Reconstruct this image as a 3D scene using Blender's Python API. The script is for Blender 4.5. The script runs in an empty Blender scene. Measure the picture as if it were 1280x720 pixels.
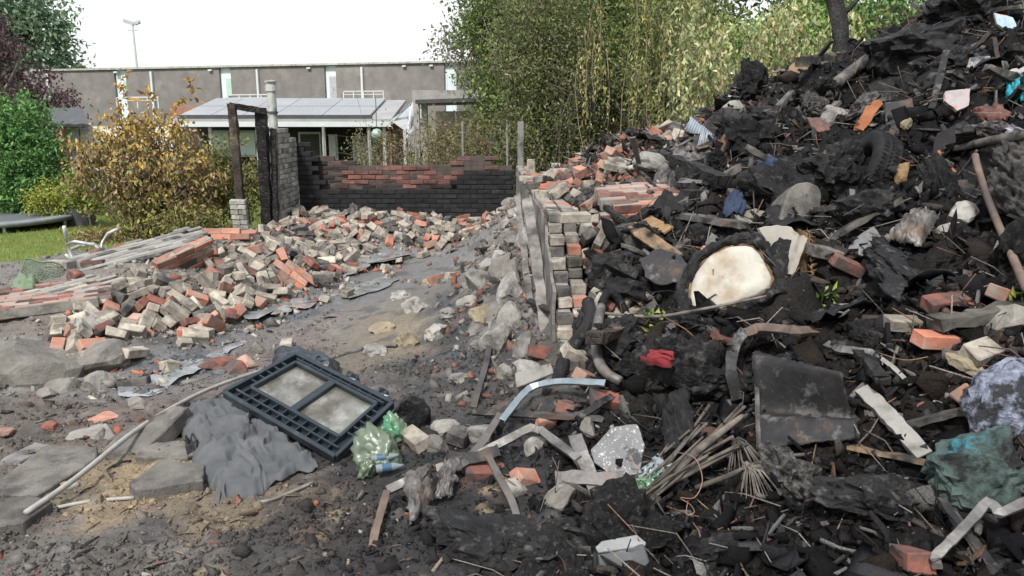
import bpy, bmesh, math, random
import numpy as np
from mathutils import Vector, Matrix, Euler, Quaternion

random.seed(7)
RNG = np.random.default_rng(11)
SC = bpy.context.scene
COL = SC.collection
R = math.radians
PI = math.pi

# ------------------------------------------------------------------ camera
FPX, CX, CY = 1005.0, 640.0, 360.0
PITCH = R(11.8)
CAM = np.array([0.0, 0.0, 1.9])
FWD = np.array([0.0, math.cos(PITCH), -math.sin(PITCH)])
UPV = np.array([0.0, math.sin(PITCH), math.cos(PITCH)])
RGT = np.array([1.0, 0.0, 0.0])
cam = bpy.data.cameras.new('camera')
cam.sensor_width = 36.0
cam.lens = 36.0 * FPX / 1280.0
cam.clip_start = 0.05
cam.clip_end = 2000.0
cob = bpy.data.objects.new('camera', cam)
COL.objects.link(cob)
cob.location = CAM
cob.rotation_euler = (R(90) - PITCH, 0, 0)
SC.camera = cob

# ------------------------------------------------------------------ sky, sun, exposure
SUN_EL, SUN_AZ = R(50), R(200)          # azimuth clockwise from +Y: behind the camera, from the left
W = bpy.data.worlds.new('World')
SC.world = W
W.use_nodes = True
nt = W.node_tree
nt.nodes.clear()
sky = nt.nodes.new('ShaderNodeTexSky')
sky.sky_type = 'NISHITA'
sky.sun_disc = False
sky.sun_elevation = SUN_EL
sky.sun_rotation = SUN_AZ
sky.air_density = 1.5
sky.dust_density = 4.0
b1 = nt.nodes.new('ShaderNodeBackground')
b1.inputs['Strength'].default_value = 0.07
nt.links.new(sky.outputs[0], b1.inputs['Color'])
b2 = nt.nodes.new('ShaderNodeBackground')   # the even white cloud layer
b2.inputs['Color'].default_value = (0.95, 0.985, 1.0, 1)
b2.inputs['Strength'].default_value = 0.84
ad = nt.nodes.new('ShaderNodeAddShader')
nt.links.new(b1.outputs[0], ad.inputs[0])
nt.links.new(b2.outputs[0], ad.inputs[1])
wo = nt.nodes.new('ShaderNodeOutputWorld')
nt.links.new(ad.outputs[0], wo.inputs['Surface'])
sl = bpy.data.lights.new('sun', 'SUN')
sl.energy = 4.6
sl.angle = R(7)
sl.color = (1.0, 0.975, 0.94)
so = bpy.data.objects.new('sun', sl)
COL.objects.link(so)
_sd = Vector((math.sin(SUN_AZ) * math.cos(SUN_EL), math.cos(SUN_AZ) * math.cos(SUN_EL), math.sin(SUN_EL)))
so.rotation_euler = _sd.to_track_quat('Z', 'Y').to_euler()
SC.view_settings.view_transform = 'Standard'
SC.view_settings.look = 'None'
SC.view_settings.exposure = 0.08
SC.view_settings.gamma = 1.0
SC.render.engine = 'CYCLES'
SC.cycles.max_bounces = 6
SC.cycles.diffuse_bounces = 3
SC.cycles.glossy_bounces = 2
SC.cycles.transparent_max_bounces = 8

# ------------------------------------------------------------------ noise and terrain
def _h(ix, iy, s):
    h = (ix * 374761393 + iy * 668265263 + s * 974634777) & 0x7fffffff
    h = ((h ^ (h >> 13)) * 1274126177) & 0x7fffffff
    return ((h ^ (h >> 16)) & 0xffffff) / float(0x1000000)

def pn(x, y, s=0):
    x = np.asarray(x, float); y = np.asarray(y, float)
    ix = np.floor(x).astype(np.int64); iy = np.floor(y).astype(np.int64)
    fx = x - ix; fy = y - iy
    u = fx * fx * fx * (fx * (fx * 6 - 15) + 10); v = fy * fy * fy * (fy * (fy * 6 - 15) + 10)
    def g(a, b):
        t = _h(ix + a, iy + b, s) * 2 * PI
        return np.cos(t) * (fx - a) + np.sin(t) * (fy - b)
    return ((g(0, 0) * (1 - u) + g(1, 0) * u) * (1 - v) + (g(0, 1) * (1 - u) + g(1, 1) * u) * v) * 1.5

def fbm(x, y, s=0, o=4, lac=2.1, gain=.5):
    r = 0; a = 1; f = 1; t = 0
    for k in range(o):
        r = r + a * pn(x * f + 17.3 * k, y * f - 9.1 * k, s + k); t += a; a *= gain; f *= lac
    return r / t

def billow(x, y, s=0, o=3):
    r = 0; a = 1; f = 1; t = 0
    for k in range(o):
        r = r + a * np.abs(pn(x * f + 5.3 * k, y * f + 3.7 * k, s + k)); t += a; a *= .5; f *= 2.2
    return r / t

def sst(a, b, x):
    t = np.clip((x - a) / (b - a), 0, 1)
    return t * t * (3 - 2 * t)

def rayd(u, v):
    d = FWD + RGT * ((u - CX) / FPX) + UPV * ((CY - v) / FPX)
    return d

def PY(u, v, Y):
    """the point at depth Y (world y) seen at pixel u, v of the 1280 x 720 photograph"""
    d = rayd(u, v)
    return CAM + d * (Y / d[1])

# terrain anchors: (u, v, world y) on visible surfaces
_A = [(640, 720, 3.12), (300, 720, 3.1), (0, 720, 3.1), (900, 720, 2.95), (1280, 720, 2.7), (480, 680, 3.4), (200, 650, 3.6), (0, 600, 4.1),
      (640, 600, 3.95), (850, 560, 3.9), (1000, 510, 3.9), (1120, 600, 3.3), (1280, 560, 3.15), (1250, 470, 3.5), (1180, 380, 4.05), (1280, 330, 4.3),
      (912, 350, 5.1), (800, 420, 4.95), (720, 440, 5.1), (900, 440, 4.6), (1050, 400, 4.4), (820, 250, 6.7), (760, 300, 6.0), (1005, 270, 5.5), (1095, 215, 6.0), (1200, 210, 5.6),
      (1280, 150, 5.5), (1150, 100, 7.0), (1000, 85, 7.9), (1170, 8, 8.0), (1290, -20, 8.2), (1080, 60, 8.0), (900, 150, 7.9), (850, 165, 8.4), (760, 185, 8.4),
      (700, 210, 9.2), (665, 225, 10.5), (1000, 180, 6.8), (1100, 300, 5.0), (1000, 340, 4.8), (730, 260, 7.0),
      (400, 520, 4.75), (560, 420, 6.7), (450, 330, 10.65), (550, 320, 11.0), (350, 385, 8.2), (200, 445, 6.5), (420, 400, 7.6), (620, 350, 9.3), (640, 420, 6.3), (600, 500, 5.1),
      (300, 296, 9.6), (130, 345, 7.75), (50, 390, 6.9), (230, 345, 8.05), (275, 372, 8.1), (180, 395, 7.1), (400, 270, 12.0), (500, 270, 12.2), (600, 290, 11.9), (130, 480, 5.9), (40, 470, 6.0), (262, 408, 7.45),
      (30, 310, 11.5), (30, 290, 13.5)]
_pts = [tuple(PY(*a)) for a in _A]
# world anchors: behind the crest, beside the view, the garden
_pts += [(3.2, 11, .25), (1.5, 11.5, .35), (.6, 12.2, .7), (5, 11.5, .3), (8, 10.5, .6), (8.5, 8, 1.6), (8, 5, 1.6), (6.5, 3.2, 1.0), (4.5, 1.0, .3), (2, 1, .05), (0, 1, 0), (-3, 1, 0),
         (9, 2, .4), (12, 6, .2), (11, 10, .1), (6, 13.5, .05), (0, 14, .05), (3, 14, .05), (-3, 14, .05), (-5.5, 12, .08), (-7, 9, .06), (-7.5, 6, .0), (-6, 4, 0), (-7, 2, 0), (-3.6, 12.3, .35), (-2, 12.6, .35), (-9, 12, .05), (-10, 8, .03), (12, 14, 0), (-12, 15, 0), (-12, 1, 0), (12, 0, 0), (0, 17, 0)]
_pts = np.array(_pts)
_n = len(_pts)
_D = np.hypot(_pts[:, None, 0] - _pts[None, :, 0], _pts[:, None, 1] - _pts[None, :, 1])
_K = np.zeros((_n + 3, _n + 3))
_K[:_n, :_n] = _D + np.eye(_n) * -.03
_K[:_n, _n] = 1; _K[:_n, _n + 1:] = _pts[:, :2]
_K[_n, :_n] = 1; _K[_n + 1:, :_n] = _pts[:, :2].T
_w = np.linalg.solve(_K, np.concatenate([_pts[:, 2], [0, 0, 0]]))

def wallx(y):
    return .05 + (12.7 - y) * .0345

def Hbase(x, y):
    x = np.asarray(x, float); y = np.asarray(y, float)
    sh = x.shape; x = x.ravel(); y = y.ravel()
    z = _w[_n] + _w[_n + 1] * x + _w[_n + 2] * y
    for i in range(_n):
        z += _w[i] * np.hypot(x - _pts[i, 0], y - _pts[i, 1])
    far = sst(0, 1, np.maximum.reduce([(np.abs(x) - 9) / 3, (y - 13.5) / 2.5, (.9 - y) / 1.5]))
    z = z * (1 - far) + .02 * far
    return z.reshape(sh)

def moundmask(x, y):
    w = fbm(x * 1.3, y * 1.3, 5) * .25
    a = sst(0.0, .35, x - wallx(y) - .10 + w * .3) * sst(4.7, 5.2, y) + sst(-.15, .5, x - .1 + w + (y - 4.2) * -.18) * (1 - sst(4.7, 5.2, y))
    return np.clip(a, 0, 1) * (1 - sst(10.5, 12.5, y)) * (1 - sst(9, 11, x))

def ax(lims):
    out = [lims[0][0]]
    for a, b, st in lims:
        n = max(1, int(round((b - a) / st)))
        out += [a + (b - a) * (i + 1) / n for i in range(n)]
    return np.array(out)
GX = ax([(-300, -60, 40), (-60, -16, 6), (-16, -7, .4), (-7, -4, .05), (-4, -1, .028), (-1, 5.6, .021), (5.6, 8, .06), (8, 16, .4), (16, 60, 6), (60, 300, 40)])
_ys = [2.2]
while _ys[-1] < 13.2:
    _ys.append(_ys[-1] + max(.013, _ys[-1] * .0046))
GY = np.concatenate([ax([(-60, -6, 9), (-6, 1, .5), (1, 2.2, .1)])[:-1], _ys, ax([(_ys[-1], 18, .25), (18, 30, 1.5), (30, 90, 10), (90, 700, 100)])[1:]])
XX, YY = np.meshgrid(GX, GY)
MM = moundmask(XX, YY)
inner = 1 - sst(0, 1, np.maximum.reduce([(np.abs(XX) - 8) / 2, (YY - 12.8) / 1.2, (1.5 - YY) / 1.5]))
garden = sst(.0, .8, -(XX + 3.3) + fbm(XX * .8, YY * .8, 31) * .5) * sst(9.2, 10.4, YY + (XX + 6) * -.25)   # lawn side, away from the fallen wall
ZZ = Hbase(XX, YY)
rough = inner * (1 - .85 * garden)
zf = fbm(XX * 1.7, YY * 1.7, 1) * .05 + fbm(XX * 5, YY * 5, 2) * .035 + billow(XX * 11, YY * 11, 3) * .035 + fbm(XX * 26, YY * 26, 4, 2) * .012 + billow(XX * 38, YY * 38, 8, 2) * .012 * (1 - sst(5, 7, YY))
zm = billow(XX * 1.6, YY * 1.6, 21) * .34 + billow(XX * 4.5 + 3, YY * 4.5, 22) * .17 + billow(XX * 13, YY * 13, 24, 2) * .06 + fbm(XX * 30, YY * 30, 27, 2) * .02 - .16
amp_m = .35 + .65 * sst(3.4, 5.0, YY + XX * .2)
# wheel-worn floor between the heaps is smoother
floor_s = 1 - .75 * sst(0, .5, XX + 1.9 + (YY - 7) * .12) * (1 - sst(-.9, -.2, XX)) * sst(5.8, 7, YY)
ZZ = ZZ + rough * (zf * (1 - MM) * floor_s + zm * amp_m * MM)
for _u, _v, _r, _d in ((1085, 345, .26, .42), (1240, 250, .30, .40), (1215, 215, .2, .25), (862, 500, .22, .30), (1150, 185, .22, .28), (1060, 250, .18, .25), (800, 375, .2, .26), (1010, 210, .2, .22), (1130, 345, .2, .25), (640, 705, .22, .14), (900, 300, .14, .16), (1100, 110, .3, .25), (960, 470, .2, .2), (1000, 395, .14, .15), (760, 640, .2, .12)):
    _d0 = rayd(_u, _v); _d0 = _d0 / _d0[1]; _t = np.arange(2.4, 12, .02); _q = CAM + _d0 * _t[:, None]
    _zz = Hbase(_q[:, 0], _q[:, 1]); _k = np.nonzero(_q[:, 2] < _zz)[0]
    if not len(_k): continue
    _q = _q[_k[0]]
    ZZ = ZZ - _d * np.exp(-(((XX - _q[0]) / _r) ** 2 + ((YY - _q[1] - .05) / (_r * .8)) ** 2)) * MM
XJ = XX + rough * MM * (fbm(XX * 5, YY * 5, 41) * .05 + fbm(XX * 16, YY * 16, 43, 2) * .02)
YJ = YY + rough * MM * (fbm(XX * 5, YY * 5, 45) * .05 + fbm(XX * 16, YY * 16, 47, 2) * .02)

def H(x, y):
    """final height, bilinear on the grid"""
    x = np.asarray(x, float); y = np.asarray(y, float)
    i = np.clip(np.searchsorted(GX, x) - 1, 0, len(GX) - 2); j = np.clip(np.searchsorted(GY, y) - 1, 0, len(GY) - 2)
    a = (x - GX[i]) / (GX[i + 1] - GX[i]); b = (y - GY[j]) / (GY[j + 1] - GY[j])
    return (ZZ[j, i] * (1 - a) + ZZ[j, i + 1] * a) * (1 - b) + (ZZ[j + 1, i] * (1 - a) + ZZ[j + 1, i + 1] * a) * b

_T = np.concatenate([np.arange(2.2, 14, .012), np.arange(14, 120, .2)])
def G(u, v, up=0.0):
    """where the sight line of a photograph pixel meets the ground (raised by up)"""
    d = rayd(u, v); d = d / d[1]
    p = CAM + d * _T[:, None]
    hit = np.nonzero(p[:, 2] < H(p[:, 0], p[:, 1]) + up)[0]
    return p[hit[0]] if len(hit) else p[-1]

def GT(u, v, t=0.0):
    """the same point brought t metres nearer along the sight line"""
    p = G(u, v); d = CAM - p
    return p + d / np.linalg.norm(d) * t

def mpp(p):
    """metres per photograph pixel at a point"""
    return float(np.dot(np.asarray(p) - CAM, FWD)) / FPX
# ------------------------------------------------------------------ materials
def _nodes(name):
    m = bpy.data.materials.new(name)
    m.use_nodes = True
    t = m.node_tree
    bs = t.nodes['Principled BSDF']
    return m, t, bs

def _noise(t, vec, scale, detail=5, rough=.6):
    n = t.nodes.new('ShaderNodeTexNoise')
    n.inputs['Scale'].default_value = scale
    n.inputs['Detail'].default_value = detail
    n.inputs['Roughness'].default_value = rough
    t.links.new(vec, n.inputs['Vector'])
    return n

def _ramp(t, fac, stops):
    r = t.nodes.new('ShaderNodeValToRGB')
    e = r.color_ramp.elements
    while len(e) > 1: e.remove(e[-1])
    e[0].position = stops[0][0]; e[0].color = (*stops[0][1], 1)
    for p, c in stops[1:]:
        k = e.new(p); k.color = (*c, 1)
    t.links.new(fac, r.inputs[0])
    return r

def _mixc(t, fac, a, b, mode='MIX'):
    m = t.nodes.new('ShaderNodeMix'); m.data_type = 'RGBA'; m.blend_type = mode
    for s, val in ((m.inputs[0], fac), (m.inputs[6], a), (m.inputs[7], b)):
        if hasattr(val, 'is_linked') or hasattr(val, 'links'): t.links.new(val, s)
        elif isinstance(val, tuple): s.default_value = (*val, 1)
        else: s.default_value = val
    return m.outputs[2]

def _math(t, op, a, b=None):
    m = t.nodes.new('ShaderNodeMath'); m.operation = op
    for s, val in ((m.inputs[0], a), (m.inputs[1], b)):
        if val is None: continue
        if hasattr(val, 'links'): t.links.new(val, s)
        else: s.default_value = val
    return m.outputs[0]

def _vec(t, rnd=True):
    tc = t.nodes.new('ShaderNodeTexCoord')
    if not rnd: return tc.outputs['Object'], None
    oi = t.nodes.new('ShaderNodeObjectInfo')
    a = t.nodes.new('ShaderNodeVectorMath'); a.operation = 'MULTIPLY_ADD'
    cb = t.nodes.new('ShaderNodeCombineXYZ')
    for k in range(3): t.links.new(oi.outputs['Random'], cb.inputs[k])
    t.links.new(cb.outputs[0], a.inputs[0]); a.inputs[1].default_value = (37, 61, 83)
    t.links.new(tc.outputs['Object'], a.inputs[2])
    return a.outputs[0], oi.outputs['Random']

MATS = {}
def M(name, c1, c2, scale=8, rough=.85, bump=.3, bscale=60, metal=0.0, over=None, ot=.55, os=4, ow=.08, rnd=.3, rr=.12, crack=0, spec=.4, over2=None, ot2=.6, os2=9, bdist=.01):
    """two-tone noise colour, up to two patchy overlays (soot, dust, rust), per-object value shift, fine bump, optional char cracks"""
    m, t, bs = _nodes(name)
    v, rn = _vec(t)
    n1 = _noise(t, v, scale)
    c = _ramp(t, n1.outputs[0], [(.3, c1), (.7, c2)]).outputs[0]
    for (ov, th, sc) in ((over, ot, os), (over2, ot2, os2)):
        if ov:
            n2 = _noise(t, v, sc, 6, .65)
            f = _ramp(t, n2.outputs[0], [(max(0, th - ow), (0, 0, 0)), (min(1, th + ow), (1, 1, 1))]).outputs[0]
            c = _mixc(t, f, c, ov)
    if rnd:
        h = t.nodes.new('ShaderNodeHueSaturation')
        mr = t.nodes.new('ShaderNodeMapRange'); t.links.new(rn, mr.inputs[0])
        mr.inputs[3].default_value = 1 - rnd; mr.inputs[4].default_value = 1 + rnd
        t.links.new(mr.outputs[0], h.inputs['Value']); t.links.new(c, h.inputs['Color'])
        c = h.outputs[0]
    t.links.new(c, bs.inputs['Base Color'])
    n3 = _noise(t, v, bscale, 6, .65)
    r = _ramp(t, n3.outputs[0], [(.2, (max(0, rough - rr),) * 3), (.8, (min(1, rough + rr),) * 3)])
    t.links.new(r.outputs[0], bs.inputs['Roughness'])
    bs.inputs['Metallic'].default_value = metal
    bs.inputs['Specular IOR Level'].default_value = spec
    hgt = n3.outputs[0]
    if crack:
        vo = t.nodes.new('ShaderNodeTexVoronoi'); vo.feature = 'DISTANCE_TO_EDGE'
        vo.inputs['Scale'].default_value = crack
        t.links.new(v, vo.inputs['Vector'])
        vr = _ramp(t, vo.outputs['Distance'], [(0, (0, 0, 0)), (.12, (1, 1, 1))])
        hgt = _math(t, 'ADD', _math(t, 'MULTIPLY', n3.outputs[0], .5), vr.outputs[0])
    if bump:
        b = t.nodes.new('ShaderNodeBump'); b.inputs['Strength'].default_value = bump; b.inputs['Distance'].default_value = bdist
        t.links.new(hgt, b.inputs['Height']); t.links.new(b.outputs[0], bs.inputs['Normal'])
    MATS[name] = m
    return m

def AM(name, rough=.85, spec=.3, bump=.5, bscale=50, var=.35, trans=0.0, vscale=30, rattr=False, ash=None, ascale=35):
    """colour from the mesh's own Col attribute, broken up by noise"""
    m, t, bs = _nodes(name)
    a = t.nodes.new('ShaderNodeAttribute'); a.attribute_name = 'Col'
    v, _ = _vec(t, False)
    n = _noise(t, v, vscale, 6, .7)
    f = _ramp(t, n.outputs[0], [(.25, (1 - var,) * 3), (.75, (1 + var,) * 3)])
    c = _mixc(t, 1.0, a.outputs['Color'], f.outputs[0], 'MULTIPLY')
    if ash:
        na = _noise(t, v, ascale, 8, .8)
        fa = _ramp(t, na.outputs[0], [(ash[0], (0, 0, 0)), (ash[0] + .10, (1, 1, 1))])
        c = _mixc(t, fa.outputs[0], c, ash[1])
    t.links.new(c, bs.inputs['Base Color'])
    bs.inputs['Roughness'].default_value = rough
    bs.inputs['Specular IOR Level'].default_value = spec
    if rattr: t.links.new(a.outputs['Alpha'], bs.inputs['Roughness'])
    if bump:
        b = t.nodes.new('ShaderNodeBump'); b.inputs['Strength'].default_value = bump; b.inputs['Distance'].default_value = .012
        n3 = _noise(t, v, bscale, 7, .7)
        t.links.new(n3.outputs[0], b.inputs['Height']); t.links.new(b.outputs[0], bs.inputs['Normal'])
    if trans:
        tr = t.nodes.new('ShaderNodeBsdfTranslucent'); t.links.new(c, tr.inputs[0])
        mx = t.nodes.new('ShaderNodeMixShader'); mx.inputs[0].default_value = trans
        t.links.new(bs.outputs[0], mx.inputs[1]); t.links.new(tr.outputs[0], mx.inputs[2])
        t.links.new(mx.outputs[0], t.nodes['Material Output'].inputs[0])
    MATS[name] = m
    return m

# ------------------------------------------------------------------ objects
def tag(o, label=None, cat=None, group=None, kind=None):
    if label: o['label'] = label
    if cat: o['category'] = cat; o['kind'] = 'thing'
    if group: o['group'] = group
    if kind: o['kind'] = kind
    return o

def thing(name, label, cat, loc=(0, 0, 0), group=None):
    o = bpy.data.objects.new(name, None)
    o.empty_display_size = .1
    COL.objects.link(o)
    o.location = tuple(float(c) for c in loc)
    return tag(o, label, cat, group)

def wloc(o):
    l = Vector(o.location)
    while o.parent: o = o.parent; l += Vector(o.location)
    return np.array(l)

def link(name, me, parent=None, loc=(0, 0, 0), rot=None):
    """an object on (shared) mesh data; loc is in world space"""
    o = bpy.data.objects.new(name, me)
    COL.objects.link(o)
    l = np.asarray(loc, float)
    if parent is not None:
        o.parent = parent
        l = l - wloc(parent)
    o.location = tuple(l)
    if rot is not None:
        if isinstance(rot, Quaternion): o.rotation_mode = 'QUATERNION'; o.rotation_quaternion = rot
        else: o.rotation_euler = rot
    return o

def mesh_np(name, V, F, mat=None, smooth=False, col=None):
    """V (n,3); F (m,3|4) array or a list of such arrays/lists"""
    me = bpy.data.meshes.new(name)
    Fl = F if isinstance(F, list) else [F]
    if Fl and not isinstance(Fl[0], np.ndarray):
        me.from_pydata([tuple(p) for p in V], [], [tuple(f) for f in Fl])
    else:
        V = np.asarray(V, np.float32)
        loops = np.concatenate([f.ravel() for f in Fl]).astype(np.int32)
        tot = np.concatenate([np.full(len(f), f.shape[1], np.int32) for f in Fl])
        st = np.concatenate([[0], np.cumsum(tot)[:-1]]).astype(np.int32)
        me.vertices.add(len(V)); me.vertices.foreach_set('co', V.ravel())
        me.loops.add(len(loops)); me.loops.foreach_set('vertex_index', loops)
        me.polygons.add(len(tot)); me.polygons.foreach_set('loop_start', st)
        try: me.polygons.foreach_set('loop_total', tot)
        except Exception: pass
        me.update(calc_edges=True)
    if col is not None:
        ca = me.color_attributes.new('Col', 'FLOAT_COLOR', 'POINT')
        c = np.asarray(col, np.float32)
        if c.shape[1] == 3: c = np.concatenate([c, np.ones((len(c), 1), np.float32)], 1)
        ca.data.foreach_set('color', c.ravel())
    if smooth: me.polygons.foreach_set('use_smooth', np.ones(len(me.polygons), bool))
    if mat is not None: me.materials.append(mat)
    return me

def frame_of(d, up=(0, 0, 1)):
    d = Vector(d).normalized(); u = Vector(up)
    if abs(d.dot(u)) > .97: u = Vector((1, 0, 0)) if abs(d.x) < .9 else Vector((0, 1, 0))
    s = d.cross(u).normalized(); u = s.cross(d)
    return np.array(d), np.array(s), np.array(u)

class MB:
    def __init__(self): self.v = []; self.f = []
    def add(self, vs, fs):
        b = len(self.v)
        self.v += [tuple(map(float, p)) for p in vs]
        self.f += [tuple(b + i for i in f) for f in fs]
        return self
    def box(self, c, s, rot=None, jit=0):
        m = Euler(rot).to_matrix() if rot is not None and not isinstance(rot, Matrix) else (rot or Matrix.Identity(3))
        vs = []
        for i in range(8):
            p = Vector(((i & 1) - .5, ((i >> 1) & 1) - .5, ((i >> 2) & 1) - .5))
            p = Vector((p.x * s[0], p.y * s[1], p.z * s[2])) + Vector([random.uniform(-jit, jit) for _ in range(3)])
            vs.append(m @ p + Vector(tuple(map(float, c))))
        return self.add(vs, [(0, 2, 3, 1), (4, 5, 7, 6), (0, 1, 5, 4), (2, 6, 7, 3), (0, 4, 6, 2), (1, 3, 7, 5)])
    def tube(self, pts, r, n=8, cap=True, up=(0, 0, 1), flat=1.0):
        pts = [np.asarray(p, float) for p in pts]
        rs = r if isinstance(r, (list, tuple, np.ndarray)) else [r] * len(pts)
        vs = []
        for i, p in enumerate(pts):
            d = pts[min(i + 1, len(pts) - 1)] - pts[max(i - 1, 0)]
            _, s, u = frame_of(d, up)
            for k in range(n):
                a = 2 * PI * k / n
                vs.append(p + (s * math.cos(a) + u * math.sin(a) * flat) * rs[i])
        fs = [(i * n + k, i * n + (k + 1) % n, (i + 1) * n + (k + 1) % n, (i + 1) * n + k) for i in range(len(pts) - 1) for k in range(n)]
        if cap: fs += [tuple(range(n - 1, -1, -1)), tuple(range((len(pts) - 1) * n, len(pts) * n))]
        return self.add(vs, fs)
    def strip(self, pts, w, t, up=(0, 0, 1), jit=0):
        """ribbon of width w and thickness t along pts; up is its face normal (one vector or one per point)"""
        pts = [np.asarray(p, float) for p in pts]
        vs = []
        for i, p in enumerate(pts):
            d = pts[min(i + 1, len(pts) - 1)] - pts[max(i - 1, 0)]
            uu = up[i] if isinstance(up, list) else up
            _, s, u = frame_of(d, uu)
            wi = w[i] if isinstance(w, (list, tuple)) else w
            for a, b in ((-1, -1), (1, -1), (1, 1), (-1, 1)):
                vs.append(p + s * a * wi / 2 * (1 + random.uniform(-jit, jit)) + u * b * t / 2)
        fs = [(i * 4 + k, i * 4 + (k + 1) % 4, i * 4 + 4 + (k + 1) % 4, i * 4 + 4 + k) for i in range(len(pts) - 1) for k in range(4)]
        e = (len(pts) - 1) * 4
        fs += [(3, 2, 1, 0), (e, e + 1, e + 2, e + 3)]
        return self.add(vs, fs)
    def angle(self, pts, w, hgt, t, up, jit=0):
        """bent metal angle: a flat strip of width w with a flange of height hgt folded back along one edge"""
        vs = []
        for i, p in enumerate(pts):
            d = pts[min(i + 1, len(pts) - 1)] - pts[max(i - 1, 0)]
            _, s, u = frame_of(d, up[i])
            k = 1 + random.uniform(-jit, jit); e = random.uniform(-jit, jit) * w * .3
            for a, b in ((-.5, 0), (.5, 0), (.5, -hgt), (.5 - t / w, -hgt), (.5 - t / w, -t), (-.5, -t)):
                vs.append(p + s * a * w * k + u * (b * k + e))
        n = 6
        fs = [(i * n + k, i * n + (k + 1) % n, (i + 1) * n + (k + 1) % n, (i + 1) * n + k) for i in range(len(pts) - 1) for k in range(n)]
        e = (len(pts) - 1) * n
        fs += [tuple(range(n - 1, -1, -1)), tuple(range(e, e + n))]
        return self.add(vs, fs)
    def sheet(self, c, nu, nv, th=.004, fn=None, jit=0, edge=0, wav=0, wseed=1):
        """bilinear sheet between corners c (4 points in order), fn(s, t) = push along its normal"""
        c = [np.asarray(p, float) for p in c]
        N = np.cross(c[1] - c[0], c[3] - c[0]); N /= np.linalg.norm(N) + 1e-9
        L = np.linalg.norm(c[1] - c[0])
        top = []; bot = []
        for j in range(nv + 1):
            for i in range(nu + 1):
                s = i / nu; t = j / nv
                p = (c[0] * (1 - s) + c[1] * s) * (1 - t) + (c[3] * (1 - s) + c[2] * s) * t
                if fn: p = p + N * fn(s, t)
                if wav:
                    p = p + (c[1] - c[0]) / L * wav * float(fbm(s * 3 + wseed, t * 5, wseed, 3)) + (c[3] - c[0]) / np.linalg.norm(c[3] - c[0]) * wav * float(fbm(s * 5 + 7, t * 3 + wseed, wseed + 2, 3))
                if edge and (i in (0, nu) or j in (0, nv)): p = p + np.array([random.uniform(-edge, edge) for _ in range(3)])
                if jit: p = p + N * random.uniform(-jit, jit)
                top.append(p + N * th / 2); bot.append(p - N * th / 2)
        n = len(top); w = nu + 1
        fs = []
        for j in range(nv):
            for i in range(nu):
                a = j * w + i
                fs.append((a, a + 1, a + w + 1, a + w)); fs.append((n + a, n + a + w, n + a + w + 1, n + a + 1))
        ring = [i for i in range(nu)] + [j * w + nu for j in range(nv)] + [nv * w + nu - i for i in range(nu)] + [(nv - j) * w for j in range(nv)]
        for k in range(len(ring)):
            a, b = ring[k], ring[(k + 1) % len(ring)]
            fs.append((a, n + a, n + b, b))
        return self.add(top + bot, fs)
    def prism(self, poly, vec, inset=0.0):
        """polygon (3-D points in one plane) pushed along vec"""
        n = len(poly)
        poly = [np.asarray(p, float) for p in poly]; v = np.asarray(vec, float)
        c = sum(poly) / n
        a = [c + (p - c) * (1 - inset) for p in poly]
        vs = a + [p + v * .12 for p in poly] + [p + v * .88 for p in poly] + [q + v for q in a] if inset else poly + [p + v for p in poly]
        k = 4 if inset else 2
        fs = [tuple(range(n - 1, -1, -1)), tuple(range((k - 1) * n, k * n))]
        for r in range(k - 1):
            fs += [(r * n + i, r * n + (i + 1) % n, (r + 1) * n + (i + 1) % n, (r + 1) * n + i) for i in range(n)]
        return self.add(vs, fs)
    def lathe(self, prof, c, axis=(0, 0, 1), n=24):
        d, s, u = frame_of(axis)
        vs = [np.asarray(c) + d * z + (s * math.cos(2 * PI * k / n) + u * math.sin(2 * PI * k / n)) * r for r, z in prof for k in range(n)]
        fs = [(i * n + k, i * n + (k + 1) % n, (i + 1) * n + (k + 1) % n, (i + 1) * n + k) for i in range(len(prof) - 1) for k in range(n)]
        return self.add(vs, fs)
    def mesh(self, name, mat, off=(0, 0, 0), smooth=False, bevel=0, sub=0):
        me = bpy.data.meshes.new(name)
        o = np.asarray(off, float)
        me.from_pydata([tuple(np.asarray(p) - o) for p in self.v], [], self.f)
        me.materials.append(mat)
        bm = bmesh.new(); bm.from_mesh(me)
        bmesh.ops.recalc_face_normals(bm, faces=bm.faces[:])
        if bevel: bmesh.ops.bevel(bm, geom=bm.edges[:], offset=bevel, segments=1, affect='EDGES', clamp_overlap=True)
        if sub: bmesh.ops.subdivide_edges(bm, edges=bm.edges[:], cuts=sub, use_grid_fill=True)
        bm.to_mesh(me); bm.free()
        if smooth:
            me.polygons.foreach_set('use_smooth', np.ones(len(me.polygons), bool))
        return me
    def build(self, name, mat, parent=None, loc=None, **k):
        """one object; its origin at loc (default the base of its box), or at its parent"""
        if loc is None:
            if parent is not None: loc = wloc(parent)
            else:
                a = np.array(self.v); loc = np.array([(a[:, 0].min() + a[:, 0].max()) / 2, (a[:, 1].min() + a[:, 1].max()) / 2, a[:, 2].min()])
        return link(name, self.mesh(name, mat, loc, **k), parent, loc)

def rough_mesh(me, amp, freq, seed=0, sub=0):
    """break up a mesh's clean surface with noise along its normals"""
    from mathutils import noise as mn
    bm = bmesh.new(); bm.from_mesh(me)
    if sub: bmesh.ops.subdivide_edges(bm, edges=bm.edges[:], cuts=sub, use_grid_fill=True)
    bm.normal_update()
    o = Vector((seed * 7.7, seed * 3.1, seed * 1.3))
    ds = [(v, v.normal * mn.fractal(v.co * freq + o, 1.0, 2.0, 3) * amp) for v in bm.verts]
    for v, d in ds: v.co += d
    bm.to_mesh(me); bm.free()
    return me

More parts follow.
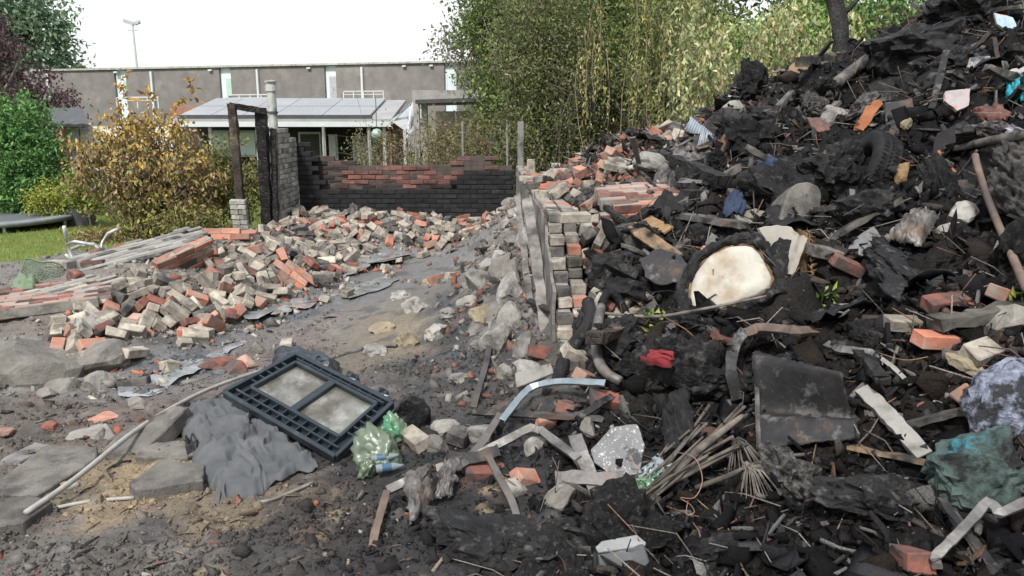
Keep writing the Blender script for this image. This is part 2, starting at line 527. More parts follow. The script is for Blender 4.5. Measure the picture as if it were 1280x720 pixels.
def rock_mesh(name, mat, size, seed, cuts=7, noise=.08, sub=3, smooth=False):
    """broken lump: a sphere clipped by random planes, then roughened"""
    rs = random.Random(seed)
    bm = bmesh.new(); bmesh.ops.create_icosphere(bm, subdivisions=sub, radius=1)
    pl = []
    for _ in range(cuts):
        n = Vector((rs.gauss(0, 1), rs.gauss(0, 1), rs.gauss(0, 1))).normalized(); pl.append((n, rs.uniform(.5, .8)))
    from mathutils import noise as mn
    o = Vector((seed * 1.37 % 91, seed * .71 % 57, 3))
    for v in bm.verts:
        for n, d in pl:
            k = v.co.dot(n)
            if k > d: v.co -= n * (k - d)
        v.co += v.co.normalized() * (mn.fractal(v.co * 2.2 + o, 1, 2, 3) * noise + mn.fractal(v.co * 8 + o, .8, 2.1, 3) * (.02 + noise * .35))
        v.co = Vector((v.co.x * size[0] / 2, v.co.y * size[1] / 2, v.co.z * size[2] / 2)) * 1.25
    me = bpy.data.meshes.new(name); bm.to_mesh(me); bm.free()
    me.materials.append(mat)
    if smooth: me.polygons.foreach_set('use_smooth', np.ones(len(me.polygons), bool))
    return me

def outline(uvs, C, N):
    """photograph pixels carried onto the plane through C with normal N"""
    C = np.asarray(C, float); N = np.asarray(N, float); N = N / np.linalg.norm(N)
    out = []
    for u, v in uvs:
        d = rayd(u, v)
        out.append(CAM + d * (np.dot(C - CAM, N) / np.dot(d, N)))
    return out

def nrm(*a):
    a = np.array(a, float); return a / np.linalg.norm(a)

def tocam(p):
    d = CAM - np.asarray(p); return d / np.linalg.norm(d)
# ------------------------------------------------------------------ ground, mound, lawn: one sheet cut in three
_CA = [  # u, v, colour, roughness
    (450, 335, (.125, .128, .132), .26), (500, 315, (.14, .14, .138), .4), (560, 305, (.15, .14, .13), .8), (400, 370, (.125, .126, .128), .28), (330, 425, (.125, .115, .108), .5), (430, 395, (.135, .122, .112), .5), (480, 360, (.135, .133, .130), .34),
    (380, 420, (.13, .108, .098), .6), (560, 380, (.04, .04, .043), .36), (590, 400, (.032, .033, .036), .3), (560, 440, (.035, .036, .038), .34), (540, 470, (.06, .055, .05), .6), (600, 350, (.16, .15, .135), .85),
    (510, 420, (.165, .14, .10), .9), (490, 400, (.145, .128, .10), .9), (460, 450, (.12, .105, .085), .9), (620, 420, (.13, .12, .11), .9),
    (350, 385, (.09, .097, .105), .22), (240, 455, (.09, .097, .105), .24), (180, 480, (.11, .105, .10), .6), (300, 450, (.13, .105, .095), .8),
    (600, 378, (.032, .033, .036), .3), (574, 410, (.035, .036, .038), .32), (560, 470, (.035, .036, .038), .34), (592, 455, (.035, .035, .037), .36), (545, 452, (.045, .044, .044), .4), (530, 345, (.12, .12, .118), .4), (400, 352, (.12, .122, .126), .26), (290, 425, (.10, .104, .11), .3),
    (100, 470, (.16, .15, .135), .9), (40, 450, (.17, .165, .155), .85), (60, 520, (.09, .078, .07), .85), (150, 515, (.11, .085, .075), .85), (20, 560, (.08, .07, .062), .85),
    (250, 540, (.08, .07, .06), .9), (140, 620, (.20, .155, .10), .9), (180, 600, (.22, .17, .105), .9), (260, 640, (.15, .12, .085), .9), (100, 690, (.10, .094, .086), .8), (200, 680, (.088, .082, .076), .8),
    (30, 650, (.075, .07, .066), .85), (300, 700, (.05, .047, .045), .7), (380, 650, (.045, .04, .038), .8), (430, 690, (.026, .024, .024), .7), (560, 650, (.014, .014, .015), .6), (500, 560, (.020, .020, .021), .7), (640, 560, (.016, .016, .017), .6),
    (560, 510, (.045, .042, .04), .7), (300, 310, (.15, .14, .12), .9), (150, 370, (.15, .13, .11), .9), (60, 400, (.12, .105, .095), .9), (230, 370, (.15, .14, .125), .9), (400, 280, (.12, .11, .10), .9), (560, 285, (.11, .10, .09), .9), (640, 310, (.13, .12, .11), .9),
    (900, 650, (.017, .016, .016), .7), (1100, 640, (.016, .015, .015), .65), (1250, 650, (.02, .02, .02), .7), (1000, 500, (.02, .018, .017), .7), (850, 500, (.02, .02, .02), .7), (1150, 500, (.026, .022, .019), .75), (1230, 430, (.05, .042, .036), .8),
    (1100, 400, (.022, .02, .019), .7), (1250, 300, (.03, .028, .027), .7), (1100, 250, (.017, .017, .018), .6), (1200, 100, (.015, .015, .016), .6), (1050, 110, (.017, .017, .018), .65), (960, 200, (.02, .02, .021), .65), (880, 260, (.03, .027, .025), .7),
    (780, 210, (.11, .085, .072), .9), (700, 230, (.15, .13, .115), .9), (840, 180, (.09, .075, .065), .9), (760, 270, (.08, .068, .06), .85), (740, 330, (.06, .055, .052), .8), (780, 400, (.02, .02, .02), .7), (720, 420, (.06, .055, .05), .8)]
_cp = np.array([G(u, v)[:2] for u, v, _, _ in _CA])
_cc = np.array([list(c) + [r] for _, _, c, r in _CA])
def ground_colour(x, y, warp=.22):
    wx = x + fbm(x * 3, y * 3, 61) * warp * 1.6; wy = y + fbm(x * 3, y * 3, 67) * warp * 1.6
    num = 0; den = 0
    for p, c in zip(_cp, _cc):
        s = .12 + .1 * p[1]                                     # anchors farther away stand for a larger patch
        w = 1 / (((wx - p[0]) ** 2 + (wy - p[1]) ** 2) / s ** 2 + .02) ** 2.2
        num = num + w[..., None] * c; den = den + w
    return num / den[..., None]

gc = ground_colour(XX, YY)
_g = sst(.35, .65, garden)
_lawn = np.stack([.10 + .03 * fbm(XX * 2, YY * 2, 70), .135 + .03 * fbm(XX * 2, YY * 2, 71), .032 + 0 * XX, .9 + 0 * XX], -1)
_far = sst(13.2, 15, YY + 0 * XX)
_lawn = _lawn * (1 - _far[..., None] * .2)
_garden_right = sst(0, 1, np.maximum((YY - 12.9) / .6, (XX - 9) / 2))
_soil = np.stack([.06 + 0 * XX, .065 + 0 * XX, .03 + 0 * XX, .9 + 0 * XX], -1)
gc = gc * (1 - _garden_right[..., None]) + _soil * _garden_right[..., None]
gc = gc * (1 - _g[..., None]) + _lawn * _g[..., None]
# wear with a shape of its own: ash dust, brick dust, sand spilled over the mud
def patch(base, mask, c, k=.8):
    return base * (1 - mask[..., None] * k) + np.array(c) * mask[..., None] * k
_in = inner * (1 - _g) * (1 - MM)
gc = patch(gc, _in * sst(.18, .42, fbm(XX * 2.6, YY * 2.6, 81, 5)), (.165, .155, .145, .75), .4)
gc = patch(gc, _in * sst(.22, .40, fbm(XX * 3.4 + 9, YY * 3.4, 83, 5)), (.15, .095, .078, .9), .4)
gc = patch(gc, _in * sst(.30, .46, fbm(XX * 4 + 3, YY * 4, 85, 5)) * sst(5.2, 4.2, YY), (.27, .205, .12, .9), .7)
gc = patch(gc, _in * sst(.15, .35, fbm(XX * 3.2, YY * 3.2 + 4, 87, 5)), (.035, .033, .033, .5), .6)
gc = patch(gc, inner * MM * sst(.25, .5, fbm(XX * 4, YY * 4, 89, 5)), (.055, .052, .05, .85), .6)
gc = patch(gc, inner * MM * sst(.34, .55, fbm(XX * 5, YY * 5, 91, 5)), (.05, .034, .024, .85), .6)
gc[..., :3] *= (1 + .35 * fbm(XX * 18, YY * 18, 95, 3))[..., None]
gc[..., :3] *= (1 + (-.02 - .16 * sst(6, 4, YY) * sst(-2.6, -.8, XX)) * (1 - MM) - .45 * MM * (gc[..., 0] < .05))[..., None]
gc[..., :3] = np.clip(gc[..., :3], .008, .6)

AM('earth', rough=.85, spec=.45, bump=.9, bscale=70, var=.45, vscale=55, rattr=True)
AM('char_ground', rough=.6, spec=.10, bump=1.0, bscale=75, var=.8, vscale=60, rattr=True, ash=(.64, (.15, .15, .152)), ascale=34)
AM('turf', rough=.95, spec=.15, bump=.6, bscale=120, var=.35, vscale=20)

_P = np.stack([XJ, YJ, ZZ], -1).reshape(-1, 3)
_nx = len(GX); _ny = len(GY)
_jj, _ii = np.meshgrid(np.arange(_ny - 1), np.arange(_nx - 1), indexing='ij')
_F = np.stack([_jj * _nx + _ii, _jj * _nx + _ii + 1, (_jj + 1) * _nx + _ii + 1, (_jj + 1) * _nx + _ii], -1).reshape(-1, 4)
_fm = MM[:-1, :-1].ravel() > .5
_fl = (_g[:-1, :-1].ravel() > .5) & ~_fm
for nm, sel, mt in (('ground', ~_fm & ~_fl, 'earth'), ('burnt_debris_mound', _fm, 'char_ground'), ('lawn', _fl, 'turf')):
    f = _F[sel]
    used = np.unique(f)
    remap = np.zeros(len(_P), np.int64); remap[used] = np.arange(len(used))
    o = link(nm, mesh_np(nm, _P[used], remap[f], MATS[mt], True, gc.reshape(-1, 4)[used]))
    tag(o, kind='structure')
# ------------------------------------------------------------------ materials in use
M('pale_brick', (.235, .208, .170), (.385, .345, .285), 9, .95, .5, 60, over=(.085, .078, .072), ot=.55, os=6, ow=.13, rnd=.28, over2=(.36, .34, .31), ot2=.64, os2=14, spec=.2)
M('sooty_brick', (.075, .07, .066), (.17, .158, .14), 9, .85, .35, 60, over=(.032, .031, .031), ot=.50, os=7, ow=.1, rnd=.3)
M('red_brick', (.30, .105, .065), (.41, .165, .105), 9, .95, .5, 60, over=(.27, .225, .19), ot=.53, os=6, ow=.14, rnd=.3, over2=(.09, .06, .05), ot2=.62, os2=5, spec=.2)
M('scorched_red_brick', (.14, .055, .042), (.25, .09, .062), 9, .9, .35, 60, over=(.05, .042, .04), ot=.50, os=6, ow=.1, rnd=.3)
M('old_red_brick', (.115, .050, .040), (.19, .082, .062), 7, .92, .5, 40, over=(.045, .038, .036), ot=.55, os=3, ow=.12, rnd=.35)
M('black_brick', (.012, .012, .014), (.026, .026, .028), 6, .75, .4, 60, over=(.12, .11, .095), ot=.70, os=2.5, ow=.06, rnd=.25, spec=.15)
M('sooted_red', (.022, .017, .016), (.06, .036, .030), 7, .9, .5, 40, over=(.018, .017, .017), ot=.5, os=3, ow=.12, rnd=.35)
M('black_mortar', (.010, .010, .011), (.022, .022, .022), 9, .9, .3, 60, rnd=0, spec=.15)
M('mortar', (.17, .16, .145), (.27, .255, .23), 9, .95, .5, 50, over=(.06, .055, .05), ot=.6, os=5, ow=.1, rnd=.05)
M('dark_mortar', (.045, .034, .030), (.085, .066, .058), 9, .95, .5, 50, rnd=.05)
M('pier_brick', (.25, .24, .215), (.36, .345, .31), 9, .9, .35, 60, over=(.055, .053, .052), ot=.56, os=4, ow=.12, rnd=.25)
M('char_wood', (.010, .010, .010), (.032, .030, .030), 6, .55, .9, 30, crack=14, over=(.10, .095, .09), ot=.66, os=9, ow=.06, rnd=.3, spec=.15)
M('burnt_timber', (.018, .015, .014), (.055, .043, .036), 7, .75, .6, 40, crack=22, over=(.16, .12, .085), ot=.62, os=4, ow=.08, rnd=.35, spec=.2)
M('far_brick', (.13, .122, .118), (.19, .178, .170), 1.6, .95, .2, 12, rnd=.08, over=(.26, .24, .225), ot=.66, os=.7, ow=.12)
M('white_trim', (.42, .45, .46), (.50, .52, .53), 2, .6, .05, 20, rnd=.05)
M('pale_blue_panel', (.50, .58, .62), (.57, .64, .67), 1.5, .5, .05, 20, rnd=.05)
M('window_glass', (.10, .15, .17), (.20, .26, .28), .8, .12, .02, 4, rnd=.2, spec=.6)
M('curtain', (.22, .22, .25), (.45, .45, .48), 6, .9, .2, 12, rnd=.1)
M('green_blind', (.30, .46, .40), (.38, .52, .46), 2, .7, .05, 12, rnd=.1)
M('solar_glass', (.16, .16, .165), (.21, .21, .215), .7, .3, .02, 6, rnd=.06, spec=.8)
M('grey_roof', (.20, .20, .20), (.28, .28, .275), 2, .7, .1, 20, rnd=.05)
M('dark_metal', (.035, .036, .04), (.06, .06, .065), 6, .5, .1, 30, rnd=.15)
M('zinc', (.36, .36, .35), (.48, .48, .47), 5, .45, .1, 30, metal=.4, rnd=.1, over=(.2, .19, .18), ot=.6, os=4)
M('house_brick', (.20, .105, .075), (.29, .16, .115), 5, .9, .2, 30, rnd=.1)
M('interior_shade', (.03, .028, .028), (.07, .062, .058), 1.2, .9, .05, 12, rnd=.2)  # veranda's unlit interior: its shade is painted in as a dark colour
M('concrete', (.23, .225, .21), (.33, .32, .30), 4, .92, .35, 40, over=(.14, .135, .125), ot=.62, os=3, ow=.12, rnd=.15)
M('sooty_concrete', (.16, .155, .15), (.30, .29, .275), 4, .92, .45, 40, over=(.045, .044, .044), ot=.54, os=4, ow=.12, rnd=.2)
M('galvanised', (.42, .43, .44), (.55, .56, .57), 8, .4, .1, 40, metal=.5, rnd=.1)
M('pale_wall', (.55, .52, .46), (.64, .61, .55), 2, .9, .1, 20, rnd=.05)

# ------------------------------------------------------------------ the long brick block behind the gardens
FA = np.array([-28.4, 50.0, 0]); FB = np.array([-2.2, 42.5, 0])
FD = (FB - FA) / np.linalg.norm(FB - FA); FN = np.array([FD[1], -FD[0], 0])    # towards the camera
def facade(root, name, u0, v0, u1, v1, front, depth, mat, label=None):
    q = outline([(u0, v1), (u1, v1), (u1, v0), (u0, v0)], FA, FN)
    z0 = (q[0][2] + q[1][2]) / 2; z1 = (q[2][2] + q[3][2]) / 2
    q = [np.array([q[0][0], q[0][1], z0]), np.array([q[1][0], q[1][1], z0]), np.array([q[1][0], q[1][1], z1]), np.array([q[0][0], q[0][1], z1])]
    o = MB().prism([p + FN * front for p in q], -FN * depth).build(name, MATS[mat], root)
    if label: o['label'] = label
    return o
blk = thing('terraced_block', 'long two-storey grey-brown brick block with flat roof behind the gardens', 'building', (-15, 46, 0))
ztop = lambda u: 88 - 11 * (u - 70) / 520.0
panels = [(40, 152), (166, 281), (295, 410), (424, 557), (572, 690)]
for a, b in panels:
    facade(blk, 'brick_wall', a, (ztop(a) + ztop(b)) / 2, b, 190, 0, 6, 'far_brick')
bays = [(152, 166, 100, 116, 'green_blind'), (281, 295, 97, 121, 'green_blind'), (410, 424, 94, 126, 'curtain'), (557, 572, 92, 117, 'pale_blue_panel')]
for a, b, wt, wb, wm in bays:
    facade(blk, 'window_bay', a, (ztop(a) + ztop(b)) / 2 + 1, b, 190, -.15, 5, 'pale_blue_panel')
    f = facade(blk, 'window', a + 1.5, wt, b - .5, wb, -.06, .12, 'white_trim')
    facade(f, 'pane', a + 3, wt + 1.5, b - 1.8, wb - 1.2, -.02, .1, wm)
    s = facade(blk, 'spandrel', a + 1, wb + 1, b - .5, wb + 6, -.08, .1, 'dark_metal')
for a, b in panels + [(c[0], c[1]) for c in bays]:
    m_ = (ztop(a) + ztop(b)) / 2
    facade(blk, 'roof_edge', a, m_ - 1.6, b, m_ + .7, .12, 6.1, 'zinc')
for u in (72, 199, 329, 457):
    facade(blk, 'downpipe', u - 1.2, ztop(u) + 4, u + 1.2, 190, .16, .14, 'white_trim')
for u0, u1, v0, v1 in ((313, 366, 119, 128), (452, 500, 115, 129), (80, 92, 124, 132), (178, 228, 122, 126)):
    rl = facade(blk, 'balcony_railing', u0, v0, u1, v0 + 1.3, 2.0, .06, 'white_trim')
    facade(rl, 'rail', u0, v0 + 4, u1, v0 + 4.8, 2.0, .05, 'white_trim')
    n = max(2, int((u1 - u0) / 12))
    for k in range(n + 1):
        u = u0 + (u1 - u0) * k / n
        facade(rl, 'baluster', u - .6, v0 + 1.3, u + .6, v1 + 10, 1.99, .04, 'white_trim')
for u in (146, 264, 387, 506, 540):
    facade(blk, 'wall_lamp', u - 2.2, ztop(u) + 3, u + 2.2, ztop(u) + 5, .14, .12, 'white_trim')

# floodlight mast far behind
a, b = PY(174, 100, 75), PY(165.5, 30, 75)
a[2] = 0
mast = thing('floodlight_mast', 'thin grey floodlight mast rising behind the brick block', 'lamp post', a)
MB().tube([a, b], [.13, .08], 8).build('pole', MATS['galvanised'], mast)
MB().box(b + np.array([-.3, 0, .15]), (.9, .35, .3), (0, .3, .2)).box(b + np.array([.45, 0, .1]), (.5, .3, .25), (0, -.4, 0)).build('lamp_head', MATS['zinc'], mast)
MB().box(b + np.array([0, 0, -.55]), (.9, .1, .08)).build('crossbar', MATS['galvanised'], mast)

# ------------------------------------------------------------------ bungalow with solar panels
bun = thing('bungalow', 'low bungalow with pale solar panels on its roof and a glazed veranda', 'house', (-6, 24, 0))
Ye, Yr = 22.6, 27.0
def bb(name, x0, x1, y0, y1, z0, z1, mat, root=bun, **k):
    return MB().box(((x0 + x1) / 2, (y0 + y1) / 2, (z0 + z1) / 2), (x1 - x0, y1 - y0, z1 - z0)).build(name, MATS[mat], root, **k)
X = lambda u, Y: PY(u, 150, Y)[0]
Z = lambda v, Y: PY(640, v, Y)[2]
ze, zr = Z(151, Ye), Z(127, Yr)
def roofpt(u_e, t, up=0.0):
    Y = Ye + (Yr - Ye) * t
    return np.array([X(u_e, Ye) * (1 + t * .045), Y, ze + (zr - ze) * t + up])
rf = MB().sheet([roofpt(216, 0), roofpt(489, 0), roofpt(489, 1), roofpt(216, 1)], 1, 1, .1).build('roof', MATS['grey_roof'], bun)
us = [222, 262, 302, 342, 402, 462]
for i in range(5):
    for r in ((.05, .48), (.50, .96)):
        c = [roofpt(us[i], r[0], .11), roofpt(us[i + 1] - .8, r[0], .11), roofpt(us[i + 1] - .8, r[1], .11), roofpt(us[i], r[1], .11)]
        MB().sheet(c, 1, 1, .04).build('solar_panel', MATS['solar_glass'], bun)
bb('panel_edge', X(221, Ye), X(464, Ye), Ye + .02, Ye + .2, ze + .06, ze + .16, 'dark_metal')
bb('gutter', X(216, Ye), X(489, Ye), Ye - .14, Ye, ze - .16, ze - .02, 'white_trim')
bb('rear_wall', X(216, Yr), X(500, Yr), Yr - .2, Yr, 0, zr - .12, 'house_brick')
bb('shade_backing', X(216, 24.6), X(487, 24.6), 24.4, 24.5, 0, ze + .1, 'interior_shade')  # dark sheet standing in for the shade behind the veranda windows
bb('side_wall', X(484, 23), X(489, 23), 22.9, 26.6, 0, ze - .1, 'house_brick')
for i, (u0, u1, v0, v1, mt) in enumerate([(262, 287, 163, 196, 'pale_blue_panel'), (289, 320, 163, 196, 'pale_blue_panel'), (372, 400, 165, 200, 'interior_shade'), (410, 421, 168, 200, 'white_trim'), (440, 470, 170, 205, 'window_glass')]):
    w = MB().box(((X(u0, 23.9) + X(u1, 23.9)) / 2, 23.9, (Z(v0, 23.9) + Z(v1, 23.9)) / 2), (X(u1, 23.9) - X(u0, 23.9), .08, Z(v0, 23.9) - Z(v1, 23.9))).build('window', MATS['white_trim'], bun)
    MB().box(((X(u0, 23.85) + X(u1, 23.85)) / 2, 23.84, (Z(v0, 23.85) + Z(v1, 23.85)) / 2), (X(u1, 23.85) - X(u0, 23.85) - .12, .06, Z(v0, 23.85) - Z(v1, 23.85) - .12)).build('pane', MATS[mt], w)
bb('veranda_wall', X(474, 23.9), X(486, 23.9), 23.8, 24.0, 0, ze - .2, 'house_brick')
for u in (262, 321, 404, 461, 480):
    bb('veranda_post', X(u, 22.75) - .045, X(u, 22.75) + .045, 22.7, 22.79, 0, ze - .16, 'zinc')
# open gable of the lean-to at its end
gx = X(490, Ye)
MB().tube([(gx, Ye, ze), (gx + .25, Yr - 2, zr - .1), (gx + .45, Ye - .2, ze - .45)], .05, 4).build('gable_rafter', MATS['white_trim'], bun)
bb('gable_post', gx + .3, gx + .38, Ye - .05, Ye + .05, 0, ze - .25, 'zinc')
MB().sheet([(gx, Ye, ze), (gx + .5, Ye, ze - .35), (gx + .5, Yr, zr - .4), (gx + .02, Yr, zr - .03)], 1, 1, .04).build('verge_board', MATS['white_trim'], bun)
# low annexe at the other end
MB().sheet([PY(60, 157, 22.4), PY(112, 157, 22.4), PY(104, 137, 25), PY(60, 137, 25)], 6, 1, .06, lambda s, t: .03 * (int(s * 6) % 2)).build('annexe_roof', MATS['dark_metal'], bun)
bb('brick_pier', X(67, 22.6), X(78, 22.6), 22.5, 22.8, 0, Z(158, 22.6), 'house_brick')
bb('annexe_wall', X(79, 23.2), X(215, 23.2), 23.1, 23.3, 0, Z(158, 23.2), 'pale_wall')
for u0, u1 in ((82, 96), (99, 116)):
    w = bb('window', X(u0, 23), X(u1, 23), 23.0, 23.1, Z(196, 23), Z(160, 23), 'white_trim')
    bb('pane', X(u0 + 1.5, 23), X(u1 - 1.5, 23), 22.97, 23.05, Z(194, 23), Z(162, 23), 'curtain', w)
bb('annexe_door', X(58, 23), X(66, 23), 23.0, 23.1, 0, Z(162, 23), 'window_glass')
# flue
c = PY(341.5, 152, 19.5)
fl = thing('metal_flue', 'weathered metal flue pipe with a cowl standing above the ruined brick stub', 'chimney pipe', (c[0], c[1], 0))
c0 = np.array([c[0], c[1], 0])
MB().lathe([(0, 0), (.105, 0), (.105, Z(113, 19.5)), (0, Z(113, 19.5))], c0, n=16).build('pipe', MATS['zinc'], fl)
MB().lathe([(0, 0), (.14, 0), (.14, .12), (.12, .13), (.12, .2), (.15, .2), (.15, .23), (0, .26)], c0 + [0, 0, Z(114, 19.5)], n=16).build('cowl', MATS['zinc'], fl)
MB().lathe([(.106, 0), (.125, 0), (.125, .05), (.106, .05)], c0 + [0, 0, Z(142, 19.5)], n=16).build('collar', MATS['dark_metal'], fl)
# carport beside it
cp = thing('carport', 'open carport with dark flat roof on concrete beam and pale back wall', 'carport', (-.6, 24, 0))
MB().sheet([PY(519, 127, 22), PY(612, 124, 22), PY(640, 138, 27) + [0, 0, .25], PY(532, 142, 27) + [0, 0, .3]], 1, 1, .1).build('roof', MATS['dark_metal'], cp)
bb('beam', X(517, 25), X(640, 25), 24.8, 25.1, Z(128, 25), Z(113, 25), 'concrete', cp)
for u in (521, 531, 622): bb('post', X(u, 23) - .08, X(u, 23) + .08, 22.9, 23.1, 0, Z(128, 23), 'concrete', cp)
bb('back_wall', X(545, 26.5), X(660, 26.5), 26.4, 26.6, 0, Z(139, 26.5), 'pale_wall', cp)
p = PY(471, 168, 17)
gb = thing('hanging_ball', 'round green glass ball hanging under the veranda roof', 'ornament', p)
MB().lathe([(0.001, -.12), (.06, -.105), (.105, -.055), (.12, 0), (.105, .055), (.06, .105), (.001, .12)], p, n=16).build('globe', M('green_glass', (.15, .22, .19), (.25, .31, .28), 4, .15, 0, 10), gb, smooth=True)
MB().tube([p + [0, 0, .16], p + [0, 0, .75]], .008, 5).build('cord', MATS['dark_metal'], gb)

# ------------------------------------------------------------------ bricks laid one by one
BL, BW, BH = .205, .098, .06
def brick_meshes(nm, mat, n=5, L=BL, Wd=BW, Hh=BH, jit=.004, seed=0):
    out = []
    random.seed(seed + 100)
    for k in range(n):
        out.append(MB().box((0, 0, 0), (L, Wd, Hh), None, jit).mesh(nm, MATS[mat], bevel=.005))
    return out
def lay_wall(root, A, D, L, y_thick, z0, ztop_of, meshes, mortar, course=.0735, half=False, out=(0, -1, 0), jit=.004, gap=.0, edge_skip=0.0, sooted=None):
    """running-bond wall from A along D; ztop_of(distance) is its broken top. out: unit vector the wall faces"""
    A = np.asarray(A, float); D = np.asarray(D, float); out_ = np.asarray(out, float)
    ang = math.atan2(D[1], D[0]); mb = MB(); k = 0; z = z0
    step = BL + .011
    while z < z0 + 3:
        s = -(step / 2 if k % 2 else 0); any_ = False
        while s < L - .03:
            a, b = max(s, 0), min(s + step, L)
            c = (a + b) / 2
            if b - a > .05 and ztop_of(c) > z + course * .55:
                any_ = True
                if random.random() > edge_skip or ztop_of(c) > z + course * 2:
                    p = A + D * c + np.array([0, 0, z + course / 2]) + out_ * random.uniform(-jit, jit * 1.4)
                    o = link('brick', random.choice(sooted[1] if sooted and random.random() < sooted[0](p) else meshes), root, p, (random.gauss(0, .006), random.gauss(0, .006), ang + random.gauss(0, .006) + (PI if random.random() < .5 else 0)))
                    if b - a < step * .9: o.scale = ((b - a - .011) / BL, 1, 1)
                mb.box(A + D * c + np.array([0, 0, z + course / 2 - .002]), ((b - a) + .002, y_thick - .012, course + .004 * (k % 2)), (0, 0, ang))
            s += step
        if not any_: break
        z += course; k += 1
    mb.build('mortar', MATS[mortar], root)

def step_top(rows, Y, wob=.0):
    """broken top from pixel rows (u0, u1, v): x -> z"""
    xs = [(PY(a, v, Y)[0], PY(b, v, Y)[0], PY((a + b) / 2, v, Y)[2]) for a, b, v in rows]
    def f(x):
        for a, b, z in xs:
            if a <= x < b: return z + wob * math.sin(x * 23)
        return -1 if (x < xs[0][0] - .3 or x > xs[-1][1] + .3) else (xs[0][2] if x < xs[0][0] else xs[-1][2])
    return f
xl = PY(371, 185, 12.7)[0]; xr = PY(643, 215, 12.7)[0]
bw = thing('back_wall', 'broken black-sooted brick wall across the end of the burnt garage', 'wall', ((xl + xr) / 2, 12.75, 0))
t = step_top([(360, 380, 181), (380, 391, 198), (391, 403, 222), (403, 569, 237), (569, 580, 219), (580, 660, 213)], 12.7, .004)
lay_wall(bw, (xl, 12.75, .02), (1, 0, 0), xr - xl, BW, 0.0, lambda s: t(xl + s) , brick_meshes('brick', 'black_brick', 5), 'black_mortar', edge_skip=.12)
ow = thing('outer_wall_leaf', 'dark red outer brick leaf standing behind the black wall with stepped broken top', 'wall', ((xl + xr) / 2, 12.88, 0))
t2 = step_top([(360, 397, 188), (397, 418, 197), (418, 443, 201), (443, 565, 208), (565, 577, 203), (577, 622, 194), (622, 660, 207)], 12.85, .006)
lay_wall(ow, (xl, 12.885, .02), (1, 0, 0), xr - xl, BW, 0.0, lambda s: t2(xl + s), brick_meshes('brick', 'old_red_brick', 5, jit=.007), 'dark_mortar', jit=.012, edge_skip=.05, sooted=(lambda p: float(.95 * sst(-2.35, -3.0, p[0]) + .6 * sst(.98, .84, p[2]) + .3 * sst(.15, .5, fbm(np.array([p[0] * 1.4]), np.array([p[2] * 3]), 5)[0])), brick_meshes('brick', 'sooted_red', 4, jit=.007)))
# side stub at the corner, with its pale broken end
sw = thing('side_wall_stub', 'grey brick wall stub with pale broken end beside the charred door frame', 'wall', (xl - .05, 12.2, 0))
def ts(s): return PY(349, 158, 11.7)[2] - .02 if s < .22 else (1.74 if s < .45 else (1.68 if s < .7 else 1.60))
lay_wall(sw, (xl - .05, 11.72, .02), (0, 1, 0), .98, BW, 0.0, ts, brick_meshes('brick', 'pier_brick', 5, jit=.006), 'mortar', out=(1, 0, 0), jit=.008, edge_skip=.1)
sw2 = thing('side_wall_outer_leaf', 'jagged outer leaf of the grey wall stub with ragged brick ends', 'wall', (xl - .17, 12.2, 0))
def ts2(s): return 1.62 if s < .25 else 1.45
lay_wall(sw2, (xl - .165, 11.80, .02), (0, 1, 0), .9, BW, 0.0, ts2, brick_meshes('brick', 'pier_brick', 4, jit=.008), 'mortar', out=(1, 0, 0), jit=.012, edge_skip=.15)
# charred door frame
fr = thing('door_frame', 'charred black wooden door frame left standing beside the wall stub', 'door frame', PY(310, 285, 11.5) * [1, 1, 0])
def beam(mb, a, b, w, h, n=6, jit=.006, up=(0, 0, 1), taper=1.0, bow=0):
    a = np.asarray(a, float); b = np.asarray(b, float)
    d, s, u = frame_of(b - a, up)
    vs = []
    for i in range(n + 1):
        t = i / n; p = a + (b - a) * t + u * bow * math.sin(PI * t); k = 1 + (taper - 1) * t
        for sx, sy in ((-1, -1), (1, -1), (1, 1), (-1, 1)):
            vs.append(p + s * (sx * w / 2 * k + random.uniform(-jit, jit)) + u * (sy * h / 2 * k + random.uniform(-jit, jit)) + d * random.uniform(-jit, jit) * (2 if i in (0, n) else 1))
    fs = [(i * 4 + q, i * 4 + (q + 1) % 4, i * 4 + 4 + (q + 1) % 4, i * 4 + 4 + q) for i in range(n) for q in range(4)]
    fs += [(3, 2, 1, 0), (n * 4, n * 4 + 1, n * 4 + 2, n * 4 + 3)]
    return mb.add(vs, fs)
beam(MB(), PY(302, 270, 11.3), PY(290, 129, 11.3), .10, .10, 16, .008, (0, 1, 0)).build('door_post', MATS['burnt_timber'], fr)
beam(MB(), PY(287, 132, 11.3), PY(332, 139, 11.45), .085, .08, 8, .007).build('lintel', MATS['char_wood'], fr)
beam(MB(), PY(335, 292, 11.6), PY(326, 138, 11.5), .14, .12, 18, .010, (0, 1, 0)).build('door_post', MATS['char_wood'], fr)
beam(MB(), PY(346, 292, 11.62), PY(341, 160, 11.62), .07, .08, 18, .010, (0, 1, 0)).build('door_post', MATS['char_wood'], fr)
# little leaning pier
pr = thing('brick_pier', 'small leaning stack of grey blackened bricks at the foot of the door post', 'brick pier', G(303, 284))
ms = brick_meshes('brick', 'pier_brick', 4)
for r in range(6):
    for k in range(2):
        p = PY(297 + 9.6 * k - r * .9, 284 - r * 6.3, 11.0)
        o = link('brick', random.choice(ms), pr, p, (random.gauss(0, .03), .06 + random.gauss(0, .02), random.gauss(.1, .05))); o.scale = (.5, 1, 1)
